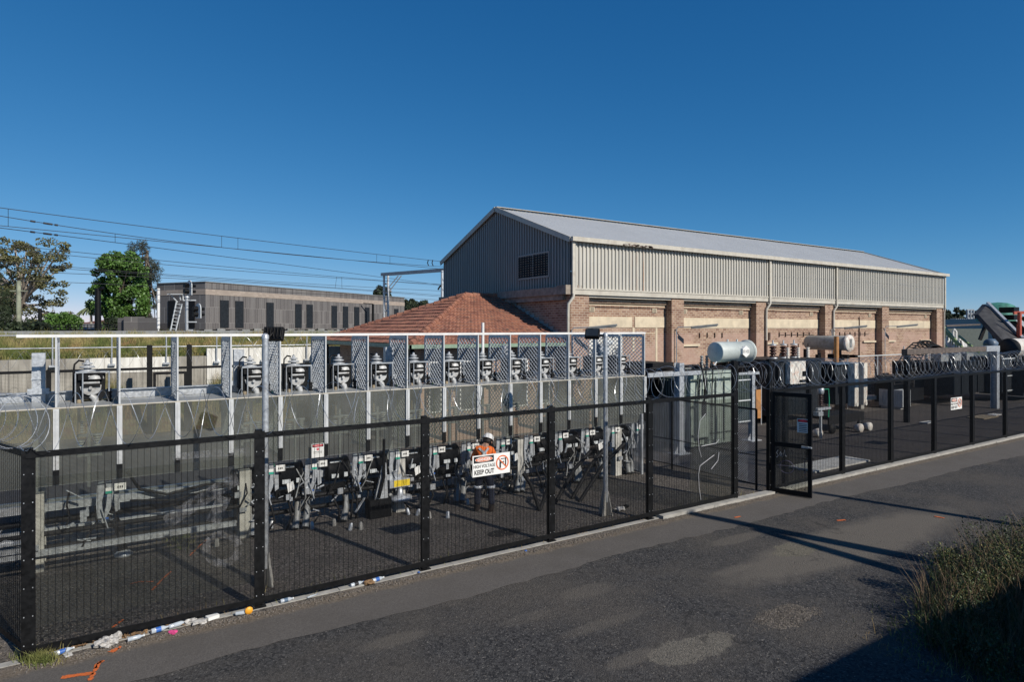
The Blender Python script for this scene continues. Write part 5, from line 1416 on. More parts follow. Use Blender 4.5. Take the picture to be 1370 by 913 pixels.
# its oil tank: axis along y, white dished end towards the road
cx_ = X(1135, 17.6); czz = ZZ(459.5, cx_, 17.6)
g = MB(); g.lathe((cx_, 17.62, czz), [(.37, 0), (.37, 2.1), (.3, 2.2), (0, 2.22)], 26, 'y'); g.build('oil_tank', 'tank_mid', t2)
g = MB(); g.lathe((cx_, 17.5, czz), [(0, 0), (.40, .0), (.42, .03), (.42, .11)], 26, 'y'); ed = g.build('tank_end', 'tank_white', t2)
g = MB(); g.box(cx_ - .06, cx_ + .12, 17.47, 17.495, czz - .2, czz + .22); g.build('sight_glass', 'tank_grey', ed)
g = MB()
for yy in (18.0, 19.8): g.box(cx_ - .1, cx_ + .1, yy, yy + .15, 2.56, czz - .34)
for k in range(14):
    r = random.Random(k); g.cbox((cx_ - 1.6 + k * .16, 17.6 + r.uniform(-.3, .8), 2.75 + r.uniform(-.05, .12)), r.uniform(.1, .3), r.uniform(.1, .3), r.uniform(.1, .3))
g.build('pipework', 'black', t2)
g = MB(); g.tube([(X(1119, 17.3), 17.3, 2.6), (X(1119, 17.3), 17.3, czz + .35)], .11, 10); g.build('standpipe', 'orange_pvc', t2)
# surge arrester stand and loose lamp heads on the ground
sa = thing('surge_arrester', (X(1098, 13.6), 13.6, 0), 'brown ribbed surge arrester with a green lead just beyond the gate leaf', 'arrester')
x = sa.location.x
g = MB(); bushing(g, x, 13.6, 1.35, .45, .10, 6); g.build('insulator', 'brown_porc', sa)
g = MB(); g.lathe((x, 13.6, 1.8), [(.1, 0), (.12, .05), (.12, .2), (.05, .25)], 12); g.build('cap', 'galv', sa)
g = MB(); g.box(x - .25, x + .6, 13.55, 13.65, 1.2, 1.28); g.box(x - .04, x + .04, 13.56, 13.64, .15, 1.2); g.box(x - .3, x + .0, 13.5, 13.7, 1.0, 1.15); g.build('bracket_frame', 'galv', sa)
g = MB(); g.tube([(x + .1, 13.6, 1.95), (x + .5, 13.6, 1.95), (x + .55, 13.6, 1.5), (x + .5, 13.6, .9)], .02, 6); g.build('green_lead', 'green', sa)
tr = thing('trolley', (X(1150, 13.9), 14, 0), 'low black trolley frame on the yard beside the dark transformer', 'trolley')
x = X(1106, 14.6); g = MB(); g.box(x, x + 2.6, 14.5, 15.4, .55, .72); g.box(x, x + 2.6, 14.5, 14.56, .35, .55)
for q in (.2, 2.3): g.lathe((x + q, 14.45, .2), [(0, 0), (.2, 0), (.2, .1), (0, .1)], 12, 'y')
g.build('frame', 'black_matt', tr)
for k, (px, py, lab) in enumerate(((1153, 575, 'pale round lamp head lying on the yard, of its pair the one nearer the gate'), (1165, 573, 'white round lamp head lying on the yard farther from the gate in its pair'), (1098, 582, 'single pale round lamp head lying on the yard below the surge arrester'))):
    x, y = G(px, py + 4); g = MB(); g.lathe((x, y, .17), [(0, 0), (.16, .0), (.18, .03), (.18, .12), (.10, .30), (0, .32)], 16, 'y'); o = g.build('lamp_head', 'tank_white', origin=(x, y, 0)); props(o, lab, 'lamp head', 'round lamp heads on the ground')
# concrete slabs and pit lids on the yard
for k, (px, py, w, d, lab) in enumerate(((1110, 622, 3.0, .9, 'long pale concrete slab behind the fence just past the gate'), (1241, 566, .8, .35, 'pale pit lid on the dark yard behind the second pair of posts'), (1315, 559, 1.6, .7, 'brown sheet lying flat on the yard near the far posts'), (1330, 556, .8, .35, 'white oval lid beside the brown sheet'))):
    x, y = G(px, py); g = MB(); g.box(x - w / 2, x + w / 2, y - d / 2, y + d / 2, .0, .05); o = g.build('ground_slab', ['concrete_l', 'concrete_l', 'timber', 'tank_white'][k], origin=(x, y, 0)); props(o, lab, 'slab'); bevel(o, .01)
ac = thing('utility_box', (*G(1213, 548), 0), 'low grey metal box with a white lit end near the foot of the brick wall', 'box')
p = ac.location; g = MB(); g.box(p.x - .4, p.x + .4, p.y, p.y + 1.2, .12, 1.0); fins(g, p.x - .42, p.x - .38, p.y + .1, p.y + 1.1, .2, .9, 12, 'y', .02); g.build('case', 'lightgrey', ac)
g = MB(); g.box(p.x - .4, p.x + .4, p.y + .1, p.y + 1.1, 0, .12); g.build('plinth', 'concrete', ac)
# low pipe rail along the wall foot
pr_ = thing('pipe_rail', (36, 19.2, 0), 'thin white pipe rail on posts before the far bays of the brick wall', 'railing')
for x in (33.2, 36.2, 39.2, 42.2): g = MB(); g.tube([(x, 18.6, 0), (x, 18.6, 2.75)], .03, 6); g.build('post', 'lightgrey', pr_)
g = MB(); g.tube([(32.5, 18.6, 2.72), (43, 18.6, 2.72)], .03, 6); g.tube([(38.9, 18.6, 2.72), (38.9, 18.5, 3.2)], .03, 6); g.build('rail', 'lightgrey', pr_)
tg = thing('cable_trough', (34, 18.3, 0), 'pale cable trough raised on blocks along the brick wall foot', 'trough')
g = MB(); g.box(31.6, 37.5, 18.1, 18.5, .42, .62); g.build('trough', 'concrete_l', tg)
g = MB(); [g.box(x, x + .3, 18.1, 18.5, 0, .42) for x in (31.8, 33.6, 35.4, 37.0)]; g.each('block', 'concrete', tg)
# red hydrant valve
rv = thing('red_valve', (X(1259, 17.4), 17.4, 0), 'red valve wheel and pink pipe by the far end of the brick wall', 'valve')
x = rv.location.x; g = MB(); g.bar((x - 1.0, 17.4, 1.75), (x + .5, 17.4, 1.75), .06, .06); g.build('bar', 'red', rv)
g = MB(); g.tube([(x + .3, 17.4, .5), (x + .3, 17.4, 2.1)], .13, 10); g.build('pipe', 'pink', rv)

# portal beam and its post, black lattice at its west end
pb = thing('portal_beam', (39.8, 14.3, 0), 'brown steel beam carried by a galvanised post before the far transformer', 'steel frame')
x, y = G(1335, 547); bz = ZZ(469, x, y)
xw = X(1214, y)
g = MB(); g.box(xw, x - 1.4, y, y + .25, bz - .02, bz + .22); g.build('beam', 'beam_brown', pb)
g = MB(); g.box(x - 1.4, x + .2, y - .02, y + .27, bz - .04, bz + .24); g.box(x - .16, x + .16, y - .02, y + .01, 0, bz - .041); g.box(x - .16, x + .16, y + .25, y + .28, 0, bz - .041); g.box(x - .02, x + .02, y + .011, y + .249, 0, bz - .041); g.build('post', 'galv', pb)
g = MB(); g.box(xw + .1, xw + .3, y + .02, y + .22, 0, bz - .03); g.build('post', 'black', pb)
lt = thing('shadow_lattice', (xw, y + 1.5, 1), 'black lattice standing in for shadows on the brick wall by the west end of the beam', 'shadow lattice')  # black lattice put in for the shadows falling on the brick wall
g = MB(); pts = [wp_(1246, 467, 33), wp_(1232, 459, 32.5), wp_(1222, 459, 32), wp_(1212, 468, 31.5), wp_(1205, 480, 31), wp_(1198, 495, 30.6), wp_(1196, 515, 30.4)]
fine = []
for a, b_ in zip(pts, pts[1:]): fine += [a.lerp(b_, k / 3) for k in range(3)]
fine.append(pts[-1])
offs = (Vector((0, 0, 0)), Vector((1.1, -.35, -.15)), Vector((.55, -.15, .1)))
for o_ in offs: g.tube([p + o_ for p in fine], .035, 6)
for k, p in enumerate(fine[:-1]):
    g.tube([p + offs[0], fine[k + 1] + offs[2]], .025, 5); g.tube([p + offs[2], fine[k + 1] + offs[1]], .025, 5); g.tube([p, p + offs[1]], .025, 5); g.tube([p + offs[1], fine[k + 1]], .02, 5)
g.build('lattice', 'black_matt', lt)
g = MB(); g.box(X(1196, 17.2), X(1236, 17.2), 17.2, 18.2, .3, 1.7); g.build('cabinet', 'black', lt)
# third transformer
t3 = thing('transformer', (39, 16.5, 0), 'dark transformer with banks of radiators under the brown beam', 'transformer')
x0_, x1_ = X(1275, 16.2), X(1318, 16.2)
g = MB(); g.box(x0_, x1_, 17.2, 19.4, .4, 2.3)
for k in range(4): q = x0_ + (x1_ - x0_) * k / 4; fins(g, q + .05, q + (x1_ - x0_) / 4 - .1, 16.2, 17.15, .55, 2.35, 7, 'x', .035)
g.box(x1_ + .05, x1_ + 1.8, 15.4, 18, .5, 2.55); g.build('radiator', 'radiator', t3)
g = MB()
for z in (.6, 1.45, 2.45): g.box(x1_ + .05, x1_ + 1.8, 15.36, 15.395, z, z + .05)
g.build('white_band', 'lightgrey', t3)
g = MB()
for k in range(7): bushing(g, x0_ + .6 + k * .75, 17.8, 2.35, .6, .13, 5)
for k in range(3): g.box(x0_ + .5 + k * 1.6, x0_ + 1.4 + k * 1.6, 17, 17.4, 2.35, 2.75)
g.build('bushing', 'tank_grey', t3)
cx_, yy = X(1330, 20), 20.0; cz3 = ZZ(461, cx_, yy)
g = MB(); g.lathe((cx_ - 1.0, yy, cz3), [(0, 0), (.3, .05), (.42, .2), (.42, 1.7), (.3, 1.9), (0, 2.0)], 22, 'x'); g.box(cx_ - .6, cx_ + .6, yy - .2, yy + .2, 0, cz3 - .38)
o = g.build('round_tank', 'bluegrey', origin=(cx_, yy, 0)); props(o, 'blue grey round topped tank on legs behind the brown beam', 'tank')
t4 = thing('transformer', (42.5, 16, 0), 'transformer at the frame edge with a chalky white horizontal oil tank and dark round end', 'transformer')
yy = 15.5; xa = X(1350, yy); cz4 = ZZ(466, xa, yy)
g = MB(); g.lathe((xa, yy, cz4), [(.55, .02), (.55, 3.2), (0, 3.2)], 26, 'x'); g.build('oil_tank', 'tank_white', t4)
g = MB(); g.lathe((xa, yy, cz4), [(0, 0), (.57, 0), (.57, .06), (0, .06)], 26, 'x'); g.build('tank_end', 'radiator', t4)
g = MB(); g.box(xa + .6, xa + .8, yy - .15, yy + .15, 2.3, cz4 - .5); g.box(xa + 2.3, xa + 2.5, yy - .15, yy + .15, 2.3, cz4 - .5); g.box(xa + .2, xa + 3.2, yy - .6, yy + 1.6, .3, 2.3)
fins(g, xa + .2, xa + 3.2, yy - 1.0, yy - .62, .5, 2.2, 14, 'x', .03); g.build('tank', 'radiator', t4)
# stairs, white plant and yellow-green struts behind
sp = thing('plant_stair', (46, 23, 0), 'pale green steel stair and struts beside the far corner of the brick hall', 'stair')
def strut(pa, da, pb_, db, w=.12):
    A = W(pa[0], da); A.z = EYE - (pa[1] - HOR) / F * da; B = W(pb_[0], db); B.z = EYE - (pb_[1] - HOR) / F * db; return A, B, w
g = MB()
for s in (((1256, 430), 52, (1297, 476), 46), ((1256, 448), 50, (1274, 478), 46), ((1283, 450), 50, (1310, 472), 46), ((1256, 436), 52, (1282, 462), 48)):
    A, B, w = strut(*s); g.bar(A, B, .10, .16)
g.build('stringer', 'limesteel', sp)
g = MB()
for k in range(9):
    A, B, w = strut((1262 + k * 3.2, 450 + k * 3), 50, (1262 + k * 3.2, 441 + k * 3), 50); g.bar(A, B, .05, .05)
g.build('handrail', 'limesteel', sp)
pl = thing('white_plant', (48, 24, 0), 'cluster of white cabinets and a bent white pipe beyond the brick hall', 'plant')
g = MB()
for px0, px1, py0, py1, d in ((1258, 1276, 451, 468, 54), (1283, 1294, 456, 468, 52), (1268, 1280, 450, 466, 53)):
    A, B = W(px0, d), W(px1, d); zt, zb = EYE - (py0 - HOR) / F * d, 0; q = Vector((CS, SN, 0)) * 1.2
    g.prism([(A.x, A.y, 0), (B.x, B.y, 0), (B.x + q.x, B.y + q.y, 0), (A.x + q.x, A.y + q.y, 0)], (0, 0, zt))
g.build('cabinet', 'white_paint', pl)
g = MB(); d = 51
g.tube([wp_(1275, 460, d), wp_(1275, 444, d), wp_(1277, 441, d), wp_(1279, 444, d), wp_(1279, 460, d)], .09, 8); g.tube([wp_(1283, 455, d), wp_(1286, 455, d), wp_(1288, 466, d)], .11, 8); g.build('bent_pipe', 'white_paint', pl)
# warehouse behind
whs = thing('warehouse', (70, 40, 0), 'beige metal warehouse with low pitched roof behind the yard plant', 'building')
A, B, C = W(1258, 75), W(1345, 62), W(1420, 80)
def z_(py, d): return EYE - (py - HOR) / F * d
q = Vector((CS, SN, 0)) * 25
g = MB(); ze = z_(433, 75); apex = W(1318, 66); ap = Vector((apex.x, apex.y, z_(428, 66)))
g.add([(A.x, A.y, 0), (B.x, B.y, 0), (B.x, B.y, z_(456, 62)), (ap.x, ap.y, ap.z), (A.x, A.y, ze)], [(0, 1, 2, 3, 4)])
g.prism([(A.x, A.y, 0), (B.x, B.y, 0), (B.x + q.x, B.y + q.y, 0), (A.x + q.x, A.y + q.y, 0)], (0, 0, 2.9)); g.build('wall', 'warehouse', whs)
g = MB(); v = [(A.x, A.y, ze), tuple(ap), (ap.x + q.x, ap.y + q.y, ap.z), (A.x + q.x, A.y + q.y, ze)]; g.prism(v, (0, 0, .12)); v = [tuple(ap), (B.x, B.y, z_(456, 62)), (B.x + q.x, B.y + q.y, z_(456, 62)), (ap.x + q.x, ap.y + q.y, ap.z)]; g.prism(v, (0, 0, .12)); g.build('roof', 'warehouse', whs)
g = MB(); A2, B2 = W(1258, 60), W(1322, 60); q2 = Vector((CS, SN, 0)) * 1.5
g.prism([(A2.x, A2.y, 0), (B2.x, B2.y, 0), (B2.x + q2.x, B2.y + q2.y, 0), (A2.x + q2.x, A2.y + q2.y, 0)], (0, 0, z_(440, 60))); g.build('lean_to', 'warehouse_g', whs)
g = MB(); A3, B3 = W(1256, 58), W(1300, 58); A3.z, B3.z = z_(436.5, 58), z_(434.5, 58); g.bar(A3, B3, 2.2, .12); g.build('awning', 'beam_brown', whs)
st = thing('rooftop_plant', (75, 45, 5), 'grey steel plant tower and boxes on the warehouse roof', 'plant')
g = MB()
for px in (1294, 1298, 1302): a = wp_(px, 432, 72); b_ = wp_(px, 415, 72); g.bar(a, b_, .18, .18)
for py in (415, 420, 426): g.bar(wp_(1293, py, 72), wp_(1303, py, 72), .15, .15)
a = wp_(1277, 433, 72); b_ = wp_(1293, 433, 72)
for k in range(7): g.cbox(a.lerp(b_, k / 6) + Vector((0, 0, .25)), .6, .6, .6)
g.build('tower', 'galv_dull', st)
# big inclined chute with green tarpaulin and red pole
ch = thing('inclined_chute', W(1335, 40, 0), 'big dark inclined steel chute with a green tarpaulin over its raised end', 'chute')
def pz(px, py, d): return wp_(px, py, d)
g = MB()
P = [pz(1309, 421, 44), pz(1321, 407, 46), pz(1366, 454, 42), pz(1345, 460, 40)]
g.prism(P, Vector((CS, SN, 0)) * .5)
P2 = [pz(1350, 424, 47), pz(1372, 440, 47), pz(1372, 462, 47), pz(1352, 462, 47), pz(1340, 430, 47)]; g.prism(P2, Vector((CS, SN, 0)) * 1.5); g.build('trough', 'chute_steel', ch)
g = MB(); g.bar(pz(1321, 406.5, 45.8), pz(1368, 454, 41.8), .18, .3); g.bar(pz(1354, 423, 46.8), pz(1378, 441, 46.8), .15, .3); g.each('edge_rail', 'galv', ch)
g = MB(); c = pz(1335, 414, 48); g.lathe((c.x, c.y, c.z), [(1.35, -.9), (1.25, -.1), (1.0, .25), (.6, .45), (0, .52)], 18); g.build('tarpaulin', 'tarp', ch)
g = MB(); c = pz(1350, 415, 45.5); g.cbox(c, .9, .9, .38); g.cbox(pz(1350, 425, 46), .9, .9, .35); g.build('motor_box', 'black', ch)
g = MB(); g.tube([pz(1364, 418, 42), pz(1364, 456, 42)], .12, 8); g.tube([pz(1361, 434, 42.2), pz(1361, 454, 42.2)], .06, 6); g.bar(pz(1356, 419, 43), pz(1380, 418, 43), .15, .2)
for k in range(7): g.bar(pz(1361, 436 + k * 3, 42), pz(1364, 436 + k * 3, 42), .06, .06)
g.build('red_mast', 'redsteel', ch)
g = MB(); g.bar(pz(1319, 434, 45), pz(1311, 455, 45), .15, .2); v = W(1345, 40); g.box(v.x - .15, v.x + .15, v.y, v.y + .3, 0, 3.3); v = W(1362, 42); g.box(v.x - .15, v.x + .15, v.y, v.y + .3, 0, 3.3); g.each('leg', 'black', ch)

# ------------------------------------------------------------------ grey brick switch house beyond the tracks
sw = thing('grey_brick_building', W(275, 64.7, 3.9), 'flat roofed grey brick building with a tan band and tall dark louvres', 'building')
cA = W(275, 64.7); cB = W(541, 97.9); uu = (cB - cA).normalized(); nn = Vector((-uu.y, uu.x, 0))
# left end so that it shows at column 210
nn = nn if nn.dot(W(0, 60) - cA) > 0 else -nn
k = 0
while True:
    q = cA + nn * k; d = q.x * CS + q.y * SN; rt = q.x * SN - q.y * CS
    if 685 + F * rt / d < 210 or k > 30: break
    k += .05
LW = k; LL = (cB - cA).length; ZT = 8.9
def bx(a0, a1, b0, b1, z0, z1, mb, mat=None):
    P = [cA + uu * a0 + nn * b0, cA + uu * a1 + nn * b0, cA + uu * a1 + nn * b1, cA + uu * a0 + nn * b1]
    mb.prism([(p.x, p.y, z0) for p in P], (0, 0, z1 - z0))
g = MB(); bx(0, LL, 0, LW, 3.9, ZT, g); g.build('wall', 'brick_dark', sw)
g = MB(); bx(-.03, LL + .03, -.03, LW + .03, ZT - 1.25, ZT - .70, g); g.build('tan_band', 'brick_tan', sw)
g = MB(); bx(-.08, LL + .1, -.08, LW + .08, ZT, ZT + .08, g); g.build('coping', 'tank_grey', sw)
# tall recessed louvres on the long face by photo columns
for px in (300, 320, 361, 399, 414, 447, 462, 477, 491, 530, 380):
    t_ = (px - 685) / F; # solve cA+uu*s on the ray
    nx, ny = SN - t_ * CS, -(CS + t_ * SN)
    s = -(nx * cA.x + ny * cA.y) / (nx * uu.x + ny * uu.y)
    g = MB(); bx(s - .55, s + .55, -.06, -.001, 4.3, 7.15, g); l = g.build('louvre', 'radiator', sw)
    if px == 380: bpy.data.objects.remove(l)
for b0 in (LW * .28, LW * .68):
    g = MB(); bx(-.06, -.001, b0 - .5, b0 + .5, 4.3, 7.1, g); g.build('louvre', 'black_matt', sw)
g = MB()
for k in range(26):
    s = (k + .5) * LL / 26; bx(s, s + .02, -.005, -.0005, 3.9, ZT - 1.25, g)
g.build('joint', 'brick_dark', sw)

# ------------------------------------------------------------------ railway signal with ladder
def vline(px, py, d): return wp_(px, py, d)
sd = 46
sg = thing('railway_signal', W(249, sd, 3.9), 'two aspect railway signal on a grey post with a ladder and small platform', 'signal')
g = MB(); a = vline(250, 397, sd); b_ = W(249.5, sd, 3.9); g.tube([(a.x, a.y, 3.9), (a.x, a.y, a.z)], .10, 10); g.lathe((a.x, a.y, a.z), [(.16, -.1), (.16, 0), (.1, .05)], 10); g.build('mast', 'galv', sg)
g = MB(); g.tube([vline(236, 404, sd), vline(227, 448, sd)], .05, 6); g.tube([vline(243.5, 407, sd), vline(233.5, 450, sd)], .05, 6)
for k in range(9):
    f = k / 9; g.tube([vline(236 - 9 * f, 407 + 42 * f, sd), vline(243 - 9 * f, 408 + 42 * f, sd)], .025, 5)
g.build('ladder', 'lightgrey', sg)
g = MB(); g.bar(vline(226, 394, sd), vline(245, 394, sd), .5, .06); g.bar(vline(229, 395, sd), vline(238, 405, sd), .06, .06); g.bar(vline(245, 394, sd), vline(245, 402, sd), .06, .06); g.bar(vline(240, 395, sd), vline(242, 402, sd), .05, .05); g.bar(vline(245, 402, sd), vline(262, 402, sd), .08, .08); g.bar(vline(250, 431, sd), vline(263, 431, sd), .08, .08); g.bar(vline(250, 442, sd), vline(258, 442, sd), .08, .08); g.build('bracket', 'lightgrey', sg)
def head(px, py, hpx, nm):
    c = vline(px, py, sd); right = Vector((SN, -CS, 0)); fwd = Vector((CS, SN, 0))
    ax = (right * .62 + fwd * .78).normalized()
    hh = hpx / F * sd / 2; w = .36
    prof = [(-w, -hh), (w, -hh), (w, hh - w)] + [(w * math.cos(R(a)), hh - w + w * math.sin(R(a))) for a in (30, 60, 90, 120, 150)] + [(-w, hh - w)]
    g = MB(); side = Vector((ax.y, -ax.x, 0)); g.prism([c + side * a + Vector((0, 0, z)) for a, z in prof], ax * .06); b = g.build('backboard', 'lightgrey', sg)
    g = MB()
    for dz in (.14, -.26):
        q = c + Vector((0, 0, dz)) - side * .12; g.tube([q - ax * .0, q - ax * .3], [.19, .19], 12); g.tube([q + ax * .5, q + ax * .07], [.10, .13], 8)
    g.build('lamp_hood', 'black', b)
head(253, 385, 20, 'a'); head(265, 416, 20, 'b')
wpz = thing('white_marker_pole', W(212, 46, 3.9), 'thick white pole standing left of the signal ladder', 'pole')
g = MB(); a = vline(212, 386, 46); g.tube([(a.x, a.y, 4.2), (a.x, a.y, a.z)], .10, 10); g.tube([(a.x, a.y, 3.9), (a.x, a.y, 4.2)], .05, 8); g.build('pole', 'white_paint', wpz)

# portal gantry over the tracks
pg = thing('catenary_portal', W(515, 70, 3.9), 'galvanised lattice mast and beam portal carrying the overhead wires', 'portal')
def lmast(px, d, pt, w=.42):
    c = W(px, d); zt = z_(pt, d); g = MB(); right = Vector((SN, -CS, 0))
    for s in (-1, 1): q = c + right * (s * w / 2); g.box(q.x - .09, q.x + .09, q.y - .1, q.y + .1, 3.9, zt)
    z = 4.2
    while z < zt - .3: g.cbox((c.x, c.y, z), w * .8, .12, .16); z += .95
    return g
lmast(516.5, 68, 369).build('mast', 'galv', pg); lmast(595, 62, 362, .5).build('mast', 'galv', pg)
g = MB(); A_, B2_ = wp_(511, 367.5, 68), wp_(600, 361, 62); g.bar(A_, B2_, .35, .32); g.build('beam', 'galv_dull', pg)
g = MB(); g.bar(wp_(537, 369, 67.5), wp_(520, 391, 68), .08, .08); g.bar(wp_(533, 369, 67.5), wp_(519, 386, 68), .08, .08); g.bar(wp_(519, 384, 68), wp_(524, 391, 68), .1, .1); g.build('brace', 'galv', pg)
g = MB()
for px in (573, 579): g.tube([wp_(px, 348, 61), wp_(px - 1, 352, 61), wp_(px + .5, 356, 61)], .05, 6)
g.tube([wp_(586, 388, 62), wp_(588, 384, 62), wp_(592, 381, 62)], .08, 6); g.build('insulator', 'black_matt', pg)

# overhead wires: photo endpoints, height above the rail bank
wires = [((0, 278), (350, 322.5), (600, 351), 10.6), ((0, 289), (350, 337), (600, 357.5), 10.2), ((0, 302), (350, 336.5), (600, 361), 9.9), ((0, 305), (350, 350), (600, 383), 9.5),
         ((40, 331), (350, 361.5), (600, 383), 8.6), ((88, 341.5), (350, 365), (600, 381), 8.4), ((88, 357), (350, 376), (600, 390), 8.0), ((90, 360), (350, 378), (600, 396), 7.8), ((90, 366), (350, 379.5), (600, 398), 7.4), ((90, 378), (350, 390), (600, 402), 7.0)]
wpts = []
for i, (a, m, b_, hz) in enumerate(wires):
    P = []
    for k in range(15):
        f = k / 14; px = a[0] + (b_[0] - a[0]) * f
        # quadratic through the three points
        x0_, x1_, x2_ = a[0], m[0], b_[0]
        py = a[1] * (px - x1_) * (px - x2_) / ((x0_ - x1_) * (x0_ - x2_)) + m[1] * (px - x0_) * (px - x2_) / ((x1_ - x0_) * (x1_ - x2_)) + b_[1] * (px - x0_) * (px - x1_) / ((x2_ - x0_) * (x2_ - x1_))
        P.append((px, py))
    # near depth from height, linear in inverse depth
    d0 = F * (hz - EYE) / (HOR - P[0][1]); d1 = max(F * (hz - EYE) / (HOR - P[-1][1]), 62 if False else 0)
    pts = []
    for k, (px, py) in enumerate(P):
        f = k / 14; inv = (1 / d0) * (1 - f) + (1 / d1) * f; d = 1 / inv; pts.append(wp_(px, py, d))
    ext = pts[0] + (pts[0] - pts[1]).normalized() * 30
    g = MB(); g.tube([ext] + pts, .016 if i > 3 else .02, 5)
    if i in (1, 3):
        for f_, L_ in ((.95, .22), (1.35, .42), (1.7, .15)):
            k_ = int(f_); q = pts[k_].lerp(pts[k_ + 1], f_ - k_); dd = (pts[k_ + 1] - pts[k_]).normalized(); g.tube([q, q + dd * L_], .055, 8)
    wpts.append(pts)
    o = g.build('overhead_wire', 'wire', origin=tuple(pts[7]))
    props(o, ['topmost overhead wire crossing the sky', 'second overhead wire with a row of brown insulators near the edge', 'third overhead wire, crossing between the two insulated ones', 'fourth overhead wire with a lower row of insulators', 'fifth overhead wire, just above the gum tree', 'sixth overhead wire, passing in front of the round green tree top', 'seventh overhead wire counted down from the topmost', 'eighth overhead wire counted down from the topmost', 'ninth overhead wire counted down from the topmost', 'lowest overhead wire, just above the grey brick building'][i], 'wire', 'overhead railway wires')
for (wa, wb, px) in ((0, 2, 10), (0, 1, 298), (0, 1, 319), (1, 3, 154), (0, 2, 503), (0, 2, 521), (4, 8, 449), (4, 7, 458)):
    def at(pts, px):
        best = None
        for p, q in zip(pts, pts[1:]):
            for k in range(12):
                s = p.lerp(q, k / 12); d = s.x * CS + s.y * SN; u = 685 + F * (s.x * SN - s.y * CS) / d
                if best is None or abs(u - px) < best[0]: best = (abs(u - px), s)
        return best[1]
    g = MB(); g.tube([at(wpts[wa], px), at(wpts[wb], px)], .012, 4)
    o = g.build('wire_dropper', 'wire', origin=tuple(at(wpts[wb], px))); props(o, 'thin dropper wire hanging %s' % {10: 'at the very edge of the sky, outermost of all', 298: 'above the grey brick building, nearer the signal of its pair', 319: 'above the grey brick building, farther from the signal of its pair', 154: 'straight above the round green tree', 503: 'before the portal mast, the one farther from the brick hall', 521: 'right over the top of the portal mast', 449: 'low over the grey brick building, farther from the portal', 458: 'low over the grey brick building, nearer the portal'}[px], 'wire', 'dropper wires between the overhead wires')

# poles among the houses
def pole(px, d, pt, r_, mat, label, arm=None, nm='pole'):
    c = W(px, d, 3.9); zt = z_(pt, d); t = thing(nm, tuple(c), label, 'pole'); g = MB(); g.tube([(c.x, c.y, 3.7), (c.x, c.y, zt)], [r_ * 1.15, r_], 10); g.build('shaft', mat, t)
    if arm: g = MB(); arm(g, c, zt); g.build('arm', mat, t)
    return t
pole(131, 50, 386, .2, 'black', 'thick black pole standing before the round green tree', lambda g, c, z: g.bar((c.x, c.y, z - .1), (c.x + .35, c.y - .3, z + .05), .25, .2))
pole(25, 45, 376, .14, 'pole_wood', 'pale green weathered timber pole before the gum tree', lambda g, c, z: g.bar((c.x - .5, c.y + .3, z - .7), (c.x + .5, c.y - .3, z - .7), .08, .08))
pole(53.5, 60, 413, .15, 'black', 'short thin black pole between the gum tree and the pale bush')
pole(379, 88, 401, .16, 'black', 'black lamp post with a bent arm before the grey brick building, nearer the signal', lambda g, c, z: g.bar((c.x, c.y, z), (c.x - 1.2, c.y + .5, z + .1), .15, .1))
pole(499, 88, 407, .16, 'black', 'black lamp post with a bent arm near the far end of the grey brick building', lambda g, c, z: g.bar((c.x, c.y, z), (c.x - 1.2, c.y + .5, z + .1), .15, .1))

# houses and far fence at the left
def house(px0, px1, d, pyt, pyr, wall, roof, label):
    A, B = W(px0, d, 3.9), W(px1, d, 3.9); zt, zr = z_(pyt, d), z_(pyr, d); t = thing('house', tuple((A + B) / 2), label, 'house', 'low houses beyond the railway'); q = Vector((CS, SN, 0)) * 9
    g = MB(); g.prism([(A.x, A.y, 3.8), (B.x, B.y, 3.8), (B.x + q.x, B.y + q.y, 3.8), (A.x + q.x, A.y + q.y, 3.8)], (0, 0, zt - 3.8)); g.build('wall', wall, t)
    e = (B - A).normalized() * .6; m0 = A.lerp(B, .2) + q * .5; m1 = A.lerp(B, .8) + q * .5
    g = MB(); v = [A - e - q * .06, B + e - q * .06, B + e + q * 1.06, A - e + q * 1.06]; v = [(p.x, p.y, zt) for p in v] + [(m0.x, m0.y, zr), (m1.x, m1.y, zr)]
    g.add(v, [(0, 1, 5, 4), (1, 2, 5), (2, 3, 4, 5), (3, 0, 4), (3, 2, 1, 0)]); g.build('roof', roof, t)
    for f in (.2, .6):
        p = A.lerp(B, f); p2 = A.lerp(B, f + .14); g = MB(); k_ = Vector((-CS, -SN, 0)) * .05; zz = 3.9 + (zt - 3.9) * .25; g.prism([(p.x + k_.x, p.y + k_.y, zz), (p2.x + k_.x, p2.y + k_.y, zz), (p2.x + k_.x, p2.y + k_.y, zt - .4), (p.x + k_.x, p.y + k_.y, zt - .4)], -k_ * .9); g.build('window', 'glass_dark', t)
house(98, 160, 110, 436, 428, 'housewall', 'houseroof', 'low house with red brown tile roof behind the palm')
house(70, 118, 85, 441, 433, 'housewall', 'houseroof_g', 'low house with a grey roof and white gable left of the black pole')
house(-10, 60, 95, 438, 430, 'housewall', 'houseroof_g', 'grey roofed house half hidden by the dark conifers')
house(120, 150, 92, 440, 432, 'housewall', 'houseroof_g', 'small pale gabled house behind the black pole')
bf = thing('black_fence', W(150, 60, 3.9), 'far black panel fence in front of the houses and trees', 'fence')
g = MB(); A, B = W(-60, 58), W(215, 58)
for z in (3.95, 4.32, 4.55): g.bar((A.x, A.y, z), (B.x, B.y, z), .05, .05 if z > 4 else .3)
for k in range(60): p = A.lerp(B, k / 59); g.box(p.x - .03, p.x + .03, p.y - .03, p.y + .03, 3.9, 4.6)
g.build('fence_rail', 'black', bf)
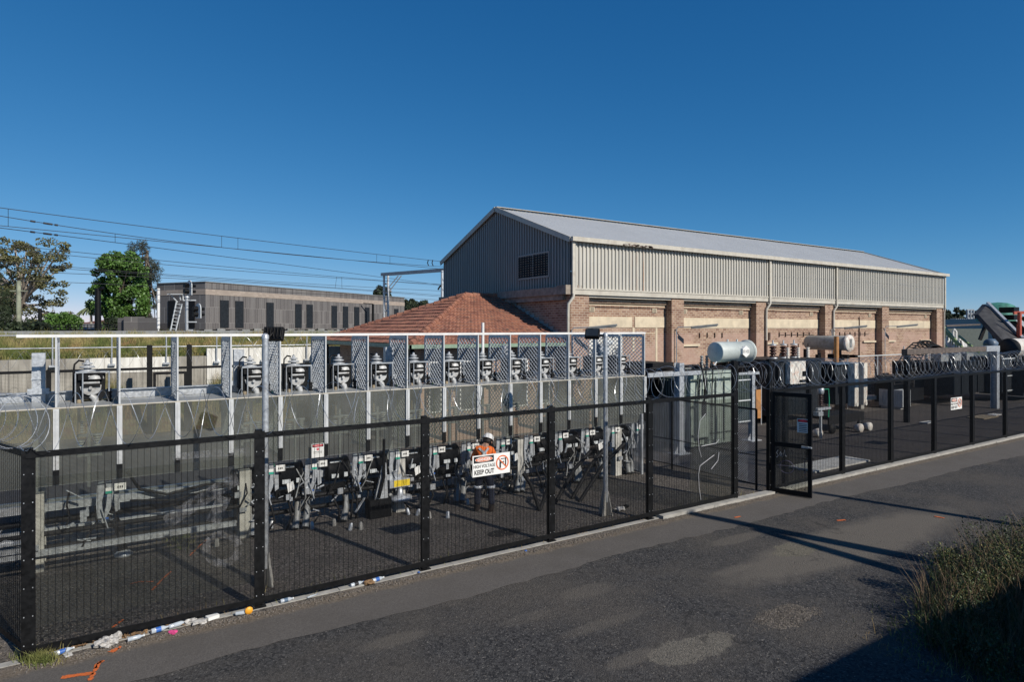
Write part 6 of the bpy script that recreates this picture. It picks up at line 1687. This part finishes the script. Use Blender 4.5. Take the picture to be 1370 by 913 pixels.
g = MB(); A, B = W(158, 57), W(212, 56); g.bar((A.x, A.y, 4.4), (B.x, B.y, 4.4), .1, 1.5); A, B = W(166, 56.5), W(193, 56.5); g.bar((A.x, A.y, 4.6), (B.x, B.y, 4.6), .1, 1.3); g.build('panel', 'brick_dark', bf)
# dark low wall/equipment below the brick building
lwz = thing('trackside_wall', W(400, 60, 3.9), 'low dark trackside wall with concrete blocks below the grey brick building', 'wall')
g = MB(); A, B = W(262, 60), W(560, 84); g.bar((A.x, A.y, 4.0), (B.x, B.y, 4.0), .3, .25); g.build('rail', 'black_matt', lwz)
g = MB()
for k in range(24): p = A.lerp(B, k / 23); g.box(p.x - .5, p.x + .2, p.y - .6, p.y, 3.7, 4.05 + (k % 3) * .08)
g.build('block', 'tank_grey', lwz)

# ------------------------------------------------------------------ trees
def tree(name, base, trunk_top, trunk_r, clumps, n, size, mat, bark, label, cat='tree', seed=1, flat=1.0, asp=.5, group=None, nb=None):
    r = random.Random(seed); t = thing(name, base, label, cat, group); b0 = Vector(base); tt = Vector(trunk_top)
    g = MB(); mid = b0.lerp(tt, .5) + Vector((r.uniform(-.3, .3), r.uniform(-.3, .3), 0)); g.tube([b0 - Vector((0, 0, .3)), b0 + Vector((0, 0, .4)), mid, tt], [trunk_r * 1.3, trunk_r, trunk_r * .8, trunk_r * .55], 9)
    for i, (c, cr) in enumerate(clumps):
        if nb and i % nb: continue
        c = Vector(c); s = b0.lerp(tt, r.uniform(.45, .98)); m = s.lerp(c, .55) + Vector((r.uniform(-.3, .3), r.uniform(-.3, .3), r.uniform(-.1, .4))) * cr * .5
        g.tube([s, m, c], [trunk_r * .38, trunk_r * .24, trunk_r * .08], 6)
    g.build('trunk', bark, t)
    g = MB(); leaves(g, clumps, n, size, r, flat, asp); g.build('crown', mat, t); return t
def clumps_px(n, r, region, d, dd, crad):
    """clump centres inside a photo-space test, spread in depth (scene-size crown)"""
    out = []
    while len(out) < n:
        px, py = region(r)
        if px is None: continue
        k = d + r.uniform(-dd, dd); out.append((tuple(wp_(px, py, k)), r.uniform(*crad)))
    return out
# gum tree at the left
r = random.Random(21)
def reg_gum(r):
    while True:
        px, py = r.uniform(-60, 103), r.uniform(321, 436)
        top = 321 + max(0, (px - 30)) * .10 + (0 if px < 84 else (px - 84) * 2.0)
        low = 436 - abs(px - 60) * .1
        if py < top or py > low: continue
        if 28 < px < 60 and 385 < py < 412 and r.random() < .8: continue
        if px > 66 and 392 < py < 404 and r.random() < .6: continue
        if px > 88 and 352 < py < 386: continue
        return px, py
tree('gum_tree', W(22, 85, 3.9), wp_(30, 395, 85), .55, clumps_px(170, r, reg_gum, 85, 4, (.5, 1.1)), 17000, .17, 'leaf_gum', 'bark_pale', 'tall olive leaved gum tree with pale limbs left of the palm', seed=3, flat=.65, nb=3)
# round dense green tree
r = random.Random(22)
def reg_round(r):
    while True:
        px, py = r.uniform(121, 197), r.uniform(338, 442); u = (px - 159) / 38; v = (py - 391) / 52
        w = 1.0 - .12 * math.sin(px * .35) * math.sin(py * .28)
        if (abs(u) ** 2.3 + abs(v) ** 2.3) < w * (.92 if py < 380 else 1): return px, py
tree('leafy_tree', W(160, 75, 3.9), wp_(160, 385, 75), .35, clumps_px(170, r, reg_round, 75, 2.4, (.4, .8)), 34000, .14, 'leaf_green', 'bark', 'dense bright green oval tree right of the black pole', seed=4, nb=4, asp=.6)
# she-oak behind it
r = random.Random(23)
def reg_oak(r):
    while True:
        px, py = r.uniform(163, 229), r.uniform(320, 440); w = min(1, (py - 318) / 45) * 26
        if py < 345 and r.random() < .3: return r.gauss(176, 7), r.uniform(324, 345)
        if abs(px - 192) < w: return px, py
tree('sheoak_tree', W(192, 90, 3.9), wp_(197, 335, 90), .35, clumps_px(80, r, reg_oak, 90, 2, (.35, .85)), 12000, .26, 'leaf_oak', 'bark', 'thin feathery dark tree behind the round green one', seed=5, nb=2, asp=.12)
# dark conifer at the frame edge, nearer
r = random.Random(24)
def reg_con(r):
    while True:
        px, py = r.uniform(-60, 50), r.uniform(372, 476)
        if px < 8 + (py - 372) * .30 + 3 * math.sin(py * .3): return px, py
tree('conifer', W(-15, 46, 3.2), wp_(-15, 385, 46), .25, clumps_px(80, r, reg_con, 46, 2, (.35, .8)), 26000, .16, 'leaf_dark', 'bark', 'dark soft conifer filling the edge below the gum tree', seed=6, nb=5, asp=.12)
# low bushes by the houses
for k, (px0, px1, py0, py1, d, mat, lab) in enumerate(((58, 102, 424, 446, 70, 'leaf_green', 'rounded green bush before the grey roofed house'), (-20, 60, 438, 470, 44, 'leaf_dark', 'dark hedge below the conifer behind the guard rail'), (150, 215, 432, 450, 66, 'leaf_dark', 'dark shrub at the foot of the round green tree'))):
    r = random.Random(30 + k); cl = clumps_px(22, r, lambda r: (r.uniform(px0, px1), py1 - (py1 - py0) * abs(math.sin(r.random() * 1.57)) * .95), d, 1.5, (.4, .8))
    tree('bush', W((px0 + px1) / 2, d, 3.6), wp_((px0 + px1) / 2, (py0 + py1) / 2, d), .1, cl, 5000, .14, mat, 'bark', lab, 'bush', seed=8 + k)
# far trees behind roofs
for k, (px0, px1, py0, py1, d, z0, lab) in enumerate(((540, 556, 402, 420, 150, 3.9, 'far green tree just right of the grey brick building'), (556, 575, 405, 420, 150, 3.9, 'far dark tree above the tiled roof'), (503, 520, 387, 400, 115, 3.9, 'thin dark treetop over the roof of the grey brick building'), (545, 552, 408, 416, 140, 3.9, 'small far shrub beside the portal'),
                                               (1256, 1272, 418, 440, 130, 0, 'dark far tree touching the corner of the brick hall'), (1270, 1295, 415, 440, 130, 0, 'broad dark far tree left of the roof plant tower'), (1296, 1320, 418, 440, 125, 0, 'dark far tree behind the roof plant tower'), (1345, 1372, 425, 440, 120, 0, 'dark far tree at the edge behind the red mast'), (101, 118, 435, 442, 120, 3.9, 'small far bush by the tile roofed house'))):
    r = random.Random(50 + k); sc = d / F
    cl = clumps_px(26, r, lambda r: (lambda a, q: ((px0 + px1) / 2 + math.cos(a) * q * (px1 - px0) / 2, py0 + (py1 - py0) * .5 + math.sin(a) * q * (py1 - py0) / 2))(r.random() * 6.283, math.sqrt(r.random())), d, 2, (.4, .9 if d > 100 else .6))
    tree('distant_tree', W((px0 + px1) / 2, d, z0), wp_((px0 + px1) / 2, (py0 + py1) / 2, d), .25, cl, 4500, .24, 'leaf_far', 'bark', lab, 'tree', seed=60 + k, group='far trees')
# palm
pt_ = thing('palm_tree', W(122, 95, 3.9), 'small palm with drooping fronds between the gum tree and the black pole', 'palm')
c = wp_(122, 412, 95); g = MB(); g.tube([(c.x, c.y, 3.7), tuple(c)], [.2, .14], 8); g.build('trunk', 'bark_pale', pt_)
g = MB(); r = random.Random(9)
for k in range(18):
    a = k * 6.283 / 18 + r.uniform(-.15, .15); L = r.uniform(1.6, 2.2); up = r.uniform(.2, 1.1); prev = c
    for j in range(1, 9):
        f = j / 8; p = c + Vector((math.cos(a) * L * f, math.sin(a) * L * f, up * f - (up + 1.0) * f * f)); side = Vector((-math.sin(a), math.cos(a), 0)) * .28 * (1 - f * .6)
        g.quad(prev, p, p + side + Vector((0, 0, -.22)), prev + side + Vector((0, 0, -.22))); g.quad(prev, p, p - side + Vector((0, 0, -.22)), prev - side + Vector((0, 0, -.22))); prev = p
g.build('fronds', 'leaf_palm', pt_)

# thin low cloud is left out of the clear sky
# ------------------------------------------------------------------ worker
def skinned(name, verts, edges, radii, mat, parent, sub=2, root=0, mats=None):
    me = bpy.data.meshes.new(name); me.from_pydata(verts, edges, []); o = bpy.data.objects.new(name + '_tmp', me); COL.objects.link(o)
    m = o.modifiers.new('skin', 'SKIN'); s = o.modifiers.new('sub', 'SUBSURF'); s.levels = s.render_levels = sub
    for i, rr_ in enumerate(radii):
        sv = me.skin_vertices[0].data[i]; sv.radius = (rr_, rr_) if not isinstance(rr_, tuple) else rr_; sv.use_root = (i == root)
    dg = bpy.context.evaluated_depsgraph_get(); dg.update(); nm = bpy.data.meshes.new_from_object(o.evaluated_get(dg)); bpy.data.objects.remove(o)
    nm.materials.clear(); nm.materials.append(M[mat]); nm.polygons.foreach_set('use_smooth', [True] * len(nm.polygons))
    ob = bpy.data.objects.new(name, nm); COL.objects.link(ob); ob.parent = parent; return ob
wx, wy = G(648, 684)
pw = thing('person', (wx, wy, 0), 'worker in orange hi-vis shirt, navy trousers and white helmet, back turned, looking down', 'person')
pw.rotation_euler.z = R(-33)      # local +Y is where he faces, away from the camera
# joints, local coords (x right, y forward)
V = [(0, 0, .95), (0, .02, 1.12), (0, .05, 1.32), (0, .08, 1.45), (.03, .13, 1.50), (.065, .19, 1.58),
     (-.10, 0, .92), (-.14, .03, .50), (-.15, -.02, .10), (-.16, .12, .05),
     (.10, 0, .92), (.14, .04, .50), (.15, -.02, .10), (.17, .12, .05),
     (-.18, .06, 1.40), (-.27, .12, 1.15), (-.20, .36, 1.05), (-.17, .44, 1.03),
     (.18, .06, 1.38), (.27, .14, 1.12), (.20, .38, 1.03), (.17, .46, 1.01)]
E = [(0, 1), (1, 2), (2, 3), (3, 4), (4, 5), (0, 6), (6, 7), (7, 8), (8, 9), (0, 10), (10, 11), (11, 12), (12, 13), (3, 14), (14, 15), (15, 16), (16, 17), (3, 18), (18, 19), (19, 20), (20, 21)]
Rr = [.14, .13, .15, .09, .05, .085, .085, .06, .04, .035, .085, .06, .04, .035, .06, .042, .032, .028, .06, .042, .032, .028]
body = skinned('body', V, E, Rr, 'skin', pw)
V2 = [(0, .01, .96), (0, .03, 1.12), (0, .06, 1.30), (0, .08, 1.42), (-.16, .06, 1.41), (-.26, .11, 1.22), (-.28, .16, 1.10), (.16, .06, 1.39), (.26, .12, 1.19), (.28, .18, 1.07), (0, .10, 1.48)]
E2 = [(0, 1), (1, 2), (2, 3), (3, 4), (4, 5), (5, 6), (3, 7), (7, 8), (8, 9), (3, 10)]
skinned('shirt', V2, E2, [(.18, .14), (.185, .145), (.20, .16), (.15, .12), .085, .068, .065, .085, .068, .065, .07], 'hivis', pw)
V3 = [(0, .0, .98), (0, 0, .90), (-.11, 0, .85), (-.15, .04, .52), (-.16, -.01, .12), (.11, 0, .85), (.15, .05, .52), (.17, -.01, .12)]
E3 = [(0, 1), (1, 2), (2, 3), (3, 4), (1, 5), (5, 6), (6, 7)]
tro = skinned('trousers', V3, E3, [(.17, .13), (.165, .14), .115, .085, .082, .115, .085, .082], 'navy', pw)
def pmesh(mb, name, mat, par=pw):
    o = mb.build(name, mat); o.parent = par; o.location = (0, 0, 0); return o
for s, p in ((-1, (-.148, .035, .55)), (1, (.148, .045, .55))):
    g = MB(); g.lathe(p, [(.094, -.03), (.098, -.028), (.100, .028), (.094, .03)], 16); pmesh(g, 'reflective_band', 'reflect')
# crossed tape on the back
g = MB()
def surf(x, z):  # back surface of the shirt
    return -.085 - .02 + .04 * (1 - min(1, abs(x) / .2)) * -1 + (z - 1.1) * .10
for (xa, za, xb, zb) in ((-.14, 1.16, .10, 1.46), (.14, 1.22, -.12, 1.46)):
    pr = None
    for k in range(9):
        f = k / 8; x_, z_q = xa + (xb - xa) * f, za + (zb - za) * f; y_ = -.118 + .30 * abs(x_) ** 1.6 + (z_q - 1.15) * .16
        q = Vector((x_, y_, z_q))
        if pr is not None:
            d = (q - pr).normalized(); nrm = Vector((0, -1, 0)); s_ = d.cross(nrm).normalized() * .024
            g.prism([pr - s_, q - s_, q + s_, pr + s_], (0, -.012, 0))
        pr = q
pmesh(g, 'back_tape', 'reflect')
g = MB(); g.lathe((0, .01, 1.02), [(.0, -.02)], 4) if False else None
hc = Vector((.075, .20, 1.61))
g = MB(); q = Quaternion((1, 0, 0), R(-28)) @ Quaternion((0, 1, 0), R(14))
pr = [(.135, 0), (.142, .012), (.128, .02), (.124, .07), (.10, .115), (.06, .14), (0, .148)]
n = 20; vs = [hc + q @ Vector((a * math.cos(6.2832 * k / n), a * 1.12 * math.sin(6.2832 * k / n), hgt)) for a, hgt in pr for k in range(n)]
g.add(vs, [(i * n + k, i * n + (k + 1) % n, (i + 1) * n + (k + 1) % n, (i + 1) * n + k) for i in range(len(pr) - 1) for k in range(n)], True)
g.prism([hc + q @ Vector((.11 * math.cos(R(a)), .12 + .08 * math.sin(R(a)), .004)) for a in range(0, 181, 20)], q @ Vector((0, 0, .01)))
pmesh(g, 'helmet', 'helmet')
g = MB(); g.ball(hc + q @ Vector((0, 0, -.03)), .105, 14, (1, 1.1, .9)); pmesh(g, 'hair', 'hair')
g = MB(); c_ = hc + q @ Vector((0, .10, -.06)); g.ball(c_, .022, 8, (.8, 1.2, 1.2)); g.ball(hc + q @ Vector((-.105, .0, -.05)), .022, 8, (.5, 1, 1.3)); g.ball(hc + q @ Vector((.105, .0, -.05)), .022, 8, (.5, 1, 1.3)); pmesh(g, 'face_detail', 'skin', body)
for s in (-1, 1):
    g = MB(); x_ = .165 * s
    g.tube([(x_, -.04, .16), (x_, -.04, .06)], [.075, .07], 12); vsx = [(x_, -.10, .05), (x_, .0, .06), (x_, .10, .05), (x_, .19, .035)]; g.tube(vsx, [.045, .055, .052, .03], 10); pmesh(g, 'boot', 'boot')
    # hand with separate fingers, held low in front
    hx, hy, hz = (.17 * s, .47, 1.01)
    g = MB(); g.tube([(hx, hy - .02, hz), (hx, hy + .035, hz - .005), (hx, hy + .08, hz - .012)], [.028, .040, .036], 8)
    for f_, (dx, L_) in enumerate(((-.03, .060), (-.01, .072), (.010, .068), (.028, .054))):
        g.tube([(hx + dx, hy + .07, hz - .01), (hx + dx, hy + .07 + L_ * .6, hz - .02), (hx + dx * .9, hy + .07 + L_ * .9, hz - .05)], [.010, .009, .007], 6)
    g.tube([(hx - .03 * s, hy + .01, hz), (hx - .06 * s, hy + .05, hz - .01), (hx - .055 * s, hy + .085, hz - .03)], [.012, .010, .008], 6); pmesh(g, 'hand', 'skin', body)

# ------------------------------------------------------------------ litter at the fence foot
def bottle(px, py, ang, L_, rr_, mat, label, capm='blue', lab='blue'):
    x, y = G(px, py); t = thing('plastic_bottle', (x, y, .012), label, 'bottle'); d = Vector((math.cos(ang), math.sin(ang), 0)); c = Vector((x, y, .012 + rr_))
    P = lambda f: tuple(c + d * (L_ * (f - .5)))
    g = MB(); g.tube([P(0), P(.04), P(.68), P(.85), P(.95)], [rr_ * .85, rr_, rr_, rr_ * .45, rr_ * .38], 10); g.build('bottle_body', mat, t)
    g = MB(); g.tube([P(.95), P(1)], rr_ * .45, 8); g.build('cap', capm, t)
    g = MB(); g.tube([P(.25), P(.55)], rr_ * 1.03, 10, cap=False); g.build('bottle_label', lab, t)
bottle(86, 876, .3, .22, .032, 'plastic_clear', 'crushed bottle with a blue and white label beside the corner post', 'sign_white', 'blue')
bottle(182, 858, .15, .20, .03, 'plastic_clear', 'clear bottle lying beside the white crumpled paper', 'sign_white', 'plastic_clear')
bottle(214, 847, .2, .22, .036, 'plastic_clear', 'bottle with a blue label at the start of the litter heap', 'plastic_clear', 'blue')
bottle(238, 840, .25, .24, .032, 'plastic_clear', 'clear bottle with a white cap behind the pink carton', 'sign_white', 'plastic_clear')
bottle(326, 824, -.2, .22, .028, 'plastic_clear', 'flattened clear bottle beside the orange lid', 'sign_white', 'plastic_clear')
bottle(384, 807, .1, .20, .032, 'plastic_clear', 'pale blue bottle alone on the kerb past the second post', 'sign_white', 'bluegrey')
bottle(478, 785, .2, .24, .032, 'plastic_clear', 'clear bottle with a dark label in the litter before the third post', 'blue', 'sign_black')
bottle(506, 779, .2, .22, .034, 'plastic_clear', 'bottle with a light blue label nearest the third post', 'sign_white', 'blue')
bottle(418, 800, .3, .18, .012, 'plastic_clear', 'thin clear tube with a blue tip on the kerb', 'blue', 'plastic_clear')
def crumple(px, py, s, mat, label, cat, name, fl=.5, n=3, ex=1.0):
    x, y = G(px, py); r = random.Random(int(px)); bm = bmesh.new(); bmesh.ops.create_icosphere(bm, subdivisions=3, radius=s)
    for v in bm.verts:
        k = 1 + .35 * math.sin(v.co.x * 60 + px) * math.sin(v.co.y * 47 + py) + r.uniform(-.16, .16); v.co = Vector((v.co.x * k * ex, v.co.y * k, v.co.z * k * fl))
    me = bpy.data.meshes.new(name); bm.to_mesh(me); bm.free(); me.materials.append(M[mat]); o = bpy.data.objects.new(name, me); COL.objects.link(o); o.location = (x, y, .012 + s * fl * .8); o.rotation_euler.z = r.uniform(0, 3); props(o, label, cat)
crumple(142, 866, .10, 'paper', 'large crumpled white paper at the fence foot in the first fence bay', 'paper', 'crumpled_paper', .6, ex=1.2)
crumple(154, 858, .07, 'paper', 'smaller folded white paper leaning against the large crumpled one', 'paper', 'crumpled_paper', 1.0)
crumple(91, 879, .05, 'paper', 'small white scrap on the footway by the corner post', 'paper', 'paper_scrap', .3, ex=1.3)
crumple(254, 834, .08, 'paper', 'white and red crumpled food carton in the litter heap', 'carton', 'food_carton', .55, ex=1.2)
crumple(267, 836, .07, 'paper', 'flattened white cup lying past the food carton', 'cup', 'paper_cup', .4, ex=1.5)
crumple(231, 849, .045, 'pink', 'bright pink plastic carton in the litter heap', 'carton', 'pink_carton', .35, ex=1.5)
crumple(493, 783, .07, 'cardbrown', 'brown paper scrap between the two bottles by the third post', 'paper', 'paper_scrap', .5, ex=1.2)
crumple(560, 768, .02, 'blue', 'tiny blue scrap right at the foot of the third post', 'scrap', 'plastic_scrap', .5)
crumple(703, 739, .025, 'blue', 'tiny blue plastic scrap on the kerb near the fourth post', 'scrap', 'plastic_scrap', .5)
crumple(830, 683, .10, 'paper', 'white rag lying by the foot of the farther light pole', 'rag', 'rag', .3, ex=1.5)
crumple(838, 680, .06, 'black_matt', 'small black rag beside the white rag at the farther light pole', 'rag', 'rag', .6)
x, y = G(333, 824); g = MB(); g.lathe((x, y, .07), [(0, -.012), (.052, -.012), (.056, 0), (.05, .012), (0, .012)], 18, 'y'); o = g.build('orange_lid', 'orange_pl', origin=(x, y, 0)); props(o, 'round orange lid standing on edge near the second post', 'lid')
x, y = G(285, 829); g = MB(); g.box(x - .09, x + .07, y - .05, y + .05, .012, .06); o = g.build('drink_carton', 'sign_white', origin=(x, y, 0)); props(o, 'white drink carton with a purple stripe lying on its side', 'carton')
o.rotation_euler.z = .3
g = MB(); r = random.Random(77)
for k in range(150):
    px = r.choice((r.gauss(110, 18), r.gauss(240, 22), r.gauss(175, 20))); x, y = G(px, 878 - (px - 40) * .217 + r.uniform(-2, 5)); a = r.uniform(0, 3); g.cbox((x, y, .02 + r.uniform(0, .03)), r.uniform(.03, .14), r.uniform(.008, .03), .006, Matrix.Rotation(a, 3, 'Z') @ Matrix.Rotation(r.uniform(-.5, .5), 3, 'Y'))
o = g.build('leaf_litter', 'cardbrown'); props(o, kind='stuff', label='dry brown leaves and twigs gathered along the fence foot')
g = MB(); r = random.Random(78)
def fw(r):
    k = r.random()
    if k < .5: x, y = G(r.gauss(52, 14), 885 + r.gauss(0, 4))
    elif k < .7: x, y = r.uniform(0, 14), FY + abs(r.gauss(0, .2))
    else: x, y = G(r.gauss(242, 10), 722 + r.gauss(0, 8))
    return (x, y, .01), r.uniform(.5, 1)
blades(g, 1500, fw, .04, .2, .004, r, .5); o = g.build('kerb_weeds', 'grass'); props(o, kind='stuff', label='small dry weeds at the corner post and along the fence')

# ------------------------------------------------------------------ bush at the near right
r = random.Random(91); bush = thing('roadside_bush', (10.6, 3.3, 0), 'large wild bush with dry reddish stems on the near road edge', 'bush')
cl = []
for k in range(210):
    x, y = r.uniform(8.6, 16), r.uniform(1.3, 5.1)
    e = max(0, 1 - ((x - 12.6) / 3.9) ** 2 - ((y - 3.2) / 1.9) ** 2)
    if e <= .02: continue
    z = r.uniform(.1, 1) * (.2 + .85 * math.sqrt(e)) * r.uniform(.75, 1.15); cl.append(((x, y, z), r.uniform(.15, .38)))
g = MB(); leaves(g, cl, 70000, .018, r, 1.0, .45); g.build('leaves', 'bushleaf', bush)
g = MB(); leaves(g, [(c, q * 1.15) for c, q in cl[::2]], 15000, .013, r, 1.0, .5); g.build('dry_leaves', 'bushdry', bush)
g = MB()
def fb(r):
    while True:
        x, y = r.uniform(8.6, 16.2), r.uniform(1.3, 5.1); e = 1 - ((x - 12.6) / 3.9) ** 2 - ((y - 3.2) / 1.9) ** 2
        if e > 0: return (x, y, 0), .35 + .75 * math.sqrt(e)
blades(g, 3200, fb, .7, 1.35, .004, r, .28); g.build('stems', 'bushstem', bush)
g = MB(); blades(g, 7000, fb, .3, .95, .005, r, .4); g.build('grass_tufts', 'bushleaf', bush)
g = MB()
def fv(r): x = 16 - 7.5 * r.random() ** 1.6; return (x, 3.9 + r.gauss(0, .45) - max(0, 9.5 - x) * .1, 0), r.random() * (1.2 if x > 9 else .6)
blades(g, 6000, fv, .03, .22, .005, r, .6); o = g.build('verge_grass', 'grass'); props(o, kind='stuff', label='sparse grass creeping over the near road edge before the bush')

g = MB(); r = random.Random(14)
def fe(r): return (r.uniform(4.6, 17), .84 - abs(r.gauss(0, .1)), 2.6), .2 + r.random() ** 2 * .8  # unseen tufts, added to roughen the edge of the bank's shadow
blades(g, 7000, fe, .06, .26, .004, r, .3); o = g.build('shadow_edge_grass', 'bushleaf'); props(o, kind='stuff', label='unseen grass added along the camera side bank to break its shadow edge')
# ------------------------------------------------------------------ things beyond the frame that throw the long shadows
def shadow_base(px, py, h):   # ground spot of a thing of height h whose shadow tip falls at this photo point
    x, y = G(px, py); k = h / math.tan(R(SUN_EL)); return x + .267 * k, y - .9637 * k
x, y = shadow_base(925, 688, 7.6)
t = thing('street_tree', (x, y, 0), 'bare leaning trunk standing behind the camera side bank', 'tree')
g = MB(); g.tube([(x, y, 0), (x + .1, y - .2, 2.5), (x + .05, y, 5), (x, y, 7.6)], [.24, .22, .2, .15], 10); g.tube([(x - 1.7, y - .6, 0), (x - 1.45, y - .6, 2), (x - 1.0, y - .4, 4.2), (x - .15, y - .1, 6.6)], [.22, .2, .18, .12], 10); g.build('trunk', 'bark', t)
x, y = shadow_base(1090, 660, 8.2)
pole_ = thing('power_pole', (x, y, 0), 'plain timber power pole on the camera side of the road', 'pole')
g = MB(); g.tube([(x, y, 0), (x, y, 8.2)], [.16, .12], 10); g.build('shaft', 'pole_wood', pole_)
